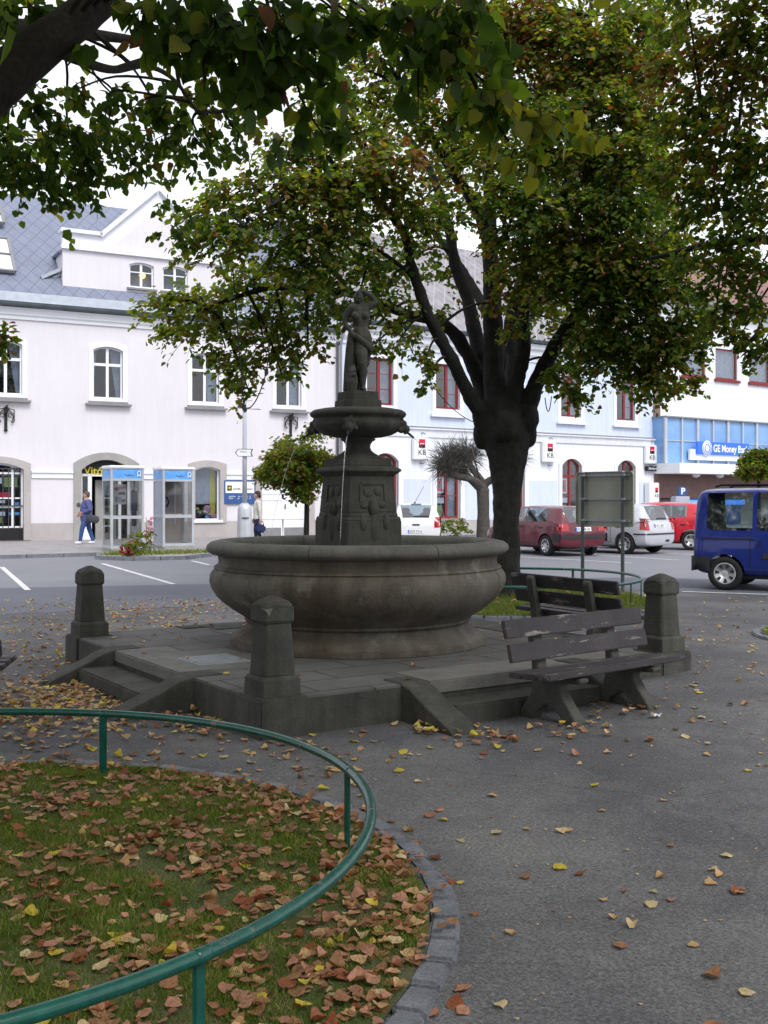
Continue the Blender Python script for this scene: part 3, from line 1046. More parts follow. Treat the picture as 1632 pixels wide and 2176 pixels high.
drp = [([S(420, 925, -0.05), S(540, 1020, -0.085), S(660, 1110, -0.085), S(770, 1160, -0.03), S(790, 1180, 0.03)], [0.02, 0.022, 0.026, 0.03, 0.028]),
       ([S(430, 960, -0.05), S(560, 1060, -0.085), S(690, 1160, -0.075), S(775, 1220, -0.02)], [0.018, 0.02, 0.024, 0.026]),
       ([S(740, 1180, -0.02), S(760, 1270, 0.0), S(750, 1330, 0.02)], [0.03, 0.026, 0.012]),
       ([S(700, 1200, 0.02), S(700, 1420, 0.06), S(700, 1500, 0.07)], [0.05, 0.045, 0.02]),
       ([S(430, 960, -0.02), S(425, 1200, 0.0), S(410, 1500, 0.02), S(400, 1900, 0.03)], [0.03, 0.045, 0.05, 0.055]),
       ([S(470, 1030, -0.01), S(480, 1250, 0.01), S(470, 1600, 0.03), S(470, 1900, 0.05)], [0.035, 0.045, 0.05, 0.05]),
       ([S(415, 980, -0.045), S(405, 1300, -0.04), S(390, 1700, -0.03)], [0.012, 0.013, 0.014]), ([S(455, 1040, -0.05), S(450, 1300, -0.045), S(440, 1560, -0.04)], [0.012, 0.013, 0.012])]
sculpt('drapery', drp, 0.008, 2, M['statue'], st)
urn = [([S(450, 1900, -0.05), S(450, 1780, -0.06), S(455, 1700, -0.06)], [0.05, 0.056, 0.048]), ([S(450, 1640, -0.06), S(450, 1580, -0.06), S(470, 1530, -0.04)], [0.042, 0.038, 0.028]),
       ([S(400, 1690, -0.08), S(480, 1670, -0.11)], [0.018, 0.016]), ([S(420, 1600, -0.09)], 0.014), ([S(475, 1590, -0.095)], 0.014)]
sculpt('dolphin_support', urn, 0.008, 2, M['statue'], st)

# ================================================================== BENCHES


def bench(label, loc, rz):
    """local x along the seat, -y the side one sits on; origin under the middle of the front edge of the seat."""
    t = thing('park_bench', label, 'bench', loc, rz, 'wooden park benches round the fountain')
    Lh = 0.79
    for y, z, wd in ((0.065, 0.385, 0.12), (0.20, 0.378, 0.12), (0.335, 0.368, 0.12)):
        MB().box((random.uniform(-.006, .006), y, z), (2 * Lh, wd, 0.04), (R(-3), 0, R(random.uniform(-.5, .5))), 0, 0.008).build('seat_plank', M['plank'], t)
    tl = R(-14)
    for y, z in ((0.40, 0.515), (0.445, 0.685)):
        MB().box((random.uniform(-.01, .01), y, z), (2 * Lh - 0.02, 0.036, 0.135), (tl, 0, R(random.uniform(-.4, .4))), 0, 0.007).build('back_plank', M['plank'], t)
    for s in (-0.42, 0.42):
        prof_f = [(0.27, 0.33), (0.42, 0.33), (0.36, 0.20), (0.26, 0.10), (0.16, 0.05), (0.10, -0.005), (0.0, -0.005), (-0.015, 0.06), (0.06, 0.12), (0.14, 0.19), (0.2, 0.27)]
        prof_f = [(0.02, 0.355), (0.44, 0.34), (0.505, 0.72), (0.48, 0.755), (0.445, 0.74), (0.40, 0.50), (0.39, 0.30), (0.42, 0.18), (0.52, 0.06), (0.53, -0.03), (0.42, -0.03), (0.36, 0.07), (0.27, 0.13), (0.17, 0.07), (0.10, -0.03), (-0.01, -0.03), (-0.01, 0.05), (0.09, 0.16), (0.16, 0.24), (0.17, 0.29), (0.02, 0.315)]
        # upright with slanting back post: a flat concrete casting, 9 cm thick
        back = [(0.44, 0.36), (0.455, 0.36), (0.55, 0.74), (0.53, 0.77), (0.49, 0.76), (0.40, 0.40)]
        body_ = [(0.0, 0.355), (0.44, 0.34), (0.52, 0.72), (0.535, 0.765), (0.505, 0.785), (0.475, 0.77), (0.46, 0.72), (0.385, 0.30), (0.41, 0.19), (0.50, 0.08), (0.53, -0.04), (0.41, -0.04), (0.37, 0.05), (0.27, 0.12), (0.17, 0.05), (0.12, -0.04), (0.0, -0.04), (0.02, 0.07), (0.10, 0.17), (0.16, 0.25), (0.15, 0.30), (0.0, 0.32)]
        # (y, z) outline; keep it behind the planks
        out = [(0.0, 0.353), (0.385, 0.338), (0.425, 0.50), (0.478, 0.72), (0.50, 0.745), (0.53, 0.73), (0.535, 0.70), (0.475, 0.42), (0.465, 0.30), (0.49, 0.18), (0.58, 0.06), (0.60, -0.04), (0.48, -0.04), (0.43, 0.06), (0.32, 0.13), (0.2, 0.06), (0.15, -0.04), (0.03, -0.04), (0.05, 0.06), (0.14, 0.17), (0.20, 0.25), (0.19, 0.295), (0.0, 0.315)]
        n = len(out)
        vs = [(s - 0.05, y, z) for y, z in out] + [(s + 0.05, y, z) for y, z in out]
        fs = [list(range(n)), [n + i for i in range(n)][::-1]] + [(i, n + i, n + (i + 1) % n, (i + 1) % n) for i in range(n)]
        ob = MB().add(vs, fs).build('leg', M['concrete'], t)
        b = ob.modifiers.new('b', 'BEVEL')
        b.width = 0.015
        b.segments = 2
        b.limit_method = 'ANGLE'
    return t


BD = Vector((0.78, 0.63, 0)).normalized()
mid = Vector((1.14, 7.47, 0)) + BD * 0.79
bench('weathered brown bench with peeling paint, nearest, in front of the fountain steps', (mid.x, mid.y, 0.0), math.atan2(BD.y, BD.x))
# second bench: back to the right edge of the platform, facing right
b2 = Vector((0.6, -0.8, 0)).normalized()
b2m = Vector((1.80, 11.0, 0)) + Vector((0.8, 0.6, 0)) * 0.42
bench('dark bench seen from behind, between the fountain and the tree lawn', (b2m.x + 0.05, b2m.y, gz(b2m.x, b2m.y)), R(123.5))
bench('dark bench cut off by the left edge, on the leaf strewn asphalt', (-3.66, 8.45, 0), R(183))

# ================================================================== LOW RAILS


def rail(label, cx, cy, a0, postdeg):
    z0 = gz(cx, cy)
    t = thing('lawn_rail', label, 'railing', (cx, cy, z0), 0, 'low green tube rails round the lawns')
    n = 120
    MB().tube([(2.07 * math.cos(2 * math.pi * k / n), 2.07 * math.sin(2 * math.pi * k / n), 0.40 + 0.006 * math.sin(6 * math.pi * k / n)) for k in range(n)], 0.0215, 12, loop=True).build('rail', M['green'], t)
    for a in postdeg:
        MB().tube([(2.07 * math.cos(R(a + q)), 2.07 * math.sin(R(a + q)), 0.40 + 0.006 * math.sin(3 * R(a + q))) for q in (-0.7, -0.35, 0, 0.35, 0.7)], [0.0218, 0.0238, 0.0242, 0.0238, 0.0218], 12).box((2.06 * math.cos(R(a)), 2.06 * math.sin(R(a)), 0.19), (0.014, 0.042, 0.42), (0, 0, R(a) + R(8)), 0, 0.003).build('post', M['green'], t)
    return t


rail('chipped green tube rail curving round the near leaf covered lawn', BEDS[0][0], BEDS[0][1], 0, (76, 18.5, -38.5, -96, -154, 134))
rail('green tube rail round the lawn of the big linden', BEDS[1][0], BEDS[1][1], 0, (-35, -10, 50, 110, 170, 230, 275))

# litter by the bench
for (x, y), sc_, lb in (((1.62, 7.68), 0.8, 'small crumpled white paper scrap on asphalt under the bench'), ((2.0, 7.95), 1.2, 'flat white paper scrap at the right foot of the bench')):
    mb = MB()
    vs = [(random.uniform(-.012, .012) + i * 0.02, random.uniform(-.012, .012) + j * 0.014, 0.006 + random.uniform(0, 0.028)) for j in range(4) for i in range(4)]
    mb.add(vs, [(j * 4 + i, j * 4 + i + 1, j * 4 + i + 5, j * 4 + i + 4) for j in range(3) for i in range(3)])
    ob = mb.build('paper_scrap', M['paper'])
    ob.location = (x, y, gz(x, y) + 0.003)
    ob.scale = (sc_, sc_, sc_)
    ob.rotation_euler = (0, 0, random.uniform(0, 3))
    tag(ob, lb, 'litter')

# ================================================================== BUILDINGS


class Frame:
    """a facade: origin O (ground point), direction along it; local x along the facade, local y into the house, z up."""

    def __init__(s, O, d):
        s.O, s.d = Vector((*O, 0)), Vector((*d, 0)).normalized()
        s.rz = math.atan2(s.d.y, s.d.x)
        s.n = Vector((-s.d.y, s.d.x, 0))

    def s_(s, px, off=0.0):
        u_ = (px - HX) / FP
        O = s.O + s.n * off
        return (u_ * O.y - O.x) / (s.d.x - u_ * s.d.y)

    def z(s, px, py, off=0.0):
        d = (s.O + s.n * off).y + s.s_(px, off) * s.d.y
        return EYE - (py - HY) / FP * d


def arch(s0, s1, z1, rise, n=10):
    if rise <= 0:
        return [(s0, z1), (s1, z1)]
    w_ = (s1 - s0) / 2
    r = (w_ * w_ + rise * rise) / (2 * rise)
    c, zc = (s0 + s1) / 2, z1 - r
    a = math.asin(min(1, w_ / r))
    return [(c + r * math.sin(-a + 2 * a * i / n), zc + r * math.cos(-a + 2 * a * i / n)) for i in range(n + 1)]


def outline(s0, s1, z0, z1, rise, n=10):
    return [(s1, z0), (s0, z0)] + arch(s0, s1, z1, rise, n)


def wall(par, name, s0, s1, z0, z1, ops, m, y=0.0, depth=0.22):
    """wall face with real openings and reveals; ops: (s0, s1, z0, z1, rise)."""
    X = sorted({s0, s1, *[v for o in ops for v in (o[0], o[1]) if s0 < v < s1]})
    Zs = sorted({z0, z1, *[v for o in ops for v in (o[2], o[3]) if z0 < v < z1]})
    mb = MB()
    for i in range(len(X) - 1):
        for j in range(len(Zs) - 1):
            cx, cz = (X[i] + X[i + 1]) / 2, (Zs[j] + Zs[j + 1]) / 2
            if any(o[0] < cx < o[1] and o[2] < cz < o[3] for o in ops):
                continue
            mb.add([(X[i], y, Zs[j]), (X[i + 1], y, Zs[j]), (X[i + 1], y, Zs[j + 1]), (X[i], y, Zs[j + 1])], [(0, 1, 2, 3)])
    for o in ops:
        a, b, c, d, rs = o
        zt = min(d, z1)
        zl = max(c, z0)
        if zl >= zt:
            continue
        top = arch(a, b, d, rs)
        if d <= z1 + 1e-6:
            if rs > 0:
                k = len(top)
                mb.add([(p[0], y, p[1]) for p in top] + [(p[0], y, d + 1e-4) for p in top], [(i, i + 1, k + i + 1, k + i) for i in range(k - 1)])
            k = len(top)
            mb.add([(p[0], y, p[1]) for p in top] + [(p[0], y + depth, p[1]) for p in top], [(i, i + 1, k + i + 1, k + i) for i in range(k - 1)])
        zs_ = zt - rs if d <= z1 + 1e-6 else zt
        for sx in (a, b):
            mb.add([(sx, y, zl), (sx, y + depth, zl), (sx, y + depth, zs_), (sx, y, zs_)], [(0, 1, 2, 3)])
        if c >= z0 - 1e-6:
            mb.add([(a, y, c), (b, y, c), (b, y + depth, c), (a, y + depth, c)], [(0, 1, 2, 3)])
    return mb.build(name, m, par, fix=False)


def window(par, s0, s1, z0, z1, rise, fm, y=0.12, mull=(0.5,), bars=(), fw=0.06, bw=0.045, curtain='sides', back='dark', name='window', dep=0.05, thin=0.022):
    """frame with mullion and bars > pane, curtain, room."""
    o, i_ = outline(s0, s1, z0, z1, rise), outline(s0 + fw, s1 - fw, z0 + fw, z1 - fw, rise * 0.9)
    mb = MB().ring(o, i_, y, y + dep)
    W_ = s1 - s0
    for q in mull:
        c = s0 + W_ * q
        mb.box2((c - bw, y - 0.012, z0 + 0.01), (c + bw, y + dep, z1 - rise * 0.02 - 0.02))
    for q in bars:
        qq, hb = (q, bw) if not isinstance(q, tuple) else q
        c = z0 + (z1 - z0) * qq
        mb.box2((s0 + 0.01, y - 0.006, c - hb), (s1 - 0.01, y + dep - 0.004, c + hb))
    f = mb.build(name, fm, par)
    MB().prism(outline(s0 + 0.01, s1 - 0.01, z0 + 0.01, z1 - 0.01, rise), y + 0.02, y + 0.026).build('pane', M['glass'], f)
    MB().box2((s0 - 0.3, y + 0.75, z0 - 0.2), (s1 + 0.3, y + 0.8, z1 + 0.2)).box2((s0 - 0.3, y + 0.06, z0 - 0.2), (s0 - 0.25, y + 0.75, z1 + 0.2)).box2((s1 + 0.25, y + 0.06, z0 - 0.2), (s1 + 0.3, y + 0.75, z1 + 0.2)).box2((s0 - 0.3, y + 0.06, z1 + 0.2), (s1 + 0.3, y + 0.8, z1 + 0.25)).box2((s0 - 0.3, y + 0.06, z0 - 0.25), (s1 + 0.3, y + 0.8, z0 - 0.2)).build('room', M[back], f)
    if curtain:
        mb = MB()

        def cloth(a0, a1, b0, b1, zt, zb_):
            n = 14
            vs = []
            for k in range(n + 1):
                t_ = k / n
                dy = 0.025 * math.sin(t_ * 26)
                vs += [(a0 + (a1 - a0) * t_, y + 0.2 + dy, zt), (b0 + (b1 - b0) * t_, y + 0.2 + dy, zb_)]
            mb.add(vs, [(2 * k, 2 * k + 2, 2 * k + 3, 2 * k + 1) for k in range(n)], 0, True)
        if curtain == 'sides':
            cloth(s0, s0 + W_ * 0.22, s0, s0 + W_ * 0.06, z1, z0 + (z1 - z0) * 0.25)
            cloth(s1 - W_ * 0.4, s1, s1 - W_ * 0.14, s1, z1, z0)
        elif curtain == 'right':
            cloth(s1 - W_ * 0.46, s1, s1 - W_ * 0.34, s1, z1, z0)
        elif curtain == 'full':
            cloth(s0, s1, s0, s1, z1, z0 + (z1 - z0) * 0.02)
        elif curtain == 'upper':
            cloth(s0, s1, s0, s1, z1, z0 + (z1 - z0) * 0.3)
        mb.build('curtain', M['curtain'], f)
    return f


def text(par, body, size, loc, rot, m, name='lettering', ext=0.004, align='CENTER', sx=1.0, bold=0.0):
    cu = bpy.data.curves.new('txt', 'FONT')
    cu.body = body
    cu.size = size
    cu.extrude = ext
    cu.align_x = align
    cu.align_y = 'CENTER'
    cu.offset = bold
    tmp = bpy.data.objects.new('txt', cu)
    COL.objects.link(tmp)
    me = evaluated(tmp)
    bpy.data.objects.remove(tmp)
    me.materials.clear()
    me.materials.append(m)
    o = link(name, me, m, par)
    o.location = loc
    o.rotation_euler = rot
    o.scale = (sx, 1, 1)
    return o


UP = (R(90), 0, 0)


def roofplane(par, name, pts, m, thick=0.08):
    """pts: quad on the slope (eaves left, eaves right, ridge right, ridge left) with UVs in metres."""
    a, b, c, d = [Vector(p) for p in pts]
    nn = (b - a).cross(d - a).normalized()
    vs = [a, b, c, d] + [p - nn * thick for p in (a, b, c, d)]
    me = bpy.data.meshes.new(name)
    me.from_pydata([tuple(v) for v in vs], [], [(0, 1, 2, 3), (7, 6, 5, 4), (0, 4, 5, 1), (1, 5, 6, 2), (2, 6, 7, 3), (3, 7, 4, 0)])
    uv = me.uv_layers.new(name='UVMap')
    eu = (b - a).normalized()
    ev = nn.cross(eu)
    for lp in me.loops:
        p = vs[lp.vertex_index] - a
        uv.data[lp.index].uv = (p.dot(eu), p.dot(ev) * 0.62)
    return link(name, me, m, par)


# ---- the pale pink house on the left
FA = Frame((P(100, 1154, 38.3).x, 38.3), (1.82, 1))
ph = thing('pink_house', 'pale pink two storey house with slate roof and gabled dormer', 'house', FA.O, FA.rz)
sL, sR = -9.0, FA.s_(721)
zE = FA.z(160, 660)
ops, wins = [], []
for px0, px1, pt, pb in ((-2, 47, 726, 842), (198, 261, 736, 845), (410, 463, 749, 855), (589, 638, 776, 862)):
    a, b = FA.s_(px0), FA.s_(px1)
    mx_ = (px0 + px1) / 2
    wins.append((a, b, FA.z(mx_, pb), FA.z(mx_, pt), 0.13))
wins[0] = (wins[0][1] - (wins[1][1] - wins[1][0]), *wins[0][1:])
wt_ = sum(w_[3] for w_ in wins[:3]) / 3
wb_ = sum(w_[2] for w_ in wins) / 4
ww_ = (wins[1][1] - wins[1][0])
wins = [((w_[0] + w_[1]) / 2 - ww_ / 2, (w_[0] + w_[1]) / 2 + ww_ / 2, wb_, wt_, 0.13) for w_ in wins]
wins.insert(0, (wins[0][0] - 3.9, wins[0][1] - 3.9, wb_, wt_, 0.13))
gd = {'shop': (FA.s_(-62), FA.s_(50), 0.12, FA.z(20, 984), 0.22), 'door': (FA.s_(173), FA.s_(279), 0.05, FA.z(225, 977), 0.38),
      'shopw': (FA.s_(414), FA.s_(467), FA.z(440, 1105), FA.z(440, 992), 0.12), 'gate': (FA.s_(556), FA.s_(654), 0.02, FA.z(605, 985), 0.4)}
allops = wins + list(gd.values())
zp_ = FA.z(100, 1112)
zc_ = FA.z(100, 680)
wall(ph, 'wall', sL, sR, zp_, zc_ + 0.3, allops, M['pink'])
wall(ph, 'plinth', sL, sR, -0.1, zp_, [o for o in allops if o[2] < zp_], M['beige'], y=-0.025, depth=0.24)
MB().box2((sL, 0.9, -0.1), (sR, 9.5, zc_)).build('house_body', M['dark'], ph) if False else None
# side walls and back, so that the house has a volume
mb = MB()
mb.box2((sL - 0.02, 0.02, -0.1), (sL + 0.2, 10.5, zE)).box2((sR - 0.2, 0.05, -0.1), (sR, 10.5, zE)).box2((sL, 10.3, -0.1), (sR, 10.5, zE))
mb.prism([(0.25, zE), (10.4, zE), (5.3, zE + 5.0)], sR - 0.2, sR - 0.02, 0, lambda a, y, b: (y, a, b))
mb.build('side_wall', M['pink'], ph)
# eaves cornice and gutter
mb = MB()
z0c = FA.z(160, 688)
prof = [(0.0, z0c), (-0.06, z0c), (-0.07, z0c + 0.13), (-0.13, z0c + 0.15), (-0.14, z0c + 0.33), (-0.22, z0c + 0.36), (-0.23, zE - 0.08), (0.0, zE - 0.08)]
mb.prism(prof, sL, sR, 0, lambda a, y, b: (y, a, b))
mb.build('cornice', M['white'], ph)
gp = [(-0.24 + 0.11 * math.cos(math.pi + math.pi * i / 8) - 0.09, zE + 0.06 + 0.13 * math.sin(math.pi + math.pi * i / 8)) for i in range(9)]
MB().prism(gp, sL, sR, 0, lambda a, y, b: (y, a, b)).build('gutter', M['tindark'], ph)
DR = 5.3
roofplane(ph, 'roof', [(sL, -0.24, zE + 0.06), (sR, -0.24, zE + 0.06), (sR, DR, zE + DR), (sL, DR, zE + DR)], M['slate'])
roofplane(ph, 'rear_roof', [(sR, 10.9, zE), (sL, 10.9, zE), (sL, DR, zE + DR), (sR, DR, zE + DR)], M['slate'])
# tin strip at the eaves
roofplane(ph, 'eaves_flashing', [(sL, -0.27, zE + 0.12), (sR, -0.27, zE + 0.12), (sR, 0.12, zE + 0.51), (sL, 0.12, zE + 0.51)], M['tin'], 0.03)
# dormer with a curved gable
dy = 0.75
a, b = FA.s_(133, dy), FA.s_(522, dy)
cxd = (a + b) / 2
zb_, zs_ = zE + 0.62, FA.z(150, 527, dy)
zpt = FA.z(160, 490, dy)
zap = FA.z(322, 399, dy)
k = (b - a)
dwin = [(FA.s_(275, dy), FA.s_(327, dy), FA.z(300, 612, dy), FA.z(300, 559, dy), 0.1), (FA.s_(346, dy), FA.s_(399, dy), FA.z(372, 618, dy), FA.z(372, 565, dy), 0.1)]
zlo, zhi = (dwin[0][2] + dwin[1][2]) / 2, (dwin[0][3] + dwin[1][3]) / 2
dwin = [(w_[0], w_[1], zlo, zhi, 0.1) for w_ in dwin]
wall(ph, 'dormer_wall', a, b, zE - 0.2, zs_, dwin, M['pink'], y=dy)
gab = [(a, zs_), (b, zs_), (b, zpt), (b - 0.2 * k, zpt), (b - 0.235 * k, zpt + 0.12), (cxd + 0.03 * k, zap), (cxd - 0.03 * k, zap), (a + 0.235 * k, zpt + 0.12), (a + 0.2 * k, zpt), (a, zpt)]
MB().prism(gab, dy - 0.004, dy + 0.3).build('gable', M['white'], ph)
MB().prism([(a + 0.24 * k, zs_ + 0.1), (b - 0.24 * k, zs_ + 0.1), (cxd, zap - 0.75)], dy - 0.02, dy + 0.02).build('gable_field', M['pink'], ph)
mb = MB()
mb.box2((a - 0.06, dy - 0.12, zs_ - 0.05), (b + 0.06, dy + 0.02, zs_ + 0.09))
mb.box2((a - 0.08, dy - 0.16, zpt - 0.10), (a + 0.2 * k, dy + 0.32, zpt + 0.03)).box2((b - 0.2 * k, dy - 0.16, zpt - 0.10), (b + 0.08, dy + 0.32, zpt + 0.03))
for s in (-1, 1):
    p0 = Vector((cxd + s * 0.31 * k, 0, zpt - 0.03))
    p1 = Vector((cxd + s * 0.01 * k, 0, zap + 0.02))
    dd = p1 - p0
    mb.box(((p0 + p1) / 2 + Vector((0, dy + 0.05, -0.06))), (dd.length, 0.42, 0.16), (0, -math.atan2(dd.z, dd.x) if s < 0 else -math.atan2(dd.z, dd.x), 0))
mb.build('gable_moulding', M['white'], ph)
MB().box2((a + 0.02, dy + 0.02, zE), (a + 0.2, 4.5, zs_)).build('dormer_cheek', M['pink'], ph)
MB().box2((b - 0.2, dy + 0.02, zE), (b - 0.02, 4.5, zs_)).build('dormer_cheek', M['pink'], ph)
for s in (-1, 1):
    q = a if s < 0 else b
    roofplane(ph, 'dormer_roof', [(q - s * -0.0 + s * 0.1, dy + 0.2, zs_ - 0.1), (q + s * 0.1, 6.0, zs_ - 0.1), (cxd, 6.0, zap - 0.5), (cxd, dy + 0.2, zap - 0.5)] if s > 0 else
              [(q - 0.1, 6.0, zs_ - 0.1), (q - 0.1, dy + 0.2, zs_ - 0.1), (cxd, dy + 0.2, zap - 0.5), (cxd, 6.0, zap - 0.5)], M['slate'])
MB().box((a - 0.35, dy + 0.35, zE + 1.45), (0.8, 0.3, 0.12), (0, R(-28), 0)).box((a - 0.30, dy + 0.75, zE + 1.30), (0.7, 0.8, 0.08), (0, R(-28), 0)).build('dormer_gutter', M['tin'], ph)
for w_ in dwin:
    f = window(ph, *w_, M['white'], y=dy + 0.1, bars=((0.62, 0.02),), curtain=None, back='dark')
MB().sphere((dwin[0][1] - 0.3, dy + 0.5, (zlo + zhi) / 2 + 0.1), 0.13).build('ceiling_lamp', mat('lit lamp shade', (0.8, 0.5, 0.15), 0.6, emit=(1.0, 0.5, 0.12), emits=1.5), ph)
MB().box2((dwin[0][0] - 0.1, dy - 0.12, zlo - 0.10), (dwin[0][1] + 0.1, dy + 0.02, zlo - 0.03)).build('flower_box', M['sill'], ph)
MB().box2((dwin[1][0] - 0.1, dy - 0.06, zlo - 0.08), (dwin[1][1] + 0.1, dy + 0.02, zlo - 0.03)).build('sill', M['sill'], ph)
# skylights in the slates
for (px0, px1, py0, py1) in ((-14, 24, 512, 588), (-30, 4, 418, 450)):
    yo = 1.7 if py0 > 500 else 3.6
    sa, sb = FA.s_(px0, yo), FA.s_(px1, yo)
    h = 1.05 if py0 > 500 else 0.6
    f = MB()
    c = Vector(((sa + sb) / 2, yo, zE + yo + 0.34 + 0.06))
    rt = Euler((R(45), 0, 0)).to_matrix()
    for dx, dz, sx_, sz_ in ((-(sb - sa) / 2, 0, 0.09, 2 * h), ((sb - sa) / 2, 0, 0.09, 2 * h), (0, h, sb - sa, 0.09), (0, -h, sb - sa, 0.09), (0, 0.0, sb - sa, 0.06)):
        f.box(c + rt @ Vector((dx, dz, 0.03)), (sx_, sz_, 0.12), rt)
    fo_ = f.build('skylight', M['sill'], ph)
    MB().box(c, (sb - sa, 2 * h, 0.04), rt).build('pane', mat('skylight glass', (0.75, 0.8, 0.86), 0.08, 0.02, 2, spec=0.8), fo_)
for i, w_ in enumerate(wins):
    f = window(ph, *w_, M['white'], bars=(0.655,), fw=0.055, bw=0.05, curtain='right' if i in (3, 4) else 'sides', back='roomred' if i == 3 else 'dark')
    ot = [(w_[1] + 0.17, w_[2] - 0.12), (w_[0] - 0.17, w_[2] - 0.12)] + arch(w_[0] - 0.17, w_[1] + 0.17, w_[3] + 0.16, 0.16)
    it = [(w_[1], w_[2]), (w_[0], w_[2])] + arch(w_[0], w_[1], w_[3], w_[4])
    MB().ring(ot, it, -0.035, 0.04).build('surround', M['white'], f)
    MB().box2((w_[0] - 0.16, -0.14, w_[2] - 0.20), (w_[1] + 0.16, 0.02, w_[2] - 0.12)).box2((w_[0] - 0.28, -0.20, w_[2] - 0.27), (w_[1] + 0.28, 0.02, w_[2] - 0.20)).build('sill', M['sill'], f)
# string course between the ground floor openings
zst = FA.z(100, 1003)
mb = MB()
spans = [(gd['shop'][1] + 0.27, gd['door'][0] - 0.3), (gd['door'][1] + 0.3, gd['shopw'][0] - 0.25), (gd['shopw'][1] + 0.25, gd['gate'][0] - 0.3), (gd['gate'][1] + 0.3, sR)]
for p, q in spans:
    MB().box2((p, -0.10, zst - 0.03), (q, 0.01, zst + 0.03)).box2((p, -0.05, zst - 0.22), (q, 0.01, zst - 0.03)).build('string_course', M['white'], ph)
# surrounds of the ground floor openings
for key, wd, mm in (('shop', 0.24, 'beige'), ('door', 0.28, 'greystone'), ('shopw', 0.26, 'beige'), ('gate', 0.28, 'beige')):
    g_ = gd[key]
    o = [(g_[1] + wd, max(g_[2] - (0.12 if key == 'shopw' else 0), -0.05)), (g_[0] - wd, max(g_[2] - (0.12 if key == 'shopw' else 0), -0.05))] + arch(g_[0] - wd, g_[1] + wd, g_[3] + wd * 0.95, g_[4] + 0.02)
    i_ = [(g_[1], g_[2]), (g_[0], g_[2])] + arch(g_[0], g_[1], g_[3], g_[4])
    MB().ring(o, i_, -0.06, 0.04).build('surround', M[mm], ph)
# shop front on the far left
g_ = gd['shop']
f = window(ph, g_[0], g_[1], 0.55, g_[3], g_[4], M['white'], y=0.14, mull=(0.28, 0.80), bars=((0.845, 0.03), (0.46, 0.025), (0.32, 0.025)), curtain=None, name='shop_window', bw=0.035)
MB().box2((g_[0], 0.10, 0.1), (g_[1], 0.2, 0.55)).build('shop_base', M['black'], ph)
mb = MB()
for i in range(9):
    x = g_[0] + (g_[1] - g_[0]) * (i + 0.5) / 9
    mb.box2((x - 0.012, 0.08, 0.5), (x + 0.012, 0.10, g_[3] - 0.2))
mb.box2((g_[0], 0.075, 1.3), (g_[1], 0.10, 1.34)).box2((g_[0], 0.075, 2.6), (g_[1], 0.10, 2.64))
mb.build('security_bars', M['inkgrey'], ph)
for (u0, u1, v0, v1, mm) in ((0.64, 0.90, 1.98, 2.32, 'lime'), (0.42, 0.76, 1.62, 1.80, 'signred'), (0.46, 0.6, 2.1, 2.3, 'paper'), (0.5, 0.66, 1.42, 1.52, 'paper'), (0.78, 0.93, 1.35, 1.45, 'boothblue'), (0.47, 0.66, 0.98, 1.12, 'paper'), (0.48, 0.6, 0.72, 0.95, 'lime'), (0.74, 0.94, 1.0, 1.1, 'boothblue'), (0.4, 0.95, 2.72, 2.95, 'boothblue'), (0.1, 0.4, 1.7, 2.3, 'paper'), (0.44, 0.7, 2.38, 2.52, 'flowerp'), (0.05, 0.38, 0.7, 1.3, 'lime')):
    MB().box2((g_[0] + (g_[1] - g_[0]) * u0, 0.18, v0), (g_[0] + (g_[1] - g_[0]) * u1, 0.19, v1)).build('poster', M[mm], f)
# doorway of the shop with a sign over the door
g_ = gd['door']
zt1 = FA.z(190, 1010)
dmb = MB().box2((g_[0], 0.2, zt1 - 0.03), (g_[1], 0.3, zt1 + 0.06))
dmb.box2((g_[0], 0.2, 0.05), (g_[0] + 0.08, 0.3, zt1)).box2((g_[0] + 0.28, 0.2, 0.05), (g_[0] + 0.42, 0.3, zt1)).box2((g_[1] - 0.42, 0.2, 0.05), (g_[1] - 0.32, 0.3, zt1)).box2((g_[1] - 0.08, 0.2, 0.05), (g_[1], 0.3, zt1))
dmb.box2((g_[0] + 0.08, 0.2, 0.05), (g_[0] + 0.28, 0.3, 0.9))
df = dmb.build('door_frame', M['white'], ph)
MB().box2((g_[0] + 0.08, 0.24, 0.9), (g_[0] + 0.28, 0.25, zt1)).build('pane', M['glass'], df)
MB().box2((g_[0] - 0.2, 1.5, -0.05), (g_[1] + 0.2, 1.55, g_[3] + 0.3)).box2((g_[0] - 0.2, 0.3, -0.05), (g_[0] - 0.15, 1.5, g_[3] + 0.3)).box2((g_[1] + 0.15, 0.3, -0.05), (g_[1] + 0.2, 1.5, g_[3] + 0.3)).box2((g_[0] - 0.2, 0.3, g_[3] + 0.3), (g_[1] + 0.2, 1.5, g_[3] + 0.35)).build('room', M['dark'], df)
lf = MB().box((g_[1] - 0.75, 0.75, 1.15), (0.9, 0.05, 2.2), (0, 0, R(20))).build('open_door', M['greystone'], df)
MB().box((g_[1] - 0.77, 0.715, 1.55), (0.25, 0.03, 1.0), (0, 0, R(20))).box((g_[1] - 0.77, 0.715, 0.6), (0.25, 0.03, 0.55), (0, 0, R(20))).build('door_pane', M['dark'], lf)
MB().prism([(g_[1] - 0.02, zt1 + 0.065), (g_[0] + 0.02, zt1 + 0.065)] + arch(g_[0] + 0.02, g_[1] - 0.02, g_[3] - 0.02, g_[4]), 0.20, 0.24).build('transom_board', M['black'], ph)
text(ph, 'Vitóm', 0.40, (FA.s_(181), 0.19, FA.z(195, 1001)), UP, M['yellow'], align='LEFT', bold=0.008)
MB().lathe([(0.07, 0), (0.07, 0.03), (0.04, 0.05), (0.001, 0.055)], 16, (FA.s_(166), -0.07, FA.z(166, 1072)), rot=Euler((R(90), 0, 0)).to_matrix()).build('door_bell', M['inkgrey'], ph)
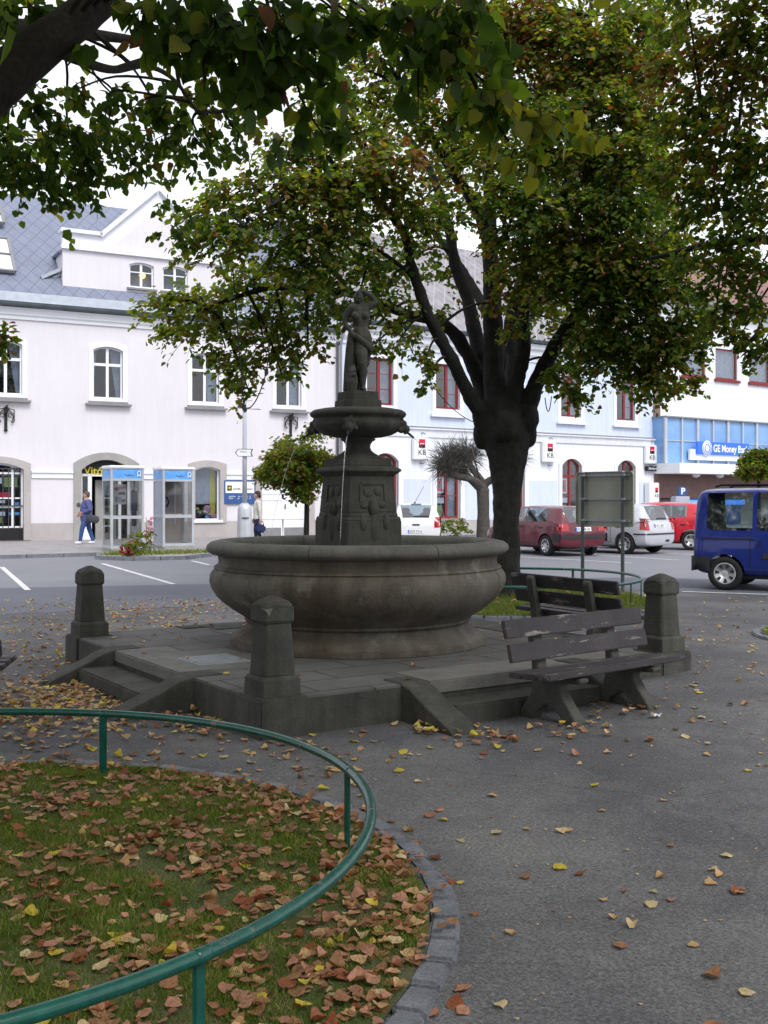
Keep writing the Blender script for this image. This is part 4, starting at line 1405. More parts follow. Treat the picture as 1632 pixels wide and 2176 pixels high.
# display window with curtain and goods
g_ = gd['shopw']
f = window(ph, *g_[:4], g_[4], M['white'], y=0.16, mull=(), bars=(), fw=0.05, curtain='upper', name='display_window', back='dark')
MB().box2((g_[1] - 0.28, 0.33, g_[2]), (g_[1] - 0.05, 0.36, g_[3])).build('yellow_drape', M['yellow'], f)
for i in range(13):
    c = (g_[0] + 0.12 + (g_[1] - g_[0] - 0.24) * random.random(), 0.27 + 0.05 * random.random(), g_[2] + 0.10 + 0.42 * random.random() ** 1.5)
    MB().sphere(c, random.uniform(0.07, 0.14), 10, 7, 0, (1.15, 0.4, 0.85)).build('display_goods', random.choice([M['paper'], M['lime'], M['boothblue'], M['flowerp'], M['bagc'], M['cream'], M['navyc']]), f)
MB().box2((g_[0] - 0.1, -0.1, g_[2] - 0.10), (g_[1] + 0.1, 0.03, g_[2])).build('sill', M['white'], f)
# white carriage gate
g_ = gd['gate']
mid_ = (g_[0] + g_[1]) / 2
for s in (0, 1):
    x0, x1 = (g_[0], mid_ - 0.01) if s == 0 else (mid_ + 0.01, g_[1])
    ob = MB().prism([(x1, 0.05), (x0, 0.05)] + [(x, z) for x, z in arch(g_[0], g_[1], g_[3], g_[4], 24) if x0 - 1e-3 <= x <= x1 + 1e-3], 0.2, 0.26).build('gate_leaf', M['white'], ph)
    c = (x0 + x1) / 2
    mb = MB()
    for zz0, zz1 in ((0.75, 1.55), (1.75, 2.5)):
        pts = [(c - 0.42, zz0 if zz0 > 1 else zz1), (c + 0.42, zz0 if zz0 > 1 else zz1)]
        mb.ring([(c - 0.5, zz0), (c + 0.5, zz0), (c + 0.5, zz1), (c - 0.5, zz1)], [(c - 0.44, zz0 + 0.06), (c + 0.44, zz0 + 0.06), (c + 0.44, zz1 - 0.06), (c - 0.44, zz1 - 0.06)], 0.18, 0.2)
    mb.build('panel_moulding', M['white'], ob)
    MB().box2((x0 + 0.05, 0.17, 0.05), (x1 - 0.08, 0.2, 0.42)).build('kick_plate', M['sill'], ob)
MB().tube([(mid_ + 0.08, 0.16, 1.15), (mid_ + 0.08, 0.14, 1.35)], 0.02, 8).build('gate_handle', M['black'], ph)
# downpipe at the right end
MB().tube([(sR - 0.12, -0.10, zE - 0.4), (sR - 0.12, -0.10, 0.05)], 0.055, 10).build('downpipe', M['inkgrey'], ph)

# ---- wall lanterns
for px, py, lb in ((12, 884, 'black wrought iron bracket lantern on the pink wall, at the left edge'), (617, 899, 'black wrought iron bracket lantern on the pink wall, above the round clipped tree')):
    lt = thing('wall_lantern', lb, 'lantern', FA.O + FA.d * FA.s_(px) + Vector((0, 0, FA.z(px, py))), FA.rz, 'wall lanterns on the pink house')
    mb = MB().box2((-0.05, -0.06, -0.42), (0.05, 0.0, 0.28)).box2((-0.07, -0.16, 0.1), (0.07, -0.06, 0.3)).tube([(0, -0.04, 0.3), (0, -0.3, 0.34)], 0.03, 8)
    mb.lathe([(0.03, 0), (0.07, 0.06), (0.04, 0.12), (0.001, 0.16)], 10, (0, -0.05, -0.55))
    mb.build('bracket', M['black'], lt)
    mb = MB()
    for s in (-1, 1):
        pts = [(s * (0.05 + 0.19 * math.sin(t_ * 2.4)), -0.09, 0.26 - 0.46 * t_) for t_ in [i / 10 for i in range(11)]]
        mb.tube(pts, 0.016, 6)
        pts = [(s * (0.13 + 0.06 * math.cos(t_)), -0.09, 0.02 + 0.07 * math.sin(t_)) for t_ in [i * 0.55 for i in range(11)]]
        mb.tube(pts, 0.014, 6)
        mb.tube([(s * 0.04, -0.09, 0.26), (s * 0.27, -0.09, 0.22), (s * 0.27, -0.09, -0.18), (s * 0.2, -0.09, -0.24), (s * 0.17, -0.09, -0.18)], 0.02, 6)
    mb.build('scrollwork', M['black'], lt)

# ---- the pale blue bank house and the bank with the glazed front
FBk = Frame((P(722, 1141, 43.9).x, 43.9), (1.34, 1))
bh = thing('blue_house', 'pale blue house with white ground floor and dark red windows', 'house', FBk.O, FBk.rz)
bL, bR = 0.12, FBk.s_(1388)
zEb = FBk.z(900, 702)
uw = []
for px0, px1 in ((780, 834), (925, 977), (1062, 1106), (1190, 1235), (1308, 1350)):
    mx_ = (px0 + px1) / 2
    uw.append((FBk.s_(px0), FBk.s_(px1), FBk.z(mx_, 862 + (mx_ - 807) * 0.042), FBk.z(mx_, 763 + (mx_ - 807) * 0.065)))
wz0, wz1 = sum(x[2] for x in uw[:2]) / 2, sum(x[3] for x in uw[:2]) / 2
hw_ = 0.69
uw = [((x[0] + x[1]) / 2 - hw_, (x[0] + x[1]) / 2 + hw_, wz0, wz1, 0.0) for x in uw]
lw_ = []
for px in (817, 951, 1090, 1213, 1329):
    c = FBk.s_(px)
    lw_.append((c - 0.68, c + 0.68, FBk.z(951, 1102), FBk.z(817, 963), 0.34))
zco = FBk.z(1000, 916)
zpan = FBk.z(870, 1018)
zpl = FBk.z(980, 1106)
bo = uw + lw_
wall(bh, 'upper_wall', bL, bR, zco, zEb + 0.1, bo, M['blue'])
wall(bh, 'ground_floor_wall', bL, bR, zpl, zco, bo, M['bwhite'], y=-0.04, depth=0.26)
wall(bh, 'plinth', bL, bR, -0.1, zpl, [o for o in bo if o[2] < zpl], M['beige'], y=-0.07, depth=0.28)
mb = MB()
edges = [bL + 0.02] + [v for o in lw_ for v in (o[0] - 0.32, o[1] + 0.32)] + [bR - 0.3]
for i in range(0, len(edges), 2):
    if edges[i + 1] - edges[i] > 0.2:
        MB().box2((edges[i], -0.055, zpl + 0.01), (edges[i + 1], -0.03, zpan)).build('blue_panel', M['blue'], bh)
mb = MB().prism([(0.0, zco - 0.38), (-0.10, zco - 0.36), (-0.12, zco - 0.2), (-0.14, zco - 0.06), (-0.22, zco - 0.03), (-0.22, zco + 0.04), (0.0, zco + 0.09)], bL, bR + 0.1, 0, lambda a, y, b: (y, a, b))
mb.build('cornice', M['bwhite'], bh)
MB().box2((bL, -0.24, zco + 0.045), (bR + 0.1, 0.0, zco + 0.085)).build('cornice_flashing', M['sill'], bh)
z0c = zEb - 0.9
prof = [(0.0, z0c), (-0.05, z0c), (-0.07, z0c + 0.12), (-0.2, z0c + 0.3), (-0.22, z0c + 0.5), (-0.36, z0c + 0.58), (-0.38, zEb - 0.1), (0.0, zEb - 0.1)]
MB().prism(prof, bL, bR, 0, lambda a, y, b: (y, a, b)).build('eaves_cornice', M['bwhite'], bh)
gp = [(-0.50 + 0.14 * math.cos(math.pi + math.pi * i / 8), zEb + 0.06 + 0.14 * math.sin(math.pi + math.pi * i / 8)) for i in range(9)]
MB().prism(gp, bL, bR, 0, lambda a, y, b: (y, a, b)).build('gutter', M['tindark'], bh)
roofplane(bh, 'roof', [(bL, -0.4, zEb), (bR, -0.4, zEb), (bR, 5.0, zEb + 5.3), (bL, 5.0, zEb + 5.3)], M['oldslate'])
roofplane(bh, 'rear_roof', [(bR, 10.4, zEb), (bL, 10.4, zEb), (bL, 5.0, zEb + 5.3), (bR, 5.0, zEb + 5.3)], M['oldslate'])
mb = MB().box2((bL, 0.05, -0.1), (bL + 0.2, 10, zEb)).box2((bR - 0.2, 0.05, -0.1), (bR - 0.02, 10, zEb)).box2((bL, 9.9, -0.1), (bR, 10.1, zEb))
mb.prism([(0.0, zEb), (10, zEb), (5.0, zEb + 4.9)], bR - 0.2, bR - 0.03, 0, lambda a, y, b: (y, a, b))
mb.build('side_wall', M['bwhite'], bh)
for i, w_ in enumerate(uw):
    f = window(bh, *w_, M['redframe'], y=0.1, bars=((0.345, 0.012), (0.67, 0.012)), fw=0.10, bw=0.07, curtain='right', back='roomred')
    MB().ring([(w_[1] + 0.2, w_[2] - 0.25), (w_[0] - 0.2, w_[2] - 0.25), (w_[0] - 0.2, w_[3] + 0.25), (w_[1] + 0.2, w_[3] + 0.25)], [(w_[1], w_[2]), (w_[0], w_[2]), (w_[0], w_[3]), (w_[1], w_[3])], -0.04, 0.03).build('surround', M['bwhite'], f)
    MB().box2((w_[0] - 0.3, -0.16, w_[2] - 0.36), (w_[1] + 0.3, 0.02, w_[2] - 0.25)).build('sill', M['bwhite'], f)
    MB().box2((w_[0], -0.02, w_[2] - 0.2), (w_[1], 0.03, w_[2])).build('apron', M['sill'], f)
for i, w_ in enumerate(lw_):
    f = window(bh, *w_, M['redframe'], y=0.1, mull=(0.5,), bars=((0.70, 0.06), (0.36, 0.02)), fw=0.10, bw=0.06, curtain='right' if i == 1 else None, back='roomred', name='arched_window')
    ot = [(w_[1] + 0.2, w_[2] - 0.02), (w_[0] - 0.2, w_[2] - 0.02)] + arch(w_[0] - 0.2, w_[1] + 0.2, w_[3] + 0.2, 0.44)
    it = [(w_[1], w_[2]), (w_[0], w_[2])] + arch(w_[0], w_[1], w_[3], w_[4])
    MB().ring(ot, it, -0.10, 0.03).build('surround', M['bwhite'], f)
    W_, H_ = w_[1] - w_[0], w_[3] - w_[2]
    for (u0, u1, v0, v1, mm) in ((0.12, 0.44, 0.40, 0.66, 'paper'), (0.17, 0.38, 0.43, 0.63, 'signred'), (0.2, 0.3, 0.48, 0.58, 'inkgrey'), (0.54, 0.60, 0.28, 0.68, 'paper'), (0.10, 0.46, 0.24, 0.33, 'paper'), (0.14, 0.36, 0.04, 0.21, 'lime')):
        MB().box2((w_[0] + W_ * u0, 0.16 + (0.01 if mm == 'paper' else 0.002 if mm == 'inkgrey' else 0.005), w_[2] + H_ * v0), (w_[0] + W_ * u1, 0.172, w_[2] + H_ * v1)).build('poster', M[mm], f)
    MB().box2((w_[0] - 0.22, -0.16, w_[2] - 0.10), (w_[1] + 0.22, 0.02, w_[2])).build('sill', M['sill'], f)

# ---- bank signs on the wall
for k, (px0, px1, py0, py1, lb) in enumerate(((869, 907, 929, 977, 'white lit box sign reading KB left of the bare pollard tree'), (1144, 1176, 940, 981, 'white lit box sign reading KB right of the big trunk'),
                                              (1379, 1406, 946, 986, 'white box sign reading KB with a small black sign under it'))):
    s0, s1 = FBk.s_(px0), FBk.s_(px1)
    z0, z1 = FBk.z(px0, py1), FBk.z(px0, py0)
    wd = 0.82
    c = (s0 + s1) / 2 if k < 2 else bR - 0.42
    sg = thing('bank_sign', lb, 'sign', FBk.O + FBk.d * c + Vector((0, 0, (z0 + z1) / 2)), FBk.rz, 'box signs on the blue bank house')
    h = 0.48
    ob = MB().box2((-wd / 2, -0.28, -h), (wd / 2, -0.07, h), 0, 0.04).build('sign_box', M['signwhite'], sg)
    em = MB().box2((-0.17, -0.29, 0.17), (0.17, -0.277, 0.40)).build('logo_red', M['signred'], sg)
    MB().box2((-0.17, -0.29, 0.03), (0.17, -0.277, 0.17)).build('logo_black', M['black'], sg)
    MB().box2((-0.11, -0.294, 0.19), (0.11, -0.289, 0.222)).build('logo_bar', M['signwhite'], sg)
    text(sg, 'KB', 0.33, (0.0, -0.287, -0.17), UP, M['inkgrey'], sx=1.1)
    MB().tube([(0.1, -0.0, h + 0.16), (0.1, -0.22, h + 0.2), (0.2, -0.26, h + 0.14)], 0.03, 8).tube([(0.1, 0.0, -h - 0.12), (0.1, -0.2, -h - 0.16), (0.2, -0.26, -h - 0.06)], 0.03, 8).build('bracket_lamp', M['galv'], sg)
    if k == 2:
        MB().box2((-0.35, -0.26, -h - 0.36), (0.62, -0.1, -h - 0.12)).build('lower_sign', M['black'], sg)
        text(sg, '(Bankomat', 0.17, (0.12, -0.265, -h - 0.24), UP, M['signwhite'])
c = FBk.s_(1376)
sg = thing('bank_totem', 'narrow white upright bank panel reading KB beside the brick pillar', 'sign', FBk.O + FBk.d * c + FBk.n * -0.25, FBk.rz)
MB().box2((-0.38, -0.2, 0.0), (0.38, 0.15, 2.35), 0, 0.03).build('panel', M['signwhite'], sg)
MB().box2((0.05, -0.206, 1.95), (0.27, -0.198, 2.1)).build('logo_red', M['signred'], sg)
MB().box2((0.05, -0.206, 1.85), (0.27, -0.198, 1.95)).build('logo_black', M['black'], sg)
text(sg, 'KB', 0.24, (0.16, -0.204, 1.68), UP, M['inkgrey'])
MB().box2((-0.3, -0.206, 0.3), (0.3, -0.198, 1.4)).build('lower_panel', M['white'], sg)

# ---- bank with blue glazed band
gk = thing('bank_building', 'white bank building with blue glazed first floor and brown ground floor', 'building', FBk.O + FBk.d * bR, FBk.rz)


def gs(px, off=0.0):
    return FBk.s_(px, off) - bR


gR = 22.0
zb1 = FBk.z(1500, 892, -0.8)          # top of the band
zb0 = FBk.z(1404, 984, -0.8)
zrf = FBk.z(1500, 645)
gw = []
for px0, px1 in ((1452, 1497), (1517, 1570), (1587, 1640), (1660, 1712), (1730, 1780)):
    gw.append((gs(px0), gs(px1), FBk.z(1540, 806), FBk.z(1540, 742), 0.0))
wd_ = 1.95
gw = [((x[0] + x[1]) / 2 - wd_ / 2, (x[0] + x[1]) / 2 + wd_ / 2, x[2], x[3], 0) for x in gw]
wall(gk, 'upper_wall', 0.45, gR, zb1, zrf, gw, M['bwhite'])
MB().box2((0.0, -0.06, 0.0), (0.5, 0.3, zrf)).build('brown_pillar', M['brown'], gk)
for i, w_ in enumerate(gw):
    f = window(gk, *w_, M['redframe'], y=0.06, mull=(0.95,), bars=(), fw=0.08, bw=0.03, curtain='full', back='dark')
    MB().box2((w_[0] - 0.12, -0.12, w_[2] - 0.16), (w_[1] + 0.15, 0.02, w_[2] - 0.02)).build('sill', M['redframe'], f)
b0 = gs(1408, -0.8) + 0.2
mb = MB().box2((b0, -0.75, zb0), (gR, 0.0, zb1))
mb.build('glazed_band', M['bandblue'], gk)
pw = (gs(1632, -0.8) - b0) / 6.85
mb = MB()
for i in range(16):
    x = b0 + 0.04 + i * pw
    if x > gR:
        break
    wv = 0.09 if i % 2 == 0 else 0.05
    mb.box2((x - wv, -0.84, zb0), (x + wv, -0.75, zb1))
mb.box2((b0, -0.80, (zb0 + zb1) / 2 - 0.02), (gR, -0.75, (zb0 + zb1) / 2 + 0.02))
mb.build('mullion', M['alu'], gk)
MB().box2((b0 - 0.08, -0.9, zb1), (gR, 0.02, zb1 + 0.07)).build('band_flashing', M['sill'], gk)
MB().box2((b0 + 0.0, -1.7, zb0 - 0.52), (gR, 0.0, zb0)).build('canopy', M['white'], gk)
mb = MB()
for i in range(6):
    mb.sphere((b0 + 2.3 + i * 2.0, -0.95, zb0 - 0.56), 0.22, 12, 8, 0, (1, 1, 0.7))
mb.build('canopy_lamp', M['signwhite'], gk)
zg = zb0 - 0.52
MB().box2((0.5, 0.2, zg - 1.25), (gR, 0.5, zg)).build('brown_fascia', M['brown'], gk)
g0 = 0.5
MB().box2((0.5, 0.75, 0.0), (gR, 0.95, zg - 1.2)).build('ground_floor_wall', M['greystone'], gk)
MB().box2((gs(1425), 0.6, 0.05), (gs(1443), 0.72, zg - 1.3)).build('dark_panel', M['brown'], gk)
df = MB().box2((gs(1443), 0.55, 0.0), (gs(1478), 0.74, zg - 1.22)).build('door_frame', M['alu'], gk)
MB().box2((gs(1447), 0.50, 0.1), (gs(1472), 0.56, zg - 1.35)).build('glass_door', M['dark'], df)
MB().box2((gs(1453), 0.47, 1.3), (gs(1462), 0.50, 2.0)).build('door_notice', M['signwhite'], df)
for px in (1505, 1575):
    f = MB().box2((gs(px) - 0.75, 0.55, 0.1), (gs(px) + 0.75, 0.76, zg - 1.75)).build('cash_machine', M['inkgrey'] if px == 1505 else M['navy'], gk)
    MB().box2((gs(px) - 1.0, 0.45, zg - 1.62), (gs(px) + 1.0, 0.76, zg - 1.36)).build('blue_light', mat('blue lit awning', (0.08, 0.25, 0.8), 0.4, 0.3, 1.0, emit=(0.08, 0.28, 0.9), emits=0.6), f)
MB().box2((gs(1408), 0.58, 1.1), (gs(1416), 0.74, 2.1)).build('notice_board', M['signwhite'], gk)
roofplane(gk, 'roof', [(0.0, -0.5, zrf), (gR, -0.5, zrf), (gR, 5.2, zrf + 4.2), (0.0, 5.2, zrf + 4.2)], M['tile'])
roofplane(gk, 'rear_roof', [(gR, 11, zrf), (0, 11, zrf), (0, 5.2, zrf + 4.2), (gR, 5.2, zrf + 4.2)], M['tile'])
MB().box2((0, -0.6, zrf - 0.18), (gR, -0.42, zrf + 0.04)).build('gutter', M['sill'], gk)
MB().box2((0.02, 0.32, 0), (0.25, 10.5, zrf + 0.1)).box2((gR - 0.2, 0.2, 0), (gR, 10.5, zrf)).box2((0.0, 10.4, 0), (gR, 10.6, zrf)).build('side_wall', M['bwhite'], gk)
# its sign
yo = -1.0
s0, s1 = FBk.s_(1468, yo), FBk.s_(1584, yo)
zt, zbn = FBk.z(1480, 940, yo), FBk.z(1468, 977, yo)
sg = thing('fascia_sign', 'blue and white fascia sign reading GE Money Bank on the glazed front', 'sign', FBk.O + FBk.d * ((s0 + s1) / 2) + FBk.n * yo + Vector((0, 0, (zt + zbn) / 2)), FBk.rz)
hw2, hh2 = (s1 - s0) / 2, (zt - zbn) / 2
MB().box2((-hw2 - 0.05, -0.02, -hh2), (hw2 + 0.4, 0.12, hh2 - 0.35)).build('back_panel', M['signwhite'], sg)
MB().box2((-hw2 + 0.35, -0.14, -hh2 + 0.30), (hw2 + 0.15, -0.025, hh2 + 0.05), 0, 0.02).build('front_panel', M['signblue'], sg)
MB().lathe([(0.40, 0), (0.40, 0.02), (0.001, 0.021)], 32, (-hw2 + 1.15, -0.14, 0.16), rot=Euler((R(90), 0, 0)).to_matrix()).build('logo_disc', M['signwhite'], sg)
mb = MB()
for r_, t_ in ((0.33, 0.012), (0.2, 0.02)):
    mb.tube([(r_ * math.cos(2 * math.pi * i / 24) - hw2 + 1.15, -0.165, 0.16 + r_ * math.sin(2 * math.pi * i / 24)) for i in range(24)], t_, 6, loop=True)
mb.build('logo_ring', M['signblue'], sg)
text(sg, 'GE Money Bank', 0.52, (0.85, -0.152, 0.16), UP, M['signwhite'], bold=0.012, sx=0.9)

# ---- office board beside the gate
s0, s1 = FA.s_(475), FA.s_(541)
z0, z1 = FA.z(508, 1071), FA.z(508, 1021)
ob = thing('office_board', 'blue and white office board with a yellow flower logo on the pink wall', 'sign', FA.O + FA.d * ((s0 + s1) / 2) + Vector((0, 0, (z0 + z1) / 2)), FA.rz)
hw2, hh2 = (s1 - s0) / 2, (z1 - z0) / 2
MB().box2((-hw2, -0.08, -hh2), (hw2, -0.003, hh2)).build('board', M['navy'], ob)
MB().box2((-hw2 + 0.05, -0.088, -0.03), (hw2 - 0.05, -0.078, hh2 - 0.05)).build('white_panel', M['signwhite'], ob)
MB().box2((-hw2 + 0.12, -0.095, 0.06), (-hw2 + 0.30, -0.087, 0.26)).build('logo_square', M['black'], ob)
mb = MB()
for dx_, dz_ in ((0.03, 0), (-0.03, 0), (0, 0.03), (0, -0.03)):
    mb.sphere((-hw2 + 0.21 + dx_, -0.098, 0.16 + dz_), 0.03, 8, 6, 0, (1, 0.3, 1))
mb.build('logo_flower', M['yellow'], ob)
text(ob, 'KATER      BANKA', 0.10, (0.12, -0.093, 0.12), UP, M['inkgrey'])
text(ob, 'pobočka     po - čt       8 - 17\nklient         pá              8 - 16', 0.075, (0, -0.085, -0.2), UP, M['signwhite'])


# ================================================================== VEHICLES
def car(label, paint, L_, W_, H_, wb, rear_oh, wr, st, cat='car', hubst=6, trim=None, name='parked_car'):
    """st: stations from the rear: (x, z_low, z_belt, z_top, half width belt, half width roof, side glass?, top glass?)."""
    t = thing(name, label, cat)
    n_ = 9
    vs, fs, ms = [], [], []
    for (x, zl, zb_, zt_, hb, ht, sg_, tg_) in st:
        half = W_ / 2
        k_ = hb / half
        if zt_ - zb_ > 0.12:
            pr = [(0, zl), (hb * 0.9, zl), (hb * 0.99, zl + 0.12), (hb, (zl + zb_) / 2 + 0.05), (hb * 0.965, zb_ - 0.02), (hb * 0.945, zb_ + 0.02), (ht, zt_ - 0.09), (ht - 0.07, zt_ - 0.025), (0, zt_)]
        else:
            pr = [(0, zl), (hb * 0.9, zl), (hb * 0.99, zl + 0.12), (hb, (zl + zb_) / 2 + 0.05), (hb * 0.965, zb_ - 0.03), (hb * 0.93, zb_), (hb * 0.8, zb_ + (zt_ - zb_) * 0.6), (hb * 0.55, zb_ + (zt_ - zb_) * 0.85), (0, zt_)]
        row = [(x, -y, z) for y, z in pr] + [(x, y, z) for y, z in pr[-2:0:-1]]
        vs += row
    m_ = 2 * n_ - 2
    for i in range(len(st) - 1):
        for j in range(m_):
            fs.append((i * m_ + j, i * m_ + (j + 1) % m_, (i + 1) * m_ + (j + 1) % m_, (i + 1) * m_ + j))
            jj = j if j < n_ - 1 else m_ - 1 - j
            ms.append(1 if (jj == 5 and st[i][6]) or (jj == 7 and st[i][7]) else 0)
    fs.append(list(range(m_)))
    ms.append(0)
    fs.append([(len(st) - 1) * m_ + j for j in range(m_)][::-1])
    ms.append(0)
    me = bpy.data.meshes.new('b')
    me.from_pydata(vs, [], fs)
    me.polygons.foreach_set('material_index', ms)
    me.materials.append(M[paint])
    me.materials.append(M['carglass'])
    bm = bmesh.new()
    bm.from_mesh(me)
    bmesh.ops.recalc_face_normals(bm, faces=bm.faces[:])
    cl = bm.edges.layers.float.get('crease_edge') or bm.edges.layers.float.new('crease_edge')
    vl = bm.verts.layers.float.get('crease_vert') or bm.verts.layers.float.new('crease_vert')
    for e in bm.edges:
        mi = {f.material_index for f in e.link_faces}
        if len(mi) == 2:
            e[cl] = 1.0
            for v in e.verts:
                v[vl] = 1.0
    bm.to_mesh(me)
    bm.free()
    tmp = bpy.data.objects.new('b', me)
    COL.objects.link(tmp)
    ss = tmp.modifiers.new('s', 'SUBSURF')
    ss.levels = ss.render_levels = 2
    x_r, x_f = -L_ / 2 + rear_oh, -L_ / 2 + rear_oh + wb
    cm = MB()
    for x in (x_r, x_f):
        cm.lathe([(0.001, -W_), (wr + 0.045, -W_), (wr + 0.045, W_), (0.001, W_)], 32, (x, 0, wr), rot=Euler((R(90), 0, 0)).to_matrix(), smooth=False)
    cut = cm.build('c', M['plastic'])
    bo_ = tmp.modifiers.new('w', 'BOOLEAN')
    bo_.object = cut
    bo_.operation = 'DIFFERENCE'
    bo_.solver = 'EXACT'
    res = evaluated(tmp)
    for o in (tmp, cut):
        bpy.data.objects.remove(o)
    bm = bmesh.new()
    bm.from_mesh(res)
    bvh = BVHTree.FromBMesh(bm)
    g = bm.copy()
    bmesh.ops.delete(bm, geom=[f for f in bm.faces if f.material_index == 1], context='FACES')
    for f in bm.faces:
        f.smooth = True
        f.material_index = 0
    bm.to_mesh(res)
    bm.free()
    res.materials.clear()
    res.materials.append(M[paint])
    bd = link('body', res, M[paint], t)
    es = bd.modifiers.new('e', 'EDGE_SPLIT')
    es.split_angle = R(40)
    bmesh.ops.delete(g, geom=[f for f in g.faces if f.material_index != 1], context='FACES')
    seen = set()
    g.faces.ensure_lookup_table()
    for f0 in g.faces:
        if f0.index in seen:
            continue
        stack, comp = [f0], []
        seen.add(f0.index)
        while stack:
            f = stack.pop()
            comp.append(f)
            for e in f.edges:
                for f2 in e.link_faces:
                    if f2.index not in seen:
                        seen.add(f2.index)
                        stack.append(f2)
        vi = {}
        for f in comp:
            for v in f.verts:
                vi.setdefault(v.index, (len(vi), v.co.copy()))
        o = MB().add([c for _, c in sorted(vi.values(), key=lambda q: q[0])], [[vi[v.index][0] for v in f.verts] for f in comp], 0, True).build('window', M['carglass'], t)
    g.free()

    def patch(name, c, dr, uu, vv, hu, hv, m, eps=0.006, nu=6, nv=4, par=t):
        c, dr, uu, vv = Vector(c), Vector(dr).normalized(), Vector(uu), Vector(vv)
        pts = []
        for j in range(nv + 1):
            for i in range(nu + 1):
                p = c + uu * hu * (2 * i / nu - 1) + vv * hv * (2 * j / nv - 1)
                h, nn, ix, ds = bvh.ray_cast(p - dr * 1.5, dr)
                if h is None or (h - p).length > 0.7:
                    h = p
                pts.append(h - dr * eps)
        f_ = [(j * (nu + 1) + i, j * (nu + 1) + i + 1, (j + 1) * (nu + 1) + i + 1, (j + 1) * (nu + 1) + i) for j in range(nv) for i in range(nu)]
        return MB().add(pts, f_, 0, True).build(name, m, par)
    for x in (x_r, x_f):
        for s in (-1, 1):
            mb = MB()
            rt = Euler((R(-90) if s > 0 else R(90), 0, 0)).to_matrix()
            wy = s * (W_ / 2 - 0.10)
            mb.lathe([(wr * 0.62, -0.08), (wr * 0.9, -0.09), (wr, -0.06), (wr, 0.06), (wr * 0.95, 0.085), (wr * 0.7, 0.09), (wr * 0.64, 0.075), (wr * 0.62, 0.02)], 36, (x, wy, wr), rot=rt)
            w_o = mb.build('wheel', M['rubber'], t)
            mb = MB()
            mb.lathe([(wr * 0.66, 0.078), (wr * 0.62, 0.086), (wr * 0.56, 0.078), (wr * 0.3, 0.07), (wr * 0.2, 0.078), (0.001, 0.08)], 36, (x, wy, wr), rot=rt)
            for k in range(hubst):
                a = 2 * math.pi * k / hubst + 0.3
                c = Vector((math.cos(a) * wr * 0.44, math.sin(a) * wr * 0.44, 0.082))
                e1 = Vector((math.cos(a), math.sin(a), 0))
                e2 = Vector((-math.sin(a), math.cos(a), 0))
                ps = [c + e1 * wr * 0.12 * p + e2 * wr * (0.11 if hubst > 5 else 0.17) * q for p, q in ((-1, -0.5), (1, -1), (1, 1), (-1, 0.5))]
                mb.add([rt @ p + Vector((x, wy, wr)) for p in ps], [(0, 1, 2, 3)], 1)
            mb.build('hubcap', [M['hub'], M['plastic']], w_o)
    # seats and dashboard seen through the glass
    for x in (x_r + 0.55, x_r + 1.35):
        for s in (-0.36, 0.36):
            MB().box((x, s, 0.78), (0.14, 0.48, 0.62), (0, R(-12), 0), 0, 0.05).box((x - 0.09, s, 1.16), (0.09, 0.26, 0.2), None, 0, 0.04).build('seat', M['seat'], t)
    MB().box((x_f - 0.15, 0, zb_ * 0 + st[len(st) // 2][2] - 0.16), (0.5, W_ * 0.8, 0.2), None, 0, 0.05).box((0, 0, 0.24), (L_ * 0.8, W_ * 0.62, 0.1)).build('dashboard', M['seat'], t)
    if cat == 'car':
        for s in (-1, 1):
            for x in (-L_ * 0.06, L_ * 0.19, x_r + wr + 0.16):
                patch('door_seam', (x, s * W_ / 2, 0.60), (0, -s, 0), (1, 0, 0), (0, 0, 1), 0.007, 0.26, M['black'], 0.003, 1, 8)
            patch('sill_seam', (0.05, s * W_ / 2, 0.335), (0, -s, 0), (1, 0, 0), (0, 0, 1), L_ * 0.22, 0.006, M['black'], 0.003, 10, 1)
            for x in (-L_ * 0.03, -L_ * 0.27):
                patch('door_handle', (x, s * W_ / 2, 0.78), (0, -s, 0), (1, 0, 0), (0, 0, 1), 0.08, 0.018, M['black'], 0.012, 2, 1)
    return t, patch, x_r, x_f


def place(t, h, contact, xr, side, yw):
    """put the car so that one wheel stands on the contact point; side +1 left, -1 right."""
    h = Vector((*h, 0)).normalized()
    l = Vector((-h.y, h.x, 0))
    o = Vector((*contact, 0)) - h * xr - l * (side * yw)
    t.location = (o.x, o.y, gz(o.x, o.y) + 0.004)
    t.rotation_euler = (0, 0, math.atan2(h.y, h.x))


def plate(t, patch, x, z, y=0.0, txt='', dr=(1, 0, 0), wd=0.26):
    p = patch('number_plate', (x, y, z), dr, (0, 1, 0), (0, 0, 1), wd, 0.055, M['signwhite'], 0.014, 2, 1)
    if txt:
        q = p.data.vertices[0].co
        text(p, txt, 0.10, (x if False else min(v.co.x for v in p.data.vertices) - 0.006, y, z), (R(90), 0, R(-90)), M['inkgrey'], name='plate_lettering', ext=0.001)
    b = patch('plate_strip', (x, y + wd * 0.92, z), dr, (0, 1, 0), (0, 0, 1), 0.022, 0.05, M['signblue'], 0.017, 1, 1, p)


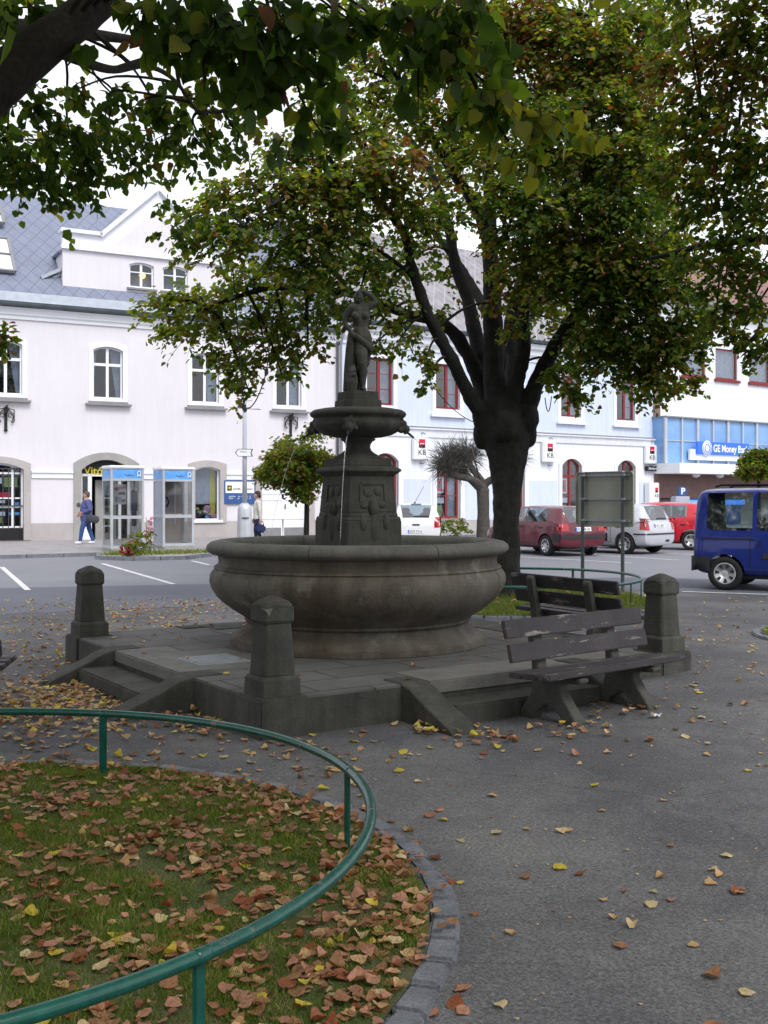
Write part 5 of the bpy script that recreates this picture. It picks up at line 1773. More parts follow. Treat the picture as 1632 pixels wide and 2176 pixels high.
def hatch(L_, W_, H_, zb_=0.9, tail=0.10, sports=False):
    h = W_ / 2
    X = -L_ / 2
    return [(X, 0.40, 0.66, 0.68, h * 0.86, 0, 0, 0), (X + 0.03, 0.27, 0.80, 0.82, h * 0.95, 0, 0, 0), (X + 0.07, 0.24, zb_ - 0.02, zb_ + 0.02, h * 0.96, 0, 0, 1),
            (X + tail + 0.28, 0.22, zb_ + 0.02, H_ - 0.05, h * 0.985, h * 0.70, 0, 0), (X + tail + 0.40, 0.21, zb_ + 0.02, H_ - 0.02, h * 0.99, h * 0.72, 0, 0), (X + tail + 0.62, 0.2, zb_ + 0.01, H_, h, h * 0.735, 1, 0),
            (X + L_ * 0.44, 0.2, zb_, H_ + 0.005, h, h * 0.745, 0, 0), (X + L_ * 0.455, 0.2, zb_, H_ + 0.005, h, h * 0.745, 1, 0), (X + L_ * 0.60, 0.2, zb_ - 0.01, H_ - 0.02, h, h * 0.73, 0, 0), (X + L_ * 0.63, 0.2, zb_ - 0.01, H_ - 0.06, h, h * 0.71, 0, 1),
            (X + L_ * 0.77, 0.2, zb_ - 0.04, zb_ + 0.03, h * 0.99, 0, 0, 0), (X + L_ * 0.80, 0.2, zb_ - 0.06, zb_ - 0.01, h * 0.98, 0, 0, 0), (X + L_ * 0.93, 0.22, zb_ - 0.18, zb_ - 0.12, h * 0.93, 0, 0, 0), (X + L_ - 0.03, 0.28, 0.62, 0.66, h * 0.86, 0, 0, 0), (X + L_, 0.36, 0.52, 0.55, h * 0.76, 0, 0, 0)]


XB = (1, 0, 0)
# maroon hatchback
L_, W_, H_ = 3.86, 1.64, 1.40
t, patch, xr, xf = car('maroon five door hatchback parked beside the trunk of the big linden', 'maroon', L_, W_, H_, 2.45, 0.68, 0.29, hatch(L_, W_, H_, 0.92, 0.05), hubst=8)
place(t, (-0.46, 0.89), (4.45, 29.9), xr, 1, W_ / 2 - 0.02)
for s in (-1, 1):
    patch('tail_light', (-L_ / 2 + 0.02, s * 0.66, 0.80), XB, (0, 1, 0), (0, 0, 1), 0.17, 0.10, M['taillight'], 0.012)
    patch('tail_light_side', (-L_ / 2 + 0.10, s * 0.80, 0.80), (0, -s, 0), XB, (0, 0, 1), 0.08, 0.10, M['taillight'], 0.012)
    patch('bumper_side', (-L_ / 2 + 0.17, s * 0.80, 0.52), (0, -s, 0), XB, (0, 0, 1), 0.17, 0.11, M['plastic'], 0.02)
patch('bumper', (-L_ / 2, 0, 0.55), XB, (0, 1, 0), (0, 0, 1), 0.76, 0.05, M['plastic'], 0.03)
plate(t, patch, -L_ / 2, 0.75, 0.0, '3C1 48-26')
MB().box((-L_ / 2 + 0.62, 0.62, 0.19), (0.02, 0.2, 0.2)).build('mud_flap', M['plastic'], t)
MB().box((-L_ / 2 + 0.62, -0.62, 0.19), (0.02, 0.2, 0.2)).build('mud_flap', M['plastic'], t)
# silver hatchback
L_, W_, H_ = 3.96, 1.65, 1.44
t, patch, xr, xf = car('silver hatchback with red tail lights parked behind the two post sign', 'silver', L_, W_, H_, 2.46, 0.70, 0.30, hatch(L_, W_, H_, 0.95, 0.0), hubst=6)
place(t, (-0.70, 0.71), (6.84, 30.8), xr, 1, W_ / 2 - 0.02)
for s in (-1, 1):
    patch('tail_light', (-L_ / 2 + 0.04, s * 0.70, 0.86), XB, (0, 1, 0), (0, 0, 1), 0.10, 0.17, M['taillight'], 0.012)
    patch('tail_light_side', (-L_ / 2 + 0.12, s * 0.80, 0.86), (0, -s, 0), XB, (0, 0, 1), 0.08, 0.15, M['taillight'], 0.012)
    patch('bumper_strip', (-L_ / 2 + 0.2, s * 0.8, 0.58), (0, -s, 0), XB, (0, 0, 1), 0.2, 0.02, M['plastic'], 0.012)
patch('bumper_strip', (-L_ / 2, 0, 0.58), XB, (0, 1, 0), (0, 0, 1), 0.74, 0.022, M['plastic'], 0.014)
patch('rear_wiper', (-L_ / 2 + 0.14, -0.15, 1.02), XB, (0, 1, 0), (0, 0, 1), 0.24, 0.015, M['black'], 0.02)
plate(t, patch, -L_ / 2 + 0.03, 0.82, 0.05, '4C2 1853')
patch('reflector', (-L_ / 2, -0.35, 0.38), XB, (0, 1, 0), (0, 0, 1), 0.1, 0.03, M['black'], 0.012)
# red hatchback
L_, W_, H_ = 3.75, 1.66, 1.48
sr = hatch(L_, W_, H_, 0.98, 0.15)
t, patch, xr, xf = car('bright red three door hatchback parked between the silver car and the blue van', 'red', L_, W_, H_, 2.35, 0.62, 0.30, sr, hubst=5)
place(t, (-0.90, 0.44), (9.36, 33.0), xr, 1, W_ / 2 - 0.02)
for s in (-1, 1):
    patch('tail_light', (-L_ / 2 + 0.05, s * 0.72, 0.95), XB, (0, 1, 0), (0, 0, 1), 0.08, 0.18, M['taillight'], 0.012)
plate(t, patch, -L_ / 2 + 0.03, 0.70, 0.0, '5C7 3308')
# white hatchback seen from behind
L_, W_, H_ = 3.84, 1.66, 1.43
t, patch, xr, xf = car('white hatchback seen from behind over the rim of the basin', 'carwhite', L_, W_, H_, 2.44, 0.62, 0.29, hatch(L_, W_, H_, 0.93, 0.1), hubst=7)
place(t, (0.04, 1.0), (1.88, 36.0), xr, -1, W_ / 2 - 0.02)
for s in (-1, 1):
    patch('tail_light', (-L_ / 2 + 0.05, s * 0.71, 0.80), XB, (0, 1, 0), (0, 0, 1), 0.11, 0.17, M['taillight'], 0.012)
patch('rear_wiper', (-L_ / 2 + 0.14, -0.18, 1.0), XB, (0, 1, 0), (0, 0, 1), 0.26, 0.02, M['black'], 0.02)
patch('boot_handle', (-L_ / 2 + 0.03, 0, 0.72), XB, (0, 1, 0), (0, 0, 1), 0.12, 0.025, M['black'], 0.012)
patch('brake_light', (-L_ / 2 + 0.42, 0, 1.39), XB, (0, 1, 0), (0, 0, 1), 0.17, 0.018, M['inkgrey'], 0.03)
MB().tube([(-L_ / 2 + 0.9, 0.05, H_), (-L_ / 2 + 0.72, -0.25, H_ + 0.55)], 0.008, 6).sphere((-L_ / 2 + 0.9, 0.05, H_), 0.035, 8, 6).build('aerial', M['black'], t)
plate(t, patch, -L_ / 2 + 0.03, 0.5, 0.0, '2C9 7714')
# blue van
L_, W_, H_ = 4.11, 1.72, 1.80
h = W_ / 2
X = -L_ / 2
sv = [(X, 0.42, 0.9, 1.0, h * 0.90, 0, 0, 0), (X + 0.015, 0.36, 1.02, 1.55, h * 0.94, h * 0.76, 0, 0), (X + 0.05, 0.30, 1.03, 1.72, h * 0.965, h * 0.78, 0, 0), (X + 0.12, 0.27, 1.03, H_ - 0.02, h * 0.98, h * 0.80, 0, 0),
      (X + 0.24, 0.25, 1.03, H_, h * 0.99, h * 0.81, 1, 0), (X + 1.02, 0.23, 1.03, H_ + 0.01, h, h * 0.82, 0, 0), (X + 1.10, 0.23, 1.03, H_ + 0.01, h, h * 0.82, 1, 0), (X + 1.85, 0.22, 1.03, H_ + 0.005, h, h * 0.82, 0, 0), (X + 1.95, 0.22, 1.03, H_, h, h * 0.82, 1, 0),
      (X + 2.55, 0.22, 1.02, H_ - 0.04, h, h * 0.79, 0, 0), (X + 2.68, 0.22, 1.02, H_ - 0.10, h, h * 0.77, 0, 1), (X + 3.30, 0.22, 0.98, 1.05, h * 0.99, 0, 0, 0), (X + 3.38, 0.22, 0.95, 1.0, h * 0.99, 0, 0, 0), (X + 3.8, 0.23, 0.82, 0.88, h * 0.95, 0, 0, 0), (X + 4.05, 0.28, 0.62, 0.68, h * 0.85, 0, 0, 0), (X + L_, 0.36, 0.5, 0.54, h * 0.75, 0, 0, 0)]
t, patch, xr, xf = car('dark blue passenger van cut off by the right edge of the photo', 'vanblue', L_, W_, H_, 2.69, 0.56, 0.295, sv, 'van', 7, name='parked_van')
place(t, (0.87, -0.49), (5.98, 19.0), xr, -1, W_ / 2 - 0.02)
for s in (-1, 1):
    patch('bumper_side', (X + 0.15, s * 0.85, 0.46), (0, -s, 0), XB, (0, 0, 1), 0.16, 0.13, M['plastic'], 0.025)
    patch('rub_strip', (X + 2.2, s * 0.85, 0.62), (0, -s, 0), XB, (0, 0, 1), 1.0, 0.05, M['plastic'], 0.018, 10)
    patch('door_handle', (X + 1.15, s * 0.85, 0.83), (0, -s, 0), XB, (0, 0, 1), 0.02, 0.05, M['black'], 0.03)
    patch('door_seam', (X + 0.99, s * 0.85, 0.75), (0, -s, 0), XB, (0, 0, 1), 0.006, 0.33, M['black'], 0.004)
    patch('door_rail', (X + 0.6, s * 0.85, 0.90), (0, -s, 0), XB, (0, 0, 1), 0.45, 0.012, M['black'], 0.006)
    mb = MB()
    for i in range(2):
        mb.tube([(X + 0.35, s * 0.60, H_ + 0.015), (X + 0.45, s * 0.60, H_ + 0.05), (X + 2.3, s * 0.60, H_ + 0.05), (X + 2.4, s * 0.60, H_ + 0.015)], 0.018, 6)
    mb.build('roof_rail', M['plastic'], t)
    for (a_, b_) in ((X + 0.27, X + 1.0), (X + 1.13, X + 1.82)):
        pass
patch('bumper', (X, 0, 0.46), XB, (0, 1, 0), (0, 0, 1), 0.78, 0.13, M['plastic'], 0.03)
plate(t, patch, X, 0.72, 0.0, '1C5 6120')

# ================================================================== STREET FURNITURE


def booth(label, loc, brown):
    t = thing('phone_booth', label, 'phone booth', loc, FA.rz, 'telephone booths on the pavement')
    a, h = 0.48, 2.36
    for i in (-1, 1):
        for j in (-1, 1):
            MB().box((i * (a - 0.035), j * (a - 0.035), h / 2), (0.07, 0.07, h), None, 0, 0.01).build('corner_post', M['alu'], t)
    MB().box((0, 0, h + 0.03), (2 * a + 0.08, 2 * a + 0.08, 0.10), None, 0, 0.035).build('roof', M['signwhite'], t)
    for k in range(4):
        rt = Matrix.Rotation(k * math.pi / 2, 3, 'Z')

        def pc(name, c, d, m, bevv=0.0, par=t):
            mb = MB().box(c, d, None, 0, bevv)
            mb.v = [tuple(rt @ Vector(v)) for v in mb.v]
            return mb.build(name, m, par)
        bdp = pc('blue_band', (0, -a + 0.012, h - 0.16), (2 * a - 0.14, 0.04, 0.25), M['boothblue'])
        pc('top_rail', (0, -a + 0.02, h - 0.32), (2 * a - 0.14, 0.05, 0.07), M['alu'])
        pc('mid_rail', (0, -a + 0.02, 0.97), (2 * a - 0.14, 0.05, 0.085), M['alu'])
        pc('bottom_rail', (0, -a + 0.02, 0.13), (2 * a - 0.14, 0.05, 0.08), M['alu'])
        if k == 0:
            text(bdp, 'Telefon', 0.09, (0.05, -a - 0.011, h - 0.2), UP, M['navy'], ext=0.002)
            mb = MB().tube([(0.33 + 0.05 * math.cos(2 * math.pi * i / 14), -a - 0.012, h - 0.14 + 0.06 * math.sin(2 * math.pi * i / 14)) for i in range(14)], 0.012, 6, loop=True)
            mb.box((0.29, -a - 0.012, h - 0.21), (0.03, 0.01, 0.05)).box((0.37, -a - 0.012, h - 0.21), (0.03, 0.01, 0.05))
            mb.build('booth_emblem', M['signwhite'], bdp)
        if k == 3:
            pc('side_panel', (0, -a + 0.03, 1.55), (2 * a - 0.14, 0.012, 1.05), M['boothside'] if brown else M['boothglass'])
            pc('side_panel', (0, -a + 0.03, 0.55), (2 * a - 0.14, 0.012, 0.75), M['boothside'] if brown else M['boothglass'])
        elif k == 2:
            pc('back_panel', (0, -a + 0.03, 1.55), (2 * a - 0.14, 0.012, 1.05), M['boothbrown'] if brown else M['boothglass'])
            pc('back_panel', (0, -a + 0.03, 0.55), (2 * a - 0.14, 0.012, 0.75), M['boothbrown'] if brown else M['boothglass'])
        else:
            pc('glass_panel', (0, -a + 0.03, 1.55), (2 * a - 0.14, 0.008, 1.05), M['boothglass'])
            pc('glass_panel', (0, -a + 0.03, 0.55), (2 * a - 0.14, 0.008, 0.75), M['boothglass'])
    MB().box((0, 0, 0.04), (2 * a, 2 * a, 0.08)).build('floor_plate', M['greystone'], t)
    if not brown:
        p = MB().box((0.02, a - 0.08, 1.62), (0.36, 0.012, 0.58)).build('poster', M['paper'], t)
        MB().box((0.02, a - 0.089, 1.80), (0.34, 0.004, 0.09), (0, R(-12), 0)).build('poster_red_band', M['flowerp'], p)
        MB().box((0.07, a - 0.089, 1.65), (0.2, 0.004, 0.09)).build('poster_photo', M['inkgrey'], p)
        MB().box((-0.04, a - 0.089, 1.48), (0.2, 0.004, 0.14)).build('poster_photo', M['boothside'], p)
        MB().box((0.12, a - 0.089, 1.44), (0.12, 0.004, 0.08)).build('poster_photo', M['navy'], p)
        MB().box((0.36, 0.12, 1.42), (0.12, 0.36, 0.62), None, 0, 0.03).box((0.36, 0.12, 0.95), (0.06, 0.3, 0.5)).build('telephone', M['navyc'], t)
    else:
        MB().box((-0.34, 0.1, 1.42), (0.14, 0.34, 0.5), None, 0, 0.03).build('telephone', M['inkgrey'], t)
        MB().tube([(-0.28, -0.2, 1.55), (-0.22, -0.26, 1.4), (-0.28, -0.22, 1.25)], 0.03, 8).build('handset', M['black'], t)
        MB().box((0.18, a - 0.04, 1.5), (0.05, 0.03, 1.6)).build('back_post', M['alu'], t)


booth('silver and blue phone booth with a poster behind its glass, left of the pair', (-7.50, 31.1, 0.09), False)
booth('silver and blue phone booth with brown back panel, right of the pair', (-6.33, 32.55, 0.09), True)

# lamp post with a wide metal base
lp = P(520, 1060, 33.0)
t = thing('lamp_post', 'tall pale grey lamp post with a thick metal base beside the white gate', 'lamp post', (lp.x, lp.y, 0.0))
MB().lathe([(0.24, 0), (0.24, 0.3), (0.225, 0.75), (0.215, 1.25), (0.19, 1.36), (0.11, 1.44), (0.075, 1.45)], 28).build('base', M['alu'], t)
MB().lathe([(0.075, 1.44), (0.068, 3.3), (0.062, 4.55), (0.04, 4.6), (0.04, 4.75)], 16).build('pole', M['lamp'], t)
MB().box((0.02, -0.235, 1.0), (0.16, 0.02, 0.03)).box((0.13, -0.21, 1.0), (0.05, 0.02, 0.03), (0, 0, R(30))).build('base_slot', M['black'], t)
mb = MB().tube([(-0.45, -0.02, 4.36), (0.5, 0.05, 4.30)], 0.012, 6).tube([(0.0, 0, 4.55), (0.22, 0.0, 4.58)], 0.012, 6)
mb.box((-0.33, -0.02, 4.36), (0.14, 0.03, 0.03)).box((0.36, 0.04, 4.315), (0.16, 0.03, 0.03)).box((0.12, 0.02, 4.36), (0.12, 0.03, 0.03))
mb.build('cross_arm', M['galv'], t)
sg = thing('direction_sign', 'small white arrow sign pointing left on the lamp post', 'sign', (lp.x, lp.y - 0.10, EYE + (HY - 962) / FP * 32.9))
arrow = [(-0.28, 0.0), (-0.19, -0.115), (0.27, -0.115), (0.22, 0.0), (0.27, 0.115), (-0.19, 0.115)]
MB().prism(arrow, -0.012, 0.012).build('plate', M['signwhite'], sg)
inn = [(-0.255, 0.0), (-0.18, -0.10), (0.245, -0.10), (0.20, 0.0), (0.245, 0.10), (-0.18, 0.10)]
MB().ring(arrow, inn, -0.016, -0.0125).build('border', M['inkgrey'], sg)
MB().prism([(-0.28, 0), (-0.19, -0.115), (-0.17, -0.115), (-0.25, 0), (-0.17, 0.115), (-0.19, 0.115)], -0.019, -0.0165).prism([(0.22, 0), (0.265, -0.115), (0.235, -0.115), (0.19, 0), (0.235, 0.115), (0.265, 0.115)], -0.019, -0.0165).build('chevron', M['inkgrey'], sg)
text(sg, 'hřbitov', 0.075, (-0.02, -0.016, 0.03), UP, M['galv'], ext=0.001)

# large sign seen from behind on two posts
pr_, pl_ = P(1325, 1055, 18.3), P(1236, 1055, 19.0)
dv = Vector((pr_.x - pl_.x, pr_.y - pl_.y, 0))
t = thing('road_sign', 'large road sign seen from the back on two steel posts', 'sign', (pl_.x, pl_.y, 0), math.atan2(dv.y, dv.x))
Ls = dv.length
z0, z1 = EYE + (HY - 1119) / FP * 18.7, EYE + (HY - 1002) / FP * 18.7
for x in (0.02, Ls - 0.02):
    MB().lathe([(0.032, -0.05), (0.032, z1 - 0.03), (0.036, z1 - 0.03), (0.036, z1 + 0.0), (0.001, z1 + 0.005)], 14, (x, 0, 0)).build('post', M['galv'], t)
rr = 0.07
pts = []
for cx_, cz_, a0 in ((Ls + 0.17 - rr, z1 - rr, 0), (-0.17 + rr, z1 - rr, 90), (-0.17 + rr, z0 + rr, 180), (Ls + 0.17 - rr, z0 + rr, 270)):
    pts += [(cx_ + rr * math.cos(R(a0 + 15 * i)), cz_ + rr * math.sin(R(a0 + 15 * i))) for i in range(7)]
MB().prism(pts, 0.06, 0.072).build('board', M['signback'], t)
inn = [((x - Ls / 2) * 0.975 + Ls / 2, (z - (z0 + z1) / 2) * 0.975 + (z0 + z1) / 2) for x, z in pts]
MB().ring(pts, inn, 0.04, 0.0598).build('edge_flange', M['signback'], t)
for q in (0.07, 0.5, 0.89):
    zz = z1 - (z1 - z0) * q
    MB().box2((-0.06, 0.035, zz - 0.018), (Ls + 0.10, 0.0595, zz + 0.018)).box2((-0.03, -0.04, zz - 0.02), (0.07, 0.04, zz + 0.02), 0, 0.01).box2((Ls - 0.07, -0.04, zz - 0.02), (Ls + 0.03, 0.04, zz + 0.02), 0, 0.01).build('cross_rail', M['galv'], t)

# parking meter sign
pm = P(1446, 1068, 45.0)
t = thing('parking_meter', 'blue parking machine with a white P on a pale box, above the red car', 'parking meter', (pm.x, pm.y, 0.0), R(12))
MB().box2((-0.1, -0.1, 0), (0.1, 0.1, 1.3)).box2((-0.33, -0.2, 1.25), (0.33, 0.2, 1.66), 0, 0.03).build('cabinet', M['boothside'], t)
MB().box2((-0.12, -0.08, 1.66), (0.24, 0.08, 2.05), 0, 0.02).build('blue_head', M['navy'], t)
text(t, 'P', 0.36, (0.07, -0.085, 1.86), UP, M['signwhite'], bold=0.012)

# ================================================================== PEOPLE


def person(label, loc, rz, kindp):
    t = thing('person', label, 'person', loc, rz)
    heavy = kindp == 'walker'
    V = Vector
    if heavy:
        hipw, tors = 0.105, 0.150
        legs = [([V((0.0, 0.085, 0.90)), V((0.14, 0.09, 0.50)), V((0.20, 0.09, 0.09))], [0.115, 0.078, 0.058]), ([V((0.20, 0.09, 0.05)), V((0.34, 0.10, 0.045))], [0.05, 0.038]),
                ([V((0.0, -0.085, 0.90)), V((-0.08, -0.09, 0.50)), V((-0.20, -0.09, 0.12))], [0.115, 0.078, 0.058]), ([V((-0.21, -0.09, 0.055)), V((-0.08, -0.09, 0.04))], [0.05, 0.038])]
        arms = [([V((-0.02, 0.20, 1.38)), V((-0.12, 0.27, 1.12)), V((0.12, 0.22, 1.03))], [0.072, 0.064, 0.048]),
                ([V((-0.02, -0.20, 1.38)), V((0.06, -0.25, 1.12)), V((0.2, -0.2, 1.0))], [0.072, 0.06, 0.046])]
        hands = [V((0.17, 0.205, 1.01)), V((0.25, -0.18, 0.98))]
        torso = [([V((0.0, 0, 0.82)), V((0.02, 0, 1.0)), V((0.0, 0, 1.2)), V((-0.01, 0, 1.34))], [0.20, 0.205, 0.20, 0.165], (1.0, 1.1, 1.0))]
    else:
        legs = [([V((0.0, 0.07, 0.88)), V((0.06, 0.075, 0.48)), V((0.03, 0.075, 0.09))], [0.10, 0.068, 0.048]), ([V((0.03, 0.075, 0.045)), V((0.16, 0.08, 0.04))], [0.042, 0.034]),
                ([V((0.0, -0.07, 0.88)), V((-0.03, -0.075, 0.48)), V((-0.14, -0.075, 0.11))], [0.10, 0.068, 0.048]), ([V((-0.15, -0.075, 0.05)), V((-0.03, -0.075, 0.04))], [0.042, 0.034])]
        arms = [([V((-0.02, 0.175, 1.37)), V((-0.07, 0.215, 1.10)), V((-0.09, 0.20, 0.85))], [0.058, 0.050, 0.040]),
                ([V((-0.02, -0.175, 1.37)), V((0.03, -0.21, 1.10)), V((0.09, -0.19, 0.88))], [0.058, 0.050, 0.040])]
        hands = [V((-0.085, 0.20, 0.77)), V((0.12, -0.185, 0.81))]
        torso = [([V((0.0, 0, 0.86)), V((0.01, 0, 1.02)), V((0.0, 0, 1.2)), V((-0.01, 0, 1.33))], [0.135, 0.125, 0.14, 0.125], (0.95, 1.12, 1.0))]
    fing = []
    for hnd in hands:
        dn = V((0.4, 0, -0.9)) if heavy else V((0.1, 0, -1))
        fing.append(([hnd + V((0, 0, 0.035)), hnd - V((0, 0, 0.01))], [0.032, 0.034]))
        for q, ln in ((-0.027, 0.06), (-0.009, 0.07), (0.009, 0.066), (0.027, 0.052)):
            fing.append(([hnd + V((q, 0, -0.02)), hnd + V((q, 0.004, -0.02)) + dn.normalized() * ln, hnd + V((q, -0.012, -0.03)) + dn.normalized() * (ln + 0.02)], [0.0095, 0.009, 0.008]))
        fing.append(([hnd + V((0.03, 0, 0.01)), hnd + V((0.055, 0.005, -0.035))], [0.011, 0.009]))
    head = [([V((0.015, 0, 1.60))], [0.088], (1.08, 0.88, 1.22)), ([V((0.065, 0, 1.535))], [0.048], (1, 0.95, 1)), ([V((-0.01, 0, 1.38)), V((0.0, 0, 1.50))], [0.066, 0.056]),
            ([V((0.105, 0, 1.60)), V((0.125, 0, 1.575))], [0.012, 0.016]), ([V((0.005, 0.085, 1.59))], [0.02], (1, 0.5, 1.5)), ([V((0.005, -0.085, 1.59))], [0.02], (1, 0.5, 1.5)), ([V((0.098, 0, 1.535))], [0.018], (0.7, 1.2, 0.5)), ([V((0.088, 0.03, 1.615))], [0.014]), ([V((0.088, -0.03, 1.615))], [0.014])]
    mats_ = [M['jacketb'], M['jeans'], M['shoe'], M['skin']] if heavy else [M['cream'], M['navyc'], M['navyc'], M['skin']]

    def paint(c):
        if c.z > 1.455 or any((c - hnd + Vector((0, 0, 0.03))).length < 0.085 for hnd in hands):
            return 3
        if c.z < 0.095 and heavy:
            return 2
        if c.z < (0.80 if heavy else 0.84) and not (abs(c.y) > 0.165):
            return 1
        return 0
    sculpt('body', legs + arms + torso + head + fing, 0.0115, 4, mats_, t, paint)
    hr = [([V((-0.01, 0, 1.655))], [0.093], (1.08, 0.94, 0.86)), ([V((-0.055, 0, 1.60))], [0.075], (0.75, 1.08, 1.15)), ([V((-0.02, 0.065, 1.615))], [0.04]), ([V((-0.02, -0.065, 1.615))], [0.04]), ([V((0.06, 0, 1.685))], [0.035], (1, 1.8, 0.7))]
    if not heavy:
        hr += [([V((-0.07, 0, 1.57))], [0.06], (0.8, 1.3, 1.3)), ([V((-0.015, 0.08, 1.59))], [0.035]), ([V((-0.02, 0, 1.70))], [0.07], (1.1, 1.1, 0.7))]
    sculpt('hair', hr, 0.012, 2, M['hairg'] if heavy else M['hair'], t)
    sculpt('collar', [([V((0.04, 0.06, 1.44)), V((-0.05, 0.06, 1.47)), V((-0.05, -0.06, 1.47)), V((0.04, -0.06, 1.44))], 0.022)], 0.011, 2, mats_[0], t)
    return t


fd = math.atan2(-FA.d.y, -FA.d.x)
p1 = P(184, 1160, 35.4)
person('person in a blue anorak, jeans and white trainers walking past the shop door', (p1.x, p1.y, 0.095), R(180) + R(14), 'walker')
bg_ = sculpt('shoulder_bag', [([Vector((-0.1, 0, 0)), Vector((0.1, 0, 0.0))], [0.12, 0.11], (1, 0.5, 1.2))], 0.02, 3, M['bagc'])
bg_.location = (p1.x + 0.26, p1.y - 0.20, 0.92)
bg_.rotation_euler = (0, R(12), R(14))
tag(bg_, 'dark grey shoulder bag hanging at the hip of the person in blue', 'bag')
p2 = P(547, 1150, 34.6)
person('person with dark hair in a cream jacket and navy trousers behind the lamp post', (p2.x, p2.y, 0.09), R(180) + R(8), 'standing')
bg_ = MB().box((0, 0, 0.03), (0.32, 0.12, 0.26), (0, R(4), 0), 0, 0.05).tube([(-0.1, 0, 0.15), (-0.07, 0, 0.26), (0.07, 0, 0.26), (0.1, 0, 0.15)], 0.012, 8).build('hand_bag', M['bagb'])
bg_.location = (p2.x + 0.12, p2.y - 0.19, 0.60)
bg_.rotation_euler = (0, 0, R(8))
tag(bg_, 'dark blue bag carried by the person in the cream jacket', 'bag')

# ================================================================== LEAVES, TREES
LEAF_V = np.array([(0, 0, 0), (0.30, 0.46, 0.09), (0.72, 0.33, 0.05), (1.06, 0, -0.10), (0.72, -0.33, 0.05), (0.30, -0.46, 0.09)], dtype=float)
LEAF_F = np.array([(0, 3, 2, 1), (0, 5, 4, 3)])
BIG_V = np.array([(0, 0, 0), (-0.07, 0.22, 0.05), (0.12, 0.46, 0.10), (0.42, 0.50, 0.08), (0.72, 0.30, 0.0), (1.08, 0, -0.16), (0.45, 0, -0.03), (-0.07, -0.22, 0.05), (0.12, -0.46, 0.10), (0.42, -0.50, 0.08), (0.72, -0.30, 0.0)], dtype=float)
BIG_F = np.array([(0, 6, 2, 1), (6, 4, 3, 2), (6, 5, 4, 4), (0, 7, 8, 6), (6, 8, 9, 10), (6, 10, 5, 5)])
BLADE_V = np.array([(0, 0.5, 0), (0, -0.5, 0), (0.55, -0.38, 0.06), (0.55, 0.38, 0.06), (1.0, -0.05, 0.22), (1.0, 0.05, 0.22)], dtype=float)
BLADE_F = np.array([(0, 1, 2, 3), (3, 2, 4, 5)])


def cloud(name, tv, tf, pos, X, N, size, mi, mats, parent=None, wide=None):
    pos, X, N = np.asarray(pos, float), np.asarray(X, float), np.asarray(N, float)
    n = len(pos)
    X = X / (np.linalg.norm(X, axis=1, keepdims=True) + 1e-9)
    Y = np.cross(N, X)
    Y /= (np.linalg.norm(Y, axis=1, keepdims=True) + 1e-9)
    Zv = np.cross(X, Y)
    size = np.asarray(size, float).reshape(n, 1, 1)
    ws = size if wide is None else np.asarray(wide, float).reshape(n, 1, 1)
    v = pos[:, None, :] + size * tv[None, :, 0:1] * X[:, None, :] + ws * tv[None, :, 1:2] * Y[:, None, :] + size * tv[None, :, 2:3] * Zv[:, None, :]
    k = len(tv)
    f = (tf[None] + (np.arange(n) * k)[:, None, None]).reshape(-1, 4)
    tri = f[:, 2] == f[:, 3]
    cnt = np.where(tri, 3, 4)
    loops = f.reshape(-1)
    keep = np.ones_like(f, bool)
    keep[:, 3] = ~tri
    loops = f[keep]
    starts = np.concatenate([[0], np.cumsum(cnt)[:-1]])
    me = bpy.data.meshes.new(name)
    me.vertices.add(n * k)
    me.vertices.foreach_set('co', v.reshape(-1))
    me.loops.add(len(loops))
    me.loops.foreach_set('vertex_index', loops.astype(np.int32))
    me.polygons.add(len(f))
    me.polygons.foreach_set('loop_start', starts.astype(np.int32))
    me.polygons.foreach_set('loop_total', cnt.astype(np.int32))
    me.polygons.foreach_set('material_index', np.repeat(np.asarray(mi), len(tf)).astype(np.int32))
    me.update(calc_edges=True)
    me.validate()
    return link(name, me, mats, parent)


PAL = {'near': (0.70, 0.24, 0.045, 0.01, 0.005, 0.0), 'green': (0.20, 0.42, 0.26, 0.07, 0.03, 0.02), 'dark': (0.40, 0.36, 0.16, 0.05, 0.02, 0.01), 'olive': (0.14, 0.32, 0.38, 0.11, 0.04, 0.01), 'rust': (0.10, 0.17, 0.28, 0.22, 0.19, 0.04), 'bright': (0.06, 0.45, 0.43, 0.04, 0.02, 0.0)}  # bright: lit look put into the leaf colours, mainly for the left lobe


def rvec(n):
    v = rng.normal(size=(n, 3))
    return v / np.linalg.norm(v, axis=1, keepdims=True)


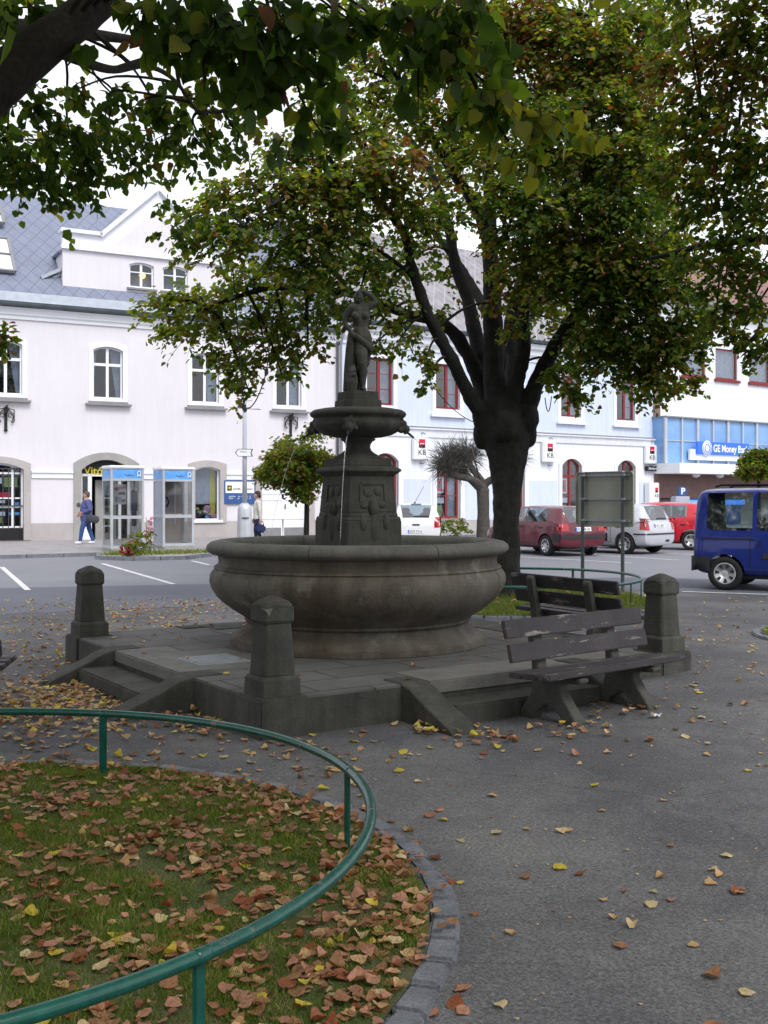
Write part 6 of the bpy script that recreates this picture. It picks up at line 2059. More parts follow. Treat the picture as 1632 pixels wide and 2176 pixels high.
class Crown:
    def __init__(s):
        s.p, s.x, s.n, s.s, s.m = [], [], [], [], []
        s.tw = MB()

    def twig(s, p0, d, L, n, size, pal, droop=0.5, flat=0.75, tube=True, hang=0.35):
        d = np.array(d, float)
        d /= np.linalg.norm(d)
        ts = np.linspace(0.08, 1.0, n)
        pts = p0[None] + d[None] * (L * ts)[:, None] + np.array([0, 0, -1.0])[None] * (droop * L * ts ** 2)[:, None]
        side = np.cross(d, [0, 0, 1.0])
        side /= (np.linalg.norm(side) + 1e-6)
        sg = np.where(np.arange(n) % 2 == 0, 1, -1)[:, None] * rng.uniform(0.5, 1.2, (n, 1))
        x = side[None] * sg + d[None] * rng.uniform(0.2, 0.9, (n, 1)) + rng.normal(0, 0.3, (n, 3)) + np.array([0, 0, -1.0])[None] * hang * rng.uniform(0.3, 2.2, (n, 1))
        nn = np.array([0, 0, 1.0])[None] * flat + rng.normal(0, 0.42, (n, 3)) + d[None] * 0.2
        s.p.append(pts + rng.normal(0, size * 0.35, (n, 3)))
        s.x.append(x)
        s.n.append(nn)
        s.s.append(size * rng.uniform(0.6, 1.2, n))
        s.m.append(rng.choice(6, n, p=pal))
        if tube:
            q = [p0 + d * (L * t_) + np.array([0, 0, -droop * L * t_ * t_]) for t_ in (0, 0.35, 0.7, 1.0)]
            s.tw.tube(q, [0.006, 0.005, 0.004, 0.002], 3, cap=False)

    def clump(s, c, r, n_leaves, size, pal, axis=None, per=11, droop=0.45, flat=0.75, Lf=0.75, tube=0.35, hang=0.35):
        c = np.array(c, float)
        r = np.array(r, float)
        nt_ = max(1, int(n_leaves / per))
        base = np.array(PAL[pal])
        for _ in range(nt_):
            u_ = rvec(1)[0] * rng.uniform(0, 1) ** 0.5
            p0 = c + u_ * r * 0.8
            out = (u_ * r)
            out = out / (np.linalg.norm(out) + 1e-6)
            d = out * 0.8 + rng.normal(0, 0.45, 3)
            d[2] *= 0.55
            if axis is not None:
                a = p0 - np.array(axis)
                a[2] *= 0.2
                d += a / (np.linalg.norm(a) + 1e-6) * 0.5
            pl = base * rng.uniform(0.4, 1.6, 6)
            pl /= pl.sum()
            L = rng.uniform(0.5, 1.1) * Lf * min(1.0, float(np.mean(r)) * 1.3)
            s.twig(p0, d, L, per, size, pl, droop * rng.uniform(0.3, 1.5), flat, rng.random() < tube, hang)

    def build(s, par, tv=LEAF_V, tf=LEAF_F, bark=None, name='crown'):
        o = cloud(name, tv, tf, np.concatenate(s.p), np.concatenate(s.x), np.concatenate(s.n), np.concatenate(s.s), np.concatenate(s.m), LEAFM, par)
        if s.tw.v:
            kind(s.tw.build('twig', bark or M['bark'], o, fix=False), 'stuff')
        return o


def smoothpath(pts, rad, sub=5):
    P_ = [Vector(p) for p in pts]
    op, orr = [], []
    n = len(P_)
    for i in range(n - 1):
        p0, p1, p2, p3 = P_[max(i - 1, 0)], P_[i], P_[i + 1], P_[min(i + 2, n - 1)]
        for k in range(sub):
            t_ = k / sub
            t2, t3 = t_ * t_, t_ * t_ * t_
            op.append(0.5 * ((2 * p1) + (-p0 + p2) * t_ + (2 * p0 - 5 * p1 + 4 * p2 - p3) * t2 + (-p0 + 3 * p1 - 3 * p2 + p3) * t3))
            orr.append(rad[i] + (rad[i + 1] - rad[i]) * t_)
    op.append(P_[-1])
    orr.append(rad[-1])
    return op, orr


def limb(mb, pts, rad, n=10, wob=0.04):
    p, r = smoothpath(pts, rad)
    r = [q * (1 + random.uniform(-wob, wob)) for q in r]
    mb.tube(p, r, n)
    return p


# ---- the big linden behind the fountain
T0 = Vector((BEDS[1][0], BEDS[1][1], 0))
KD = T0.y / FP
bt = thing('linden_tree', 'big dark linden behind the fountain, forking low into many limbs', 'tree', T0)
tm = MB()
o = np.array(T0)


def TP(px, py, dd=0.0):
    return P(px, py, T0.y + dd) - T0


base_pts = [(1074, 1300), (1074, 1265), (1074, 1230), (1075, 1180), (1076, 1100), (1077, 1050), (1077, 1000), (1076, 950), (1073, 912), (1071, 880), (1070, 850), (1070, 832)]
base_r = [0.42, 0.35, 0.255, 0.215, 0.21, 0.22, 0.255, 0.34, 0.41, 0.37, 0.26, 0.12]
p_, r_ = smoothpath([TP(*q) for q in base_pts], base_r, 6)
o0 = len(tm.v)
tm.tube(p_, r_, 28)
for i in range(o0, len(tm.v)):                            # fluted, lumpy trunk
    v = Vector(tm.v[i])
    a = math.atan2(v.y, v.x)
    fl = 1 + 0.035 * math.sin(7 * a + 1.3 * v.z) + 0.03 * math.sin(4 * a - 2.1 * v.z + 1) + (0.10 * max(0, math.sin(5 * a + 0.6)) * max(0, 1 - v.z / 0.5) if v.z < 0.5 else 0) + 0.03 * math.sin(9 * v.z + 3 * a)
    tm.v[i] = (v.x * fl, v.y * fl, v.z)
LIMBS = []
for pts, w0, w1 in (
    ([(1030, 915, 0), (1015, 870, -0.3), (990, 825, -0.5), (955, 755, -0.8), (925, 700, -1.0), (898, 640, -1.2), (876, 570, -1.3), (856, 490, -1.4), (800, 425, -1.6), (745, 385, -1.9), (690, 330, -2.2)], 38, 12),
    ([(1040, 890, 0.2), (1025, 830, 0.3), (1002, 770, 0.3), (968, 712, 0.2), (925, 682, 0.0), (868, 668, -0.2), (800, 640, -0.4), (730, 622, -0.5), (650, 612, -0.6), (570, 612, -0.8), (500, 632, -0.9), (440, 655, -1.0)], 40, 9),
    ([(1050, 900, 0.3), (1035, 800, 0.4), (1012, 720, 0.6), (995, 640, 0.8), (970, 570, 0.9), (955, 490, 1.0), (930, 400, 1.2), (895, 330, 1.4), (850, 270, 1.5)], 46, 13),
    ([(1062, 900, 0.0), (1052, 820, 0.0), (1048, 720, 0.1), (1046, 620, 0.1), (1042, 540, 0.2), (1030, 480, 0.2), (1000, 420, 0.1), (965, 370, 0), (930, 310, -0.2), (890, 250, -0.3), (850, 180, -0.5)], 56, 12),
    ([(1042, 520, 0.2), (1040, 430, 0.5), (1038, 340, 0.7), (1045, 270, 0.8), (1058, 190, 0.9), (1070, 80, 1.0), (1075, -60, 1.1), (1080, -250, 1.2)], 34, 8),
    ([(1082, 900, -0.1), (1095, 820, -0.2), (1112, 750, -0.3), (1112, 670, -0.3), (1120, 590, -0.4), (1150, 500, -0.6), (1195, 420, -0.8), (1212, 350, -0.9), (1230, 260, -1.0), (1250, 120, -1.0), (1260, -80, -1.0)], 40, 9),
    ([(1108, 905, 0.0), (1130, 840, -0.1), (1155, 780, -0.2), (1190, 720, -0.4), (1228, 665, -0.5), (1265, 610, -0.7), (1310, 560, -0.8), (1380, 515, -1.0), (1450, 480, -1.2), (1520, 440, -1.4)], 46, 9),
    ([(1100, 880, 0.3), (1092, 780, 0.8), (1085, 680, 1.2), (1120, 560, 1.8), (1180, 440, 2.2), (1250, 330, 2.6), (1330, 200, 2.9)], 44, 10),
    ([(1140, 640, -0.4), (1180, 632, -0.4), (1215, 640, -0.5), (1250, 640, -0.5)], 16, 7),
    ([(905, 662, -1.1), (890, 600, -1.2), (800, 530, -1.5), (740, 512, -1.7), (690, 520, -1.9), (640, 560, -2.1), (600, 575, -2.2)], 12, 5),
    ([(800, 425, -1.6), (720, 395, -2.0), (650, 400, -2.4), (570, 440, -2.8), (520, 480, -3.0)], 14, 5),
    ([(1080, 860, 0.5), (1060, 740, 1.4), (1000, 600, 2.4), (900, 470, 3.2), (800, 380, 3.8)], 40, 10),
):
    n = len(pts)
    rad = [(w0 + (w1 - w0) * (i / (n - 1)) ** 0.8) / 2 * KD for i in range(n)]
    q = limb(tm, [TP(*p) for p in pts], rad)
    LIMBS.append(q)
for q, r_s, sc_ in (((1030, 885, -0.12), 0.20, (1, 1, 1.3)), ((1118, 888, -0.08), 0.20, (1, 1, 1.4)), ((1022, 925, 0.0), 0.15, (0.9, 1, 1.5)), ((1126, 925, 0.0), 0.13, (0.9, 1, 1.5)), ((1072, 905, -0.35), 0.16, (1.2, 1, 1.5))):
    tm.sphere(TP(*q), r_s, 14, 10, 0, sc_)
thick = tm.mesh('trunk')
tmp = bpy.data.objects.new('t', thick)
COL.objects.link(tmp)
m1 = tmp.modifiers.new('r', 'REMESH')
m1.mode = 'VOXEL'
m1.voxel_size = 0.026
m2 = tmp.modifiers.new('s', 'SMOOTH')
m2.factor = 0.5
m2.iterations = 5
tx = bpy.data.textures.new('bark', 'CLOUDS')
tx.noise_scale = 0.22
m3 = tmp.modifiers.new('d', 'DISPLACE')
m3.texture = tx
m3.strength = 0.045
thick = evaluated(tmp)
bpy.data.objects.remove(tmp)
thick.polygons.foreach_set('use_smooth', [True] * len(thick.polygons))
thick.materials.clear()
thick.materials.append(M['bark'])
link('trunk', thick, M['bark'], bt)
tm = MB()
cr = Crown()
ALLP = [p for q in LIMBS for p in q[4:]]
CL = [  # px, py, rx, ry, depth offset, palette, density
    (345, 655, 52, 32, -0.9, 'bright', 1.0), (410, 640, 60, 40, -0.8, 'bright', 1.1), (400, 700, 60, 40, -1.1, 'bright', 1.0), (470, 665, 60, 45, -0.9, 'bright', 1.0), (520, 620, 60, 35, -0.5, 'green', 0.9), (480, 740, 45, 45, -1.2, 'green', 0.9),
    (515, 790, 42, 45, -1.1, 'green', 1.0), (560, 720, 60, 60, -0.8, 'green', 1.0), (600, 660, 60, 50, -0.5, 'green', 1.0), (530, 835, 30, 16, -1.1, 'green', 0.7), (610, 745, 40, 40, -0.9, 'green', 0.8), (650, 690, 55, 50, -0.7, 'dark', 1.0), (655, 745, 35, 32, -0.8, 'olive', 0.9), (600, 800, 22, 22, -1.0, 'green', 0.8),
    (700, 650, 55, 50, -0.4, 'dark', 1.2), (620, 600, 60, 40, 0.3, 'dark', 1.0), (690, 580, 70, 50, -1.8, 'dark', 1.2), (760, 560, 70, 50, -1.2, 'dark', 1.2), (830, 560, 60, 50, -0.5, 'dark', 1.1), (610, 545, 60, 45, -2.0, 'green', 1.0), (540, 580, 60, 40, -1.0, 'bright', 0.9),
    (520, 500, 70, 50, -2.6, 'green', 1.0), (450, 470, 70, 50, -2.7, 'green', 1.0), (430, 530, 50, 30, -2.4, 'green', 0.8), (500, 410, 70, 45, -2.4, 'olive', 1.0), (590, 450, 70, 60, -2.2, 'green', 1.0), (580, 380, 70, 45, -2.4, 'green', 0.9), (660, 500, 70, 50, -2.0, 'green', 1.1),
    (670, 410, 70, 60, -2.2, 'olive', 1.1), (740, 470, 70, 60, -1.9, 'green', 1.1), (760, 390, 80, 50, -2.0, 'olive', 1.1), (840, 340, 70, 45, -2.2, 'rust', 1.1), (850, 410, 60, 45, -1.8, 'olive', 1.0), (680, 320, 60, 50, -2.0, 'green', 0.9), (610, 310, 60, 40, -2.0, 'green', 0.8),
    (760, 640, 45, 35, -1.6, 'dark', 1.0), (820, 630, 55, 40, -1.4, 'dark', 1.1), (800, 690, 45, 28, -1.3, 'olive', 0.9), (850, 720, 34, 40, -1.2, 'green', 0.9), (790, 735, 28, 26, -1.1, 'olive', 0.7), (905, 760, 22, 30, -1.2, 'green', 1.2), (905, 815, 16, 22, -1.2, 'green', 0.8), (870, 690, 30, 25, -0.9, 'dark', 0.9), (940, 670, 30, 25, -0.6, 'green', 0.8),
    (900, 470, 55, 45, -1.6, 'dark', 1.0), (890, 540, 45, 40, 0.9, 'dark', 0.9), (940, 590, 40, 35, 1.2, 'dark', 0.7), (960, 440, 50, 45, -1.2, 'dark', 0.9), (700, 240, 60, 45, -1.5, 'green', 0.9), (780, 280, 60, 45, -1.5, 'green', 0.9), (760, 200, 60, 50, -1.2, 'green', 0.9), (850, 220, 60, 45, -1.0, 'green', 0.9),
    (690, 150, 50, 40, -1.0, 'green', 0.8), (720, 60, 60, 50, -0.9, 'green', 0.8), (800, 120, 60, 45, -0.8, 'green', 0.9), (840, 40, 70, 45, -0.6, 'green', 0.9), (940, 80, 70, 50, -0.8, 'olive', 1.0), (940, 170, 60, 50, -0.6, 'green', 1.0), (930, 270, 60, 45, -0.6, 'olive', 0.9), (1010, 240, 60, 50, -0.8, 'green', 0.9), (1000, 330, 50, 40, -1.0, 'olive', 0.9),
    (1010, 150, 60, 50, -0.6, 'rust', 1.0), (1040, 60, 70, 50, -0.6, 'rust', 1.0), (1110, 110, 70, 50, -0.9, 'rust', 1.2), (1100, 30, 70, 40, -1.0, 'rust', 1.1), (1180, 60, 60, 45, -1.0, 'olive', 1.0), (1100, 210, 60, 45, -0.9, 'green', 1.0), (1190, 160, 60, 45, -1.0, 'rust', 1.1),
    (1090, 420, 60, 50, -1.4, 'dark', 1.1), (1120, 330, 70, 50, -1.2, 'green', 1.1), (1190, 260, 70, 50, -1.3, 'green', 1.1), (1090, 500, 55, 50, -1.0, 'olive', 1.1), (1150, 450, 70, 60, -1.5, 'dark', 1.2), (1160, 540, 70, 50, -1.2, 'olive', 1.2), (1100, 590, 55, 45, -1.2, 'olive', 1.1), (1130, 640, 50, 40, 1.3, 'dark', 1.0),
    (1060, 640, 30, 30, -1.2, 'rust', 0.8), (1090, 700, 30, 30, -1.0, 'olive', 0.7), (1160, 620, 45, 40, 1.1, 'green', 1.0), (1215, 600, 60, 50, -1.2, 'dark', 1.2), (1200, 690, 45, 40, 1.2, 'olive', 1.0), (1200, 770, 35, 35, 0.6, 'dark', 1.0), (1170, 800, 30, 25, -0.6, 'dark', 0.8), (1215, 835, 28, 35, -0.8, 'dark', 1.1),
    (1250, 730, 55, 45, -0.9, 'dark', 1.1), (1290, 770, 55, 45, -1.0, 'dark', 1.0), (1280, 690, 60, 45, -1.1, 'dark', 1.2), (1230, 520, 70, 50, -1.5, 'olive', 1.2), (1250, 430, 70, 55, -1.6, 'dark', 1.2), (1260, 340, 70, 50, -1.6, 'olive', 1.1), (1280, 230, 70, 55, -1.5, 'green', 1.1), (1290, 600, 70, 50, -1.4, 'dark', 1.2),
    (1340, 650, 60, 50, -1.4, 'dark', 1.2), (1350, 740, 50, 45, -1.3, 'olive', 1.1), (1355, 810, 38, 35, -1.3, 'dark', 1.0), (1400, 770, 50, 40, -1.4, 'olive', 1.0), (1410, 700, 60, 45, -1.5, 'dark', 1.1), (1440, 820, 45, 20, -1.5, 'bright', 0.9), (1395, 850, 25, 14, -1.4, 'green', 0.8), (1470, 800, 24, 16, -1.5, 'bright', 0.8), (1420, 740, 45, 30, -1.6, 'green', 0.9),
    (1320, 540, 70, 50, -1.6, 'olive', 1.1), (1330, 440, 70, 55, -1.8, 'dark', 1.2), (1340, 340, 70, 55, -1.8, 'green', 1.1), (1260, 100, 70, 55, -1.2, 'olive', 1.1), (1340, 60, 70, 50, -1.0, 'green', 0.9), (1350, 150, 70, 50, -1.3, 'rust', 1.0), (1360, 250, 60, 50, -1.5, 'olive', 1.0), (1400, 600, 70, 50, -1.6, 'dark', 1.1), (1410, 520, 60, 45, -1.7, 'olive', 1.0), (1470, 680, 60, 45, -1.7, 'dark', 0.9), (1490, 740, 28, 22, -1.6, 'dark', 0.8),
    (960, -60, 120, 80, 0, 'green', 0.5), (1150, -90, 120, 80, 0, 'green', 0.5), (800, -70, 110, 80, 0, 'green', 0.5), (1050, -220, 130, 90, 0, 'green', 0.5), (1250, -200, 130, 90, 0.5, 'green', 0.5), (880, -200, 120, 90, -0.5, 'green', 0.5), (1050, -370, 120, 80, 0, 'green', 0.45), (1350, -60, 110, 80, 0, 'green', 0.5),
    (750, 420, 120, 90, 3.2, 'green', 0.45), (1000, 350, 120, 110, 3.5, 'green', 0.45), (1200, 330, 120, 110, 3.5, 'green', 0.6), (1350, 420, 120, 120, 2.8, 'green', 0.6), (1000, 80, 140, 90, 3.0, 'green', 0.45), (850, 250, 120, 80, 3.2, 'green', 0.4), (1250, 130, 140, 90, 3.0, 'green', 0.5), (1150, 560, 100, 70, 3.2, 'olive', 0.7),
]
CAM = np.array((0, 0, EYE))
for px, py, rx, ry, dd, pal, dn in CL:
    d = T0.y + dd
    c = np.array(P(px, py, d)) - o
    k = d / FP
    r = np.array((rx * k, max(rx, ry) * k * 0.9, ry * k))
    nl = int((1.5 if py < 430 and px > 640 else 1.0) * dn * math.pi * rx * ry / (22 if px < 900 else 17 if px < 1150 else 14))
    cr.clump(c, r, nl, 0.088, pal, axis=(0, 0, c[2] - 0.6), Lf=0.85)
    near = min(ALLP, key=lambda q: (Vector(c) - q).length)
    if (Vector(c) - near).length > 0.25:
        m1 = near.lerp(Vector(c), 0.5) + Vector((0, 0, 0.12))
        limb(tm, [near, m1, Vector(c)], [0.028, 0.02, 0.010], 5)
bt_tr = kind(tm.build('branch', M['bark'], bt, fix=False), 'stuff')
cr.build(bt)

# ---- near linden: trunk out of the frame to the left, bough across the upper left corner
N0 = Vector((BEDS[0][0], BEDS[0][1], 0))
nt_ = thing('linden_tree', 'near linden with a thick dark bough across the upper left corner', 'tree', N0)
on = np.array(N0)
tm = MB()


def NP(px, py, d):
    return P(px, py, d) - N0


limb(tm, [(0, 0, -0.05), (0, 0, 0.15), (0.01, 0, 0.6), (0.0, 0.02, 1.6), (0.02, 0.03, 2.5), (0.05, 0.05, 3.0)], [0.50, 0.38, 0.31, 0.29, 0.32, 0.30], 24, 0.008)
NL = [limb(tm, [Vector((0.02, 0.02, 2.7)), NP(-180, 330, 4.3), NP(-20, 190, 4.45), NP(80, 105, 4.6), NP(190, 20, 4.8), NP(300, -90, 5.1), NP(430, -220, 5.5), NP(600, -400, 6.0)], [0.16, 0.125, 0.10, 0.09, 0.08, 0.07, 0.06, 0.035], 16),
      limb(tm, [NP(95, 95, 4.62), NP(170, 128, 4.9), NP(240, 148, 5.3), NP(310, 140, 5.7), NP(370, 170, 6.3), NP(420, 240, 7.0)], [0.035, 0.026, 0.02, 0.016, 0.012, 0.006], 8),
      limb(tm, [NP(240, 148, 5.3), NP(290, 130, 5.5), NP(330, 115, 5.7)], [0.014, 0.01, 0.006], 6),
      limb(tm, [Vector((0, 0.1, 2.9)), Vector((-0.3, 1.2, 3.8)), Vector((-0.4, 2.6, 4.6)), Vector((-0.2, 3.8, 5.1)), Vector((0.2, 5.2, 5.6))], [0.13, 0.10, 0.075, 0.05, 0.025], 10),
      limb(tm, [Vector((0.05, 0, 2.9)), Vector((0.7, -0.5, 4.2)), Vector((1.8, -0.6, 5.4)), Vector((3.2, -0.4, 6.2)), Vector((4.6, 0.2, 6.6))], [0.16, 0.13, 0.10, 0.06, 0.03], 10),
      limb(tm, [Vector((0, 0, 2.9)), Vector((-0.5, -1.0, 4.5)), Vector((-0.8, -2.4, 6.0)), Vector((-0.6, -3.8, 7.0))], [0.15, 0.12, 0.08, 0.04], 10),
      limb(tm, [Vector((0, 0, 2.9)), Vector((0.2, 0.4, 5.0)), Vector((0.5, 1.0, 7.2)), Vector((0.8, 1.5, 9.0))], [0.17, 0.13, 0.09, 0.04], 10),
      limb(tm, [Vector((0.5, 1.0, 6.0)), Vector((1.6, 2.2, 6.5)), Vector((2.9, 3.2, 6.9)), Vector((4.2, 3.8, 7.0))], [0.08, 0.06, 0.045, 0.02], 8),
      limb(tm, [Vector((0, 0.05, 3.0)), Vector((-1.2, 0.6, 4.4)), Vector((-2.8, 1.0, 5.4))], [0.12, 0.09, 0.04], 8)]
NAL = [p for q in NL for p in q[3:]]
cr, crb = Crown(), Crown()
for px, py, rx, ry, d, dn, pal in (   # small backlit leaves, upper left
    (30, 330, 70, 70, 7.6, 1.25, 'dark'), (110, 300, 80, 60, 7.4, 1.15, 'dark'), (60, 250, 70, 50, 7.0, 1.0, 'dark'), (150, 360, 70, 50, 7.8, 1.25, 'dark'), (70, 400, 80, 28, 7.9, 1.1, 'dark'), (190, 400, 60, 30, 8.0, 1.0, 'dark'), (210, 300, 70, 60, 7.6, 1.0, 'dark'), (230, 230, 60, 45, 7.0, 0.8, 'dark'),
    (290, 330, 60, 60, 8.0, 0.75, 'dark'), (300, 250, 60, 45, 7.4, 0.7, 'dark'), (360, 230, 60, 45, 7.4, 0.8, 'dark'), (390, 290, 50, 50, 7.8, 0.85, 'dark'), (370, 330, 30, 30, 8.2, 0.7, 'dark'), (450, 230, 60, 45, 7.2, 0.75, 'green'), (480, 290, 50, 40, 7.8, 0.6, 'dark'), (440, 330, 35, 30, 8.2, 0.5, 'dark'), (150, 210, 50, 40, 6.6, 0.6, 'dark'),
    (430, 275, 60, 50, 7.8, 0.6, 'dark'), (480, 340, 50, 40, 8.2, 0.4, 'dark'), (400, 345, 50, 40, 8.3, 0.5, 'dark'), (340, 300, 60, 45, 8.0, 0.6, 'dark'), (300, 400, 40, 28, 8.6, 0.45, 'dark'), (440, 390, 40, 30, 8.6, 0.25, 'dark'), (255, 395, 45, 30, 8.4, 0.6, 'dark'), (510, 300, 40, 40, 7.6, 0.45, 'dark'), (95, 435, 30, 16, 8.0, 0.55, 'green'), (80, 425, 20, 14, 7.6, 0.8, 'dark'), (200, 440, 26, 18, 8.2, 0.5, 'dark'), (20, 400, 40, 20, 8.0, 0.9, 'green'), (345, 445, 30, 28, 9.0, 0.8, 'dark'), (365, 500, 32, 36, 9.2, 1.0, 'dark'), (400, 480, 30, 30, 9.2, 0.9, 'dark'), (340, 395, 24, 26, 9.0, 0.5, 'dark'), (530, 240, 45, 50, 7.0, 0.6, 'green'), (420, 140, 50, 30, 6.4, 0.6, 'green'), (40, 30, 60, 40, 5.5, 0.8, 'dark'), (120, 25, 50, 30, 5.5, 0.7, 'dark'),
):
    c = np.array(P(px, py - 14, d)) - on
    k = d / FP
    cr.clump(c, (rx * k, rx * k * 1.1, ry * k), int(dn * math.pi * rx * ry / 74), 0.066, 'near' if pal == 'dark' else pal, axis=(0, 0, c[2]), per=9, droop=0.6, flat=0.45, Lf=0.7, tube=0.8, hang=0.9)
    near = min(NAL, key=lambda q: (Vector(c) - q).length)
    if random.random() < 0.4:
        limb(tm, [near, near.lerp(Vector(c), 0.3) + Vector((random.uniform(-.15, .15), random.uniform(-.1, .2), 0.12)), near.lerp(Vector(c), 0.65) + Vector((random.uniform(-.15, .15), 0, 0.1)), Vector(c)], [0.014, 0.011, 0.008, 0.004], 5, 0.15)
for px, py, rx, ry, d, dn, pal in (   # large leaves hanging into the top of the frame
    (330, 30, 60, 45, 4.2, 0.9, 'green'), (420, 40, 70, 60, 4.3, 1.2, 'green'), (500, 60, 70, 60, 4.3, 1.3, 'dark'), (580, 50, 70, 60, 4.4, 1.3, 'green'), (660, 40, 60, 50, 4.5, 1.2, 'green'), (450, 110, 60, 50, 4.4, 1.1, 'dark'), (540, 130, 70, 50, 4.5, 1.2, 'dark'), (620, 120, 60, 50, 4.5, 1.1, 'green'), (350, 100, 45, 40, 4.4, 0.7, 'olive'),
    (570, 200, 45, 45, 4.6, 0.8, 'dark'), (660, 170, 45, 45, 4.6, 0.8, 'green'), (640, 250, 35, 45, 4.7, 0.8, 'dark'), (690, 270, 35, 45, 4.8, 0.8, 'green'), (720, 310, 25, 25, 4.8, 0.8, 'green'), (600, 290, 25, 30, 4.7, 0.6, 'dark'), (250, 20, 40, 25, 4.1, 0.6, 'green'), (190, 90, 25, 20, 4.6, 0.8, 'olive'), (450, 200, 25, 40, 4.6, 0.6, 'dark'),
    (860, 20, 60, 40, 4.3, 1.1, 'green'), (940, 50, 70, 50, 4.4, 1.2, 'green'), (1020, 60, 50, 45, 4.5, 1.0, 'green'), (890, 100, 50, 50, 4.5, 1.0, 'green'), (970, 130, 60, 50, 4.6, 1.1, 'bright'), (1060, 110, 40, 40, 4.6, 0.8, 'green'), (1040, 180, 55, 45, 4.7, 1.0, 'bright'), (1000, 230, 45, 40, 4.8, 0.9, 'green'), (1090, 230, 50, 40, 4.8, 1.0, 'bright'), (1150, 270, 50, 40, 4.9, 1.0, 'bright'), (1200, 250, 35, 30, 4.9, 0.8, 'bright'), (1220, 300, 30, 25, 4.9, 0.9, 'bright'), (1090, 300, 40, 35, 4.9, 0.9, 'bright'), (1150, 330, 35, 25, 4.9, 0.7, 'green'), (870, 150, 30, 40, 4.6, 0.5, 'green'), (1040, 270, 30, 35, 4.8, 0.7, 'bright'), (740, 40, 45, 40, 4.4, 0.8, 'green'), (790, 60, 40, 40, 4.4, 0.8, 'dark'),
):
    c = np.array(P(px, py, d)) - on
    k = d / FP
    crb.clump(c, (rx * k, rx * k * 1.3, ry * k), max(3, int(dn * math.pi * rx * ry / 250)), 0.080, 'bright' if pal == 'bright' else 'near', per=5, droop=0.75, flat=0.35, Lf=0.75, tube=0.8, hang=1.2)
    if py < 130 and random.random() < 0.35:
        near = min(NAL, key=lambda q: (Vector(c) - q).length)
        limb(tm, [near, near.lerp(Vector(c), 0.5) + Vector((0, 0, 0.3)), Vector(c)], [0.014, 0.009, 0.004], 5)
for a in ([(835, 5, 4.4), (900, 70, 4.5), (990, 140, 4.6), (1060, 200, 4.7), (1140, 255, 4.85), (1215, 285, 4.9)], [(560, -40, 4.4), (580, 60, 4.5), (620, 150, 4.6), (650, 230, 4.7), (690, 290, 4.8)], [(990, 140, 4.6), (1030, 220, 4.7), (1080, 300, 4.9)]):
    limb(tm, [NP(*q) for q in a], [0.009 - 0.0012 * i for i in range(len(a))], 5)
# unseen rest of its crown, thickened over camera and fountain to shade them
nn_ = 0
while nn_ < 2300:
    x, y, z = rng.uniform(-5.2, 7.0), rng.uniform(-5.5, 7.2), rng.uniform(3.6, 9.6)
    if ((x - 0.8) / 5.6) ** 2 + ((y - 0.8) / 6.0) ** 2 + ((z - 6.2) / 3.6) ** 2 > 1:
        continue
    wy = y + N0.y
    if wy > 0 and z < EYE + 0.4587 * wy + 0.75 + 0.05 * abs(x):
        if x > -1.2 - 0.0 * wy and abs(x + N0.x) < 0.36 * wy + 1.2:
            continue
    if z < 3.6 or (x ** 2 + y ** 2 < 0.5 and z < 4.5):
        continue
    cr.clump((x, y, z), (0.5, 0.5, 0.35), 17, 0.115, 'green', per=17, droop=0.5, flat=0.8, Lf=1.4, tube=0.0)
    nn_ += 1
tm.build('trunk', M['barkn'], nt_, fix=False)
cr.build(nt_)
crb.build(nt_, BIG_V, BIG_F, M['barkn'], name='low_foliage')

# ---- linden to the right of the path, trunk out of the frame
R0 = Vector((BEDS[2][0], BEDS[2][1], gz(*BEDS[2])))
rt_ = thing('linden_tree', 'linden reaching in from the right edge with dark leaves and bare horizontal limb', 'tree', R0)
orr_ = np.array(R0)
tm = MB()
limb(tm, [(0, 0, -0.05), (0, 0, 0.2), (0, 0, 0.8), (0.02, 0, 2.0), (0.0, 0.02, 2.9)], [0.42, 0.33, 0.28, 0.27, 0.32], 20)


def RP(px, py, d):
    return P(px, py, d) - R0


RL = [limb(tm, [Vector((0, 0, 2.7)), RP(1850, 640, 12.6), RP(1700, 540, 12.8), RP(1632, 510, 13.0), RP(1540, 515, 13.3), RP(1460, 530, 13.6), RP(1380, 550, 13.9)], [0.15, 0.11, 0.075, 0.06, 0.05, 0.04, 0.025], 10),
      limb(tm, [Vector((0, 0, 2.8)), RP(1900, 400, 12.0), RP(1750, 320, 12.0), RP(1620, 315, 12.2), RP(1500, 300, 12.5)], [0.16, 0.12, 0.08, 0.05, 0.02], 10),
      limb(tm, [Vector((0, 0, 2.8)), Vector((0.2, -0.6, 5.0)), Vector((-0.6, -1.8, 6.6)), Vector((-1.8, -3.2, 7.4))], [0.17, 0.13, 0.08, 0.04], 10),
      limb(tm, [Vector((0, 0, 2.8)), Vector((-0.1, 0.2, 5.0)), Vector((-0.4, 0.3, 7.5)), Vector((-0.6, 0.1, 9.0))], [0.17, 0.13, 0.09, 0.04], 10),
      limb(tm, [Vector((0, 0, 2.8)), Vector((1.2, 0.8, 4.6)), Vector((2.6, 1.6, 6.0))], [0.14, 0.10, 0.05], 10)]
RAL = [p for q in RL for p in q[3:]]
cr = Crown()
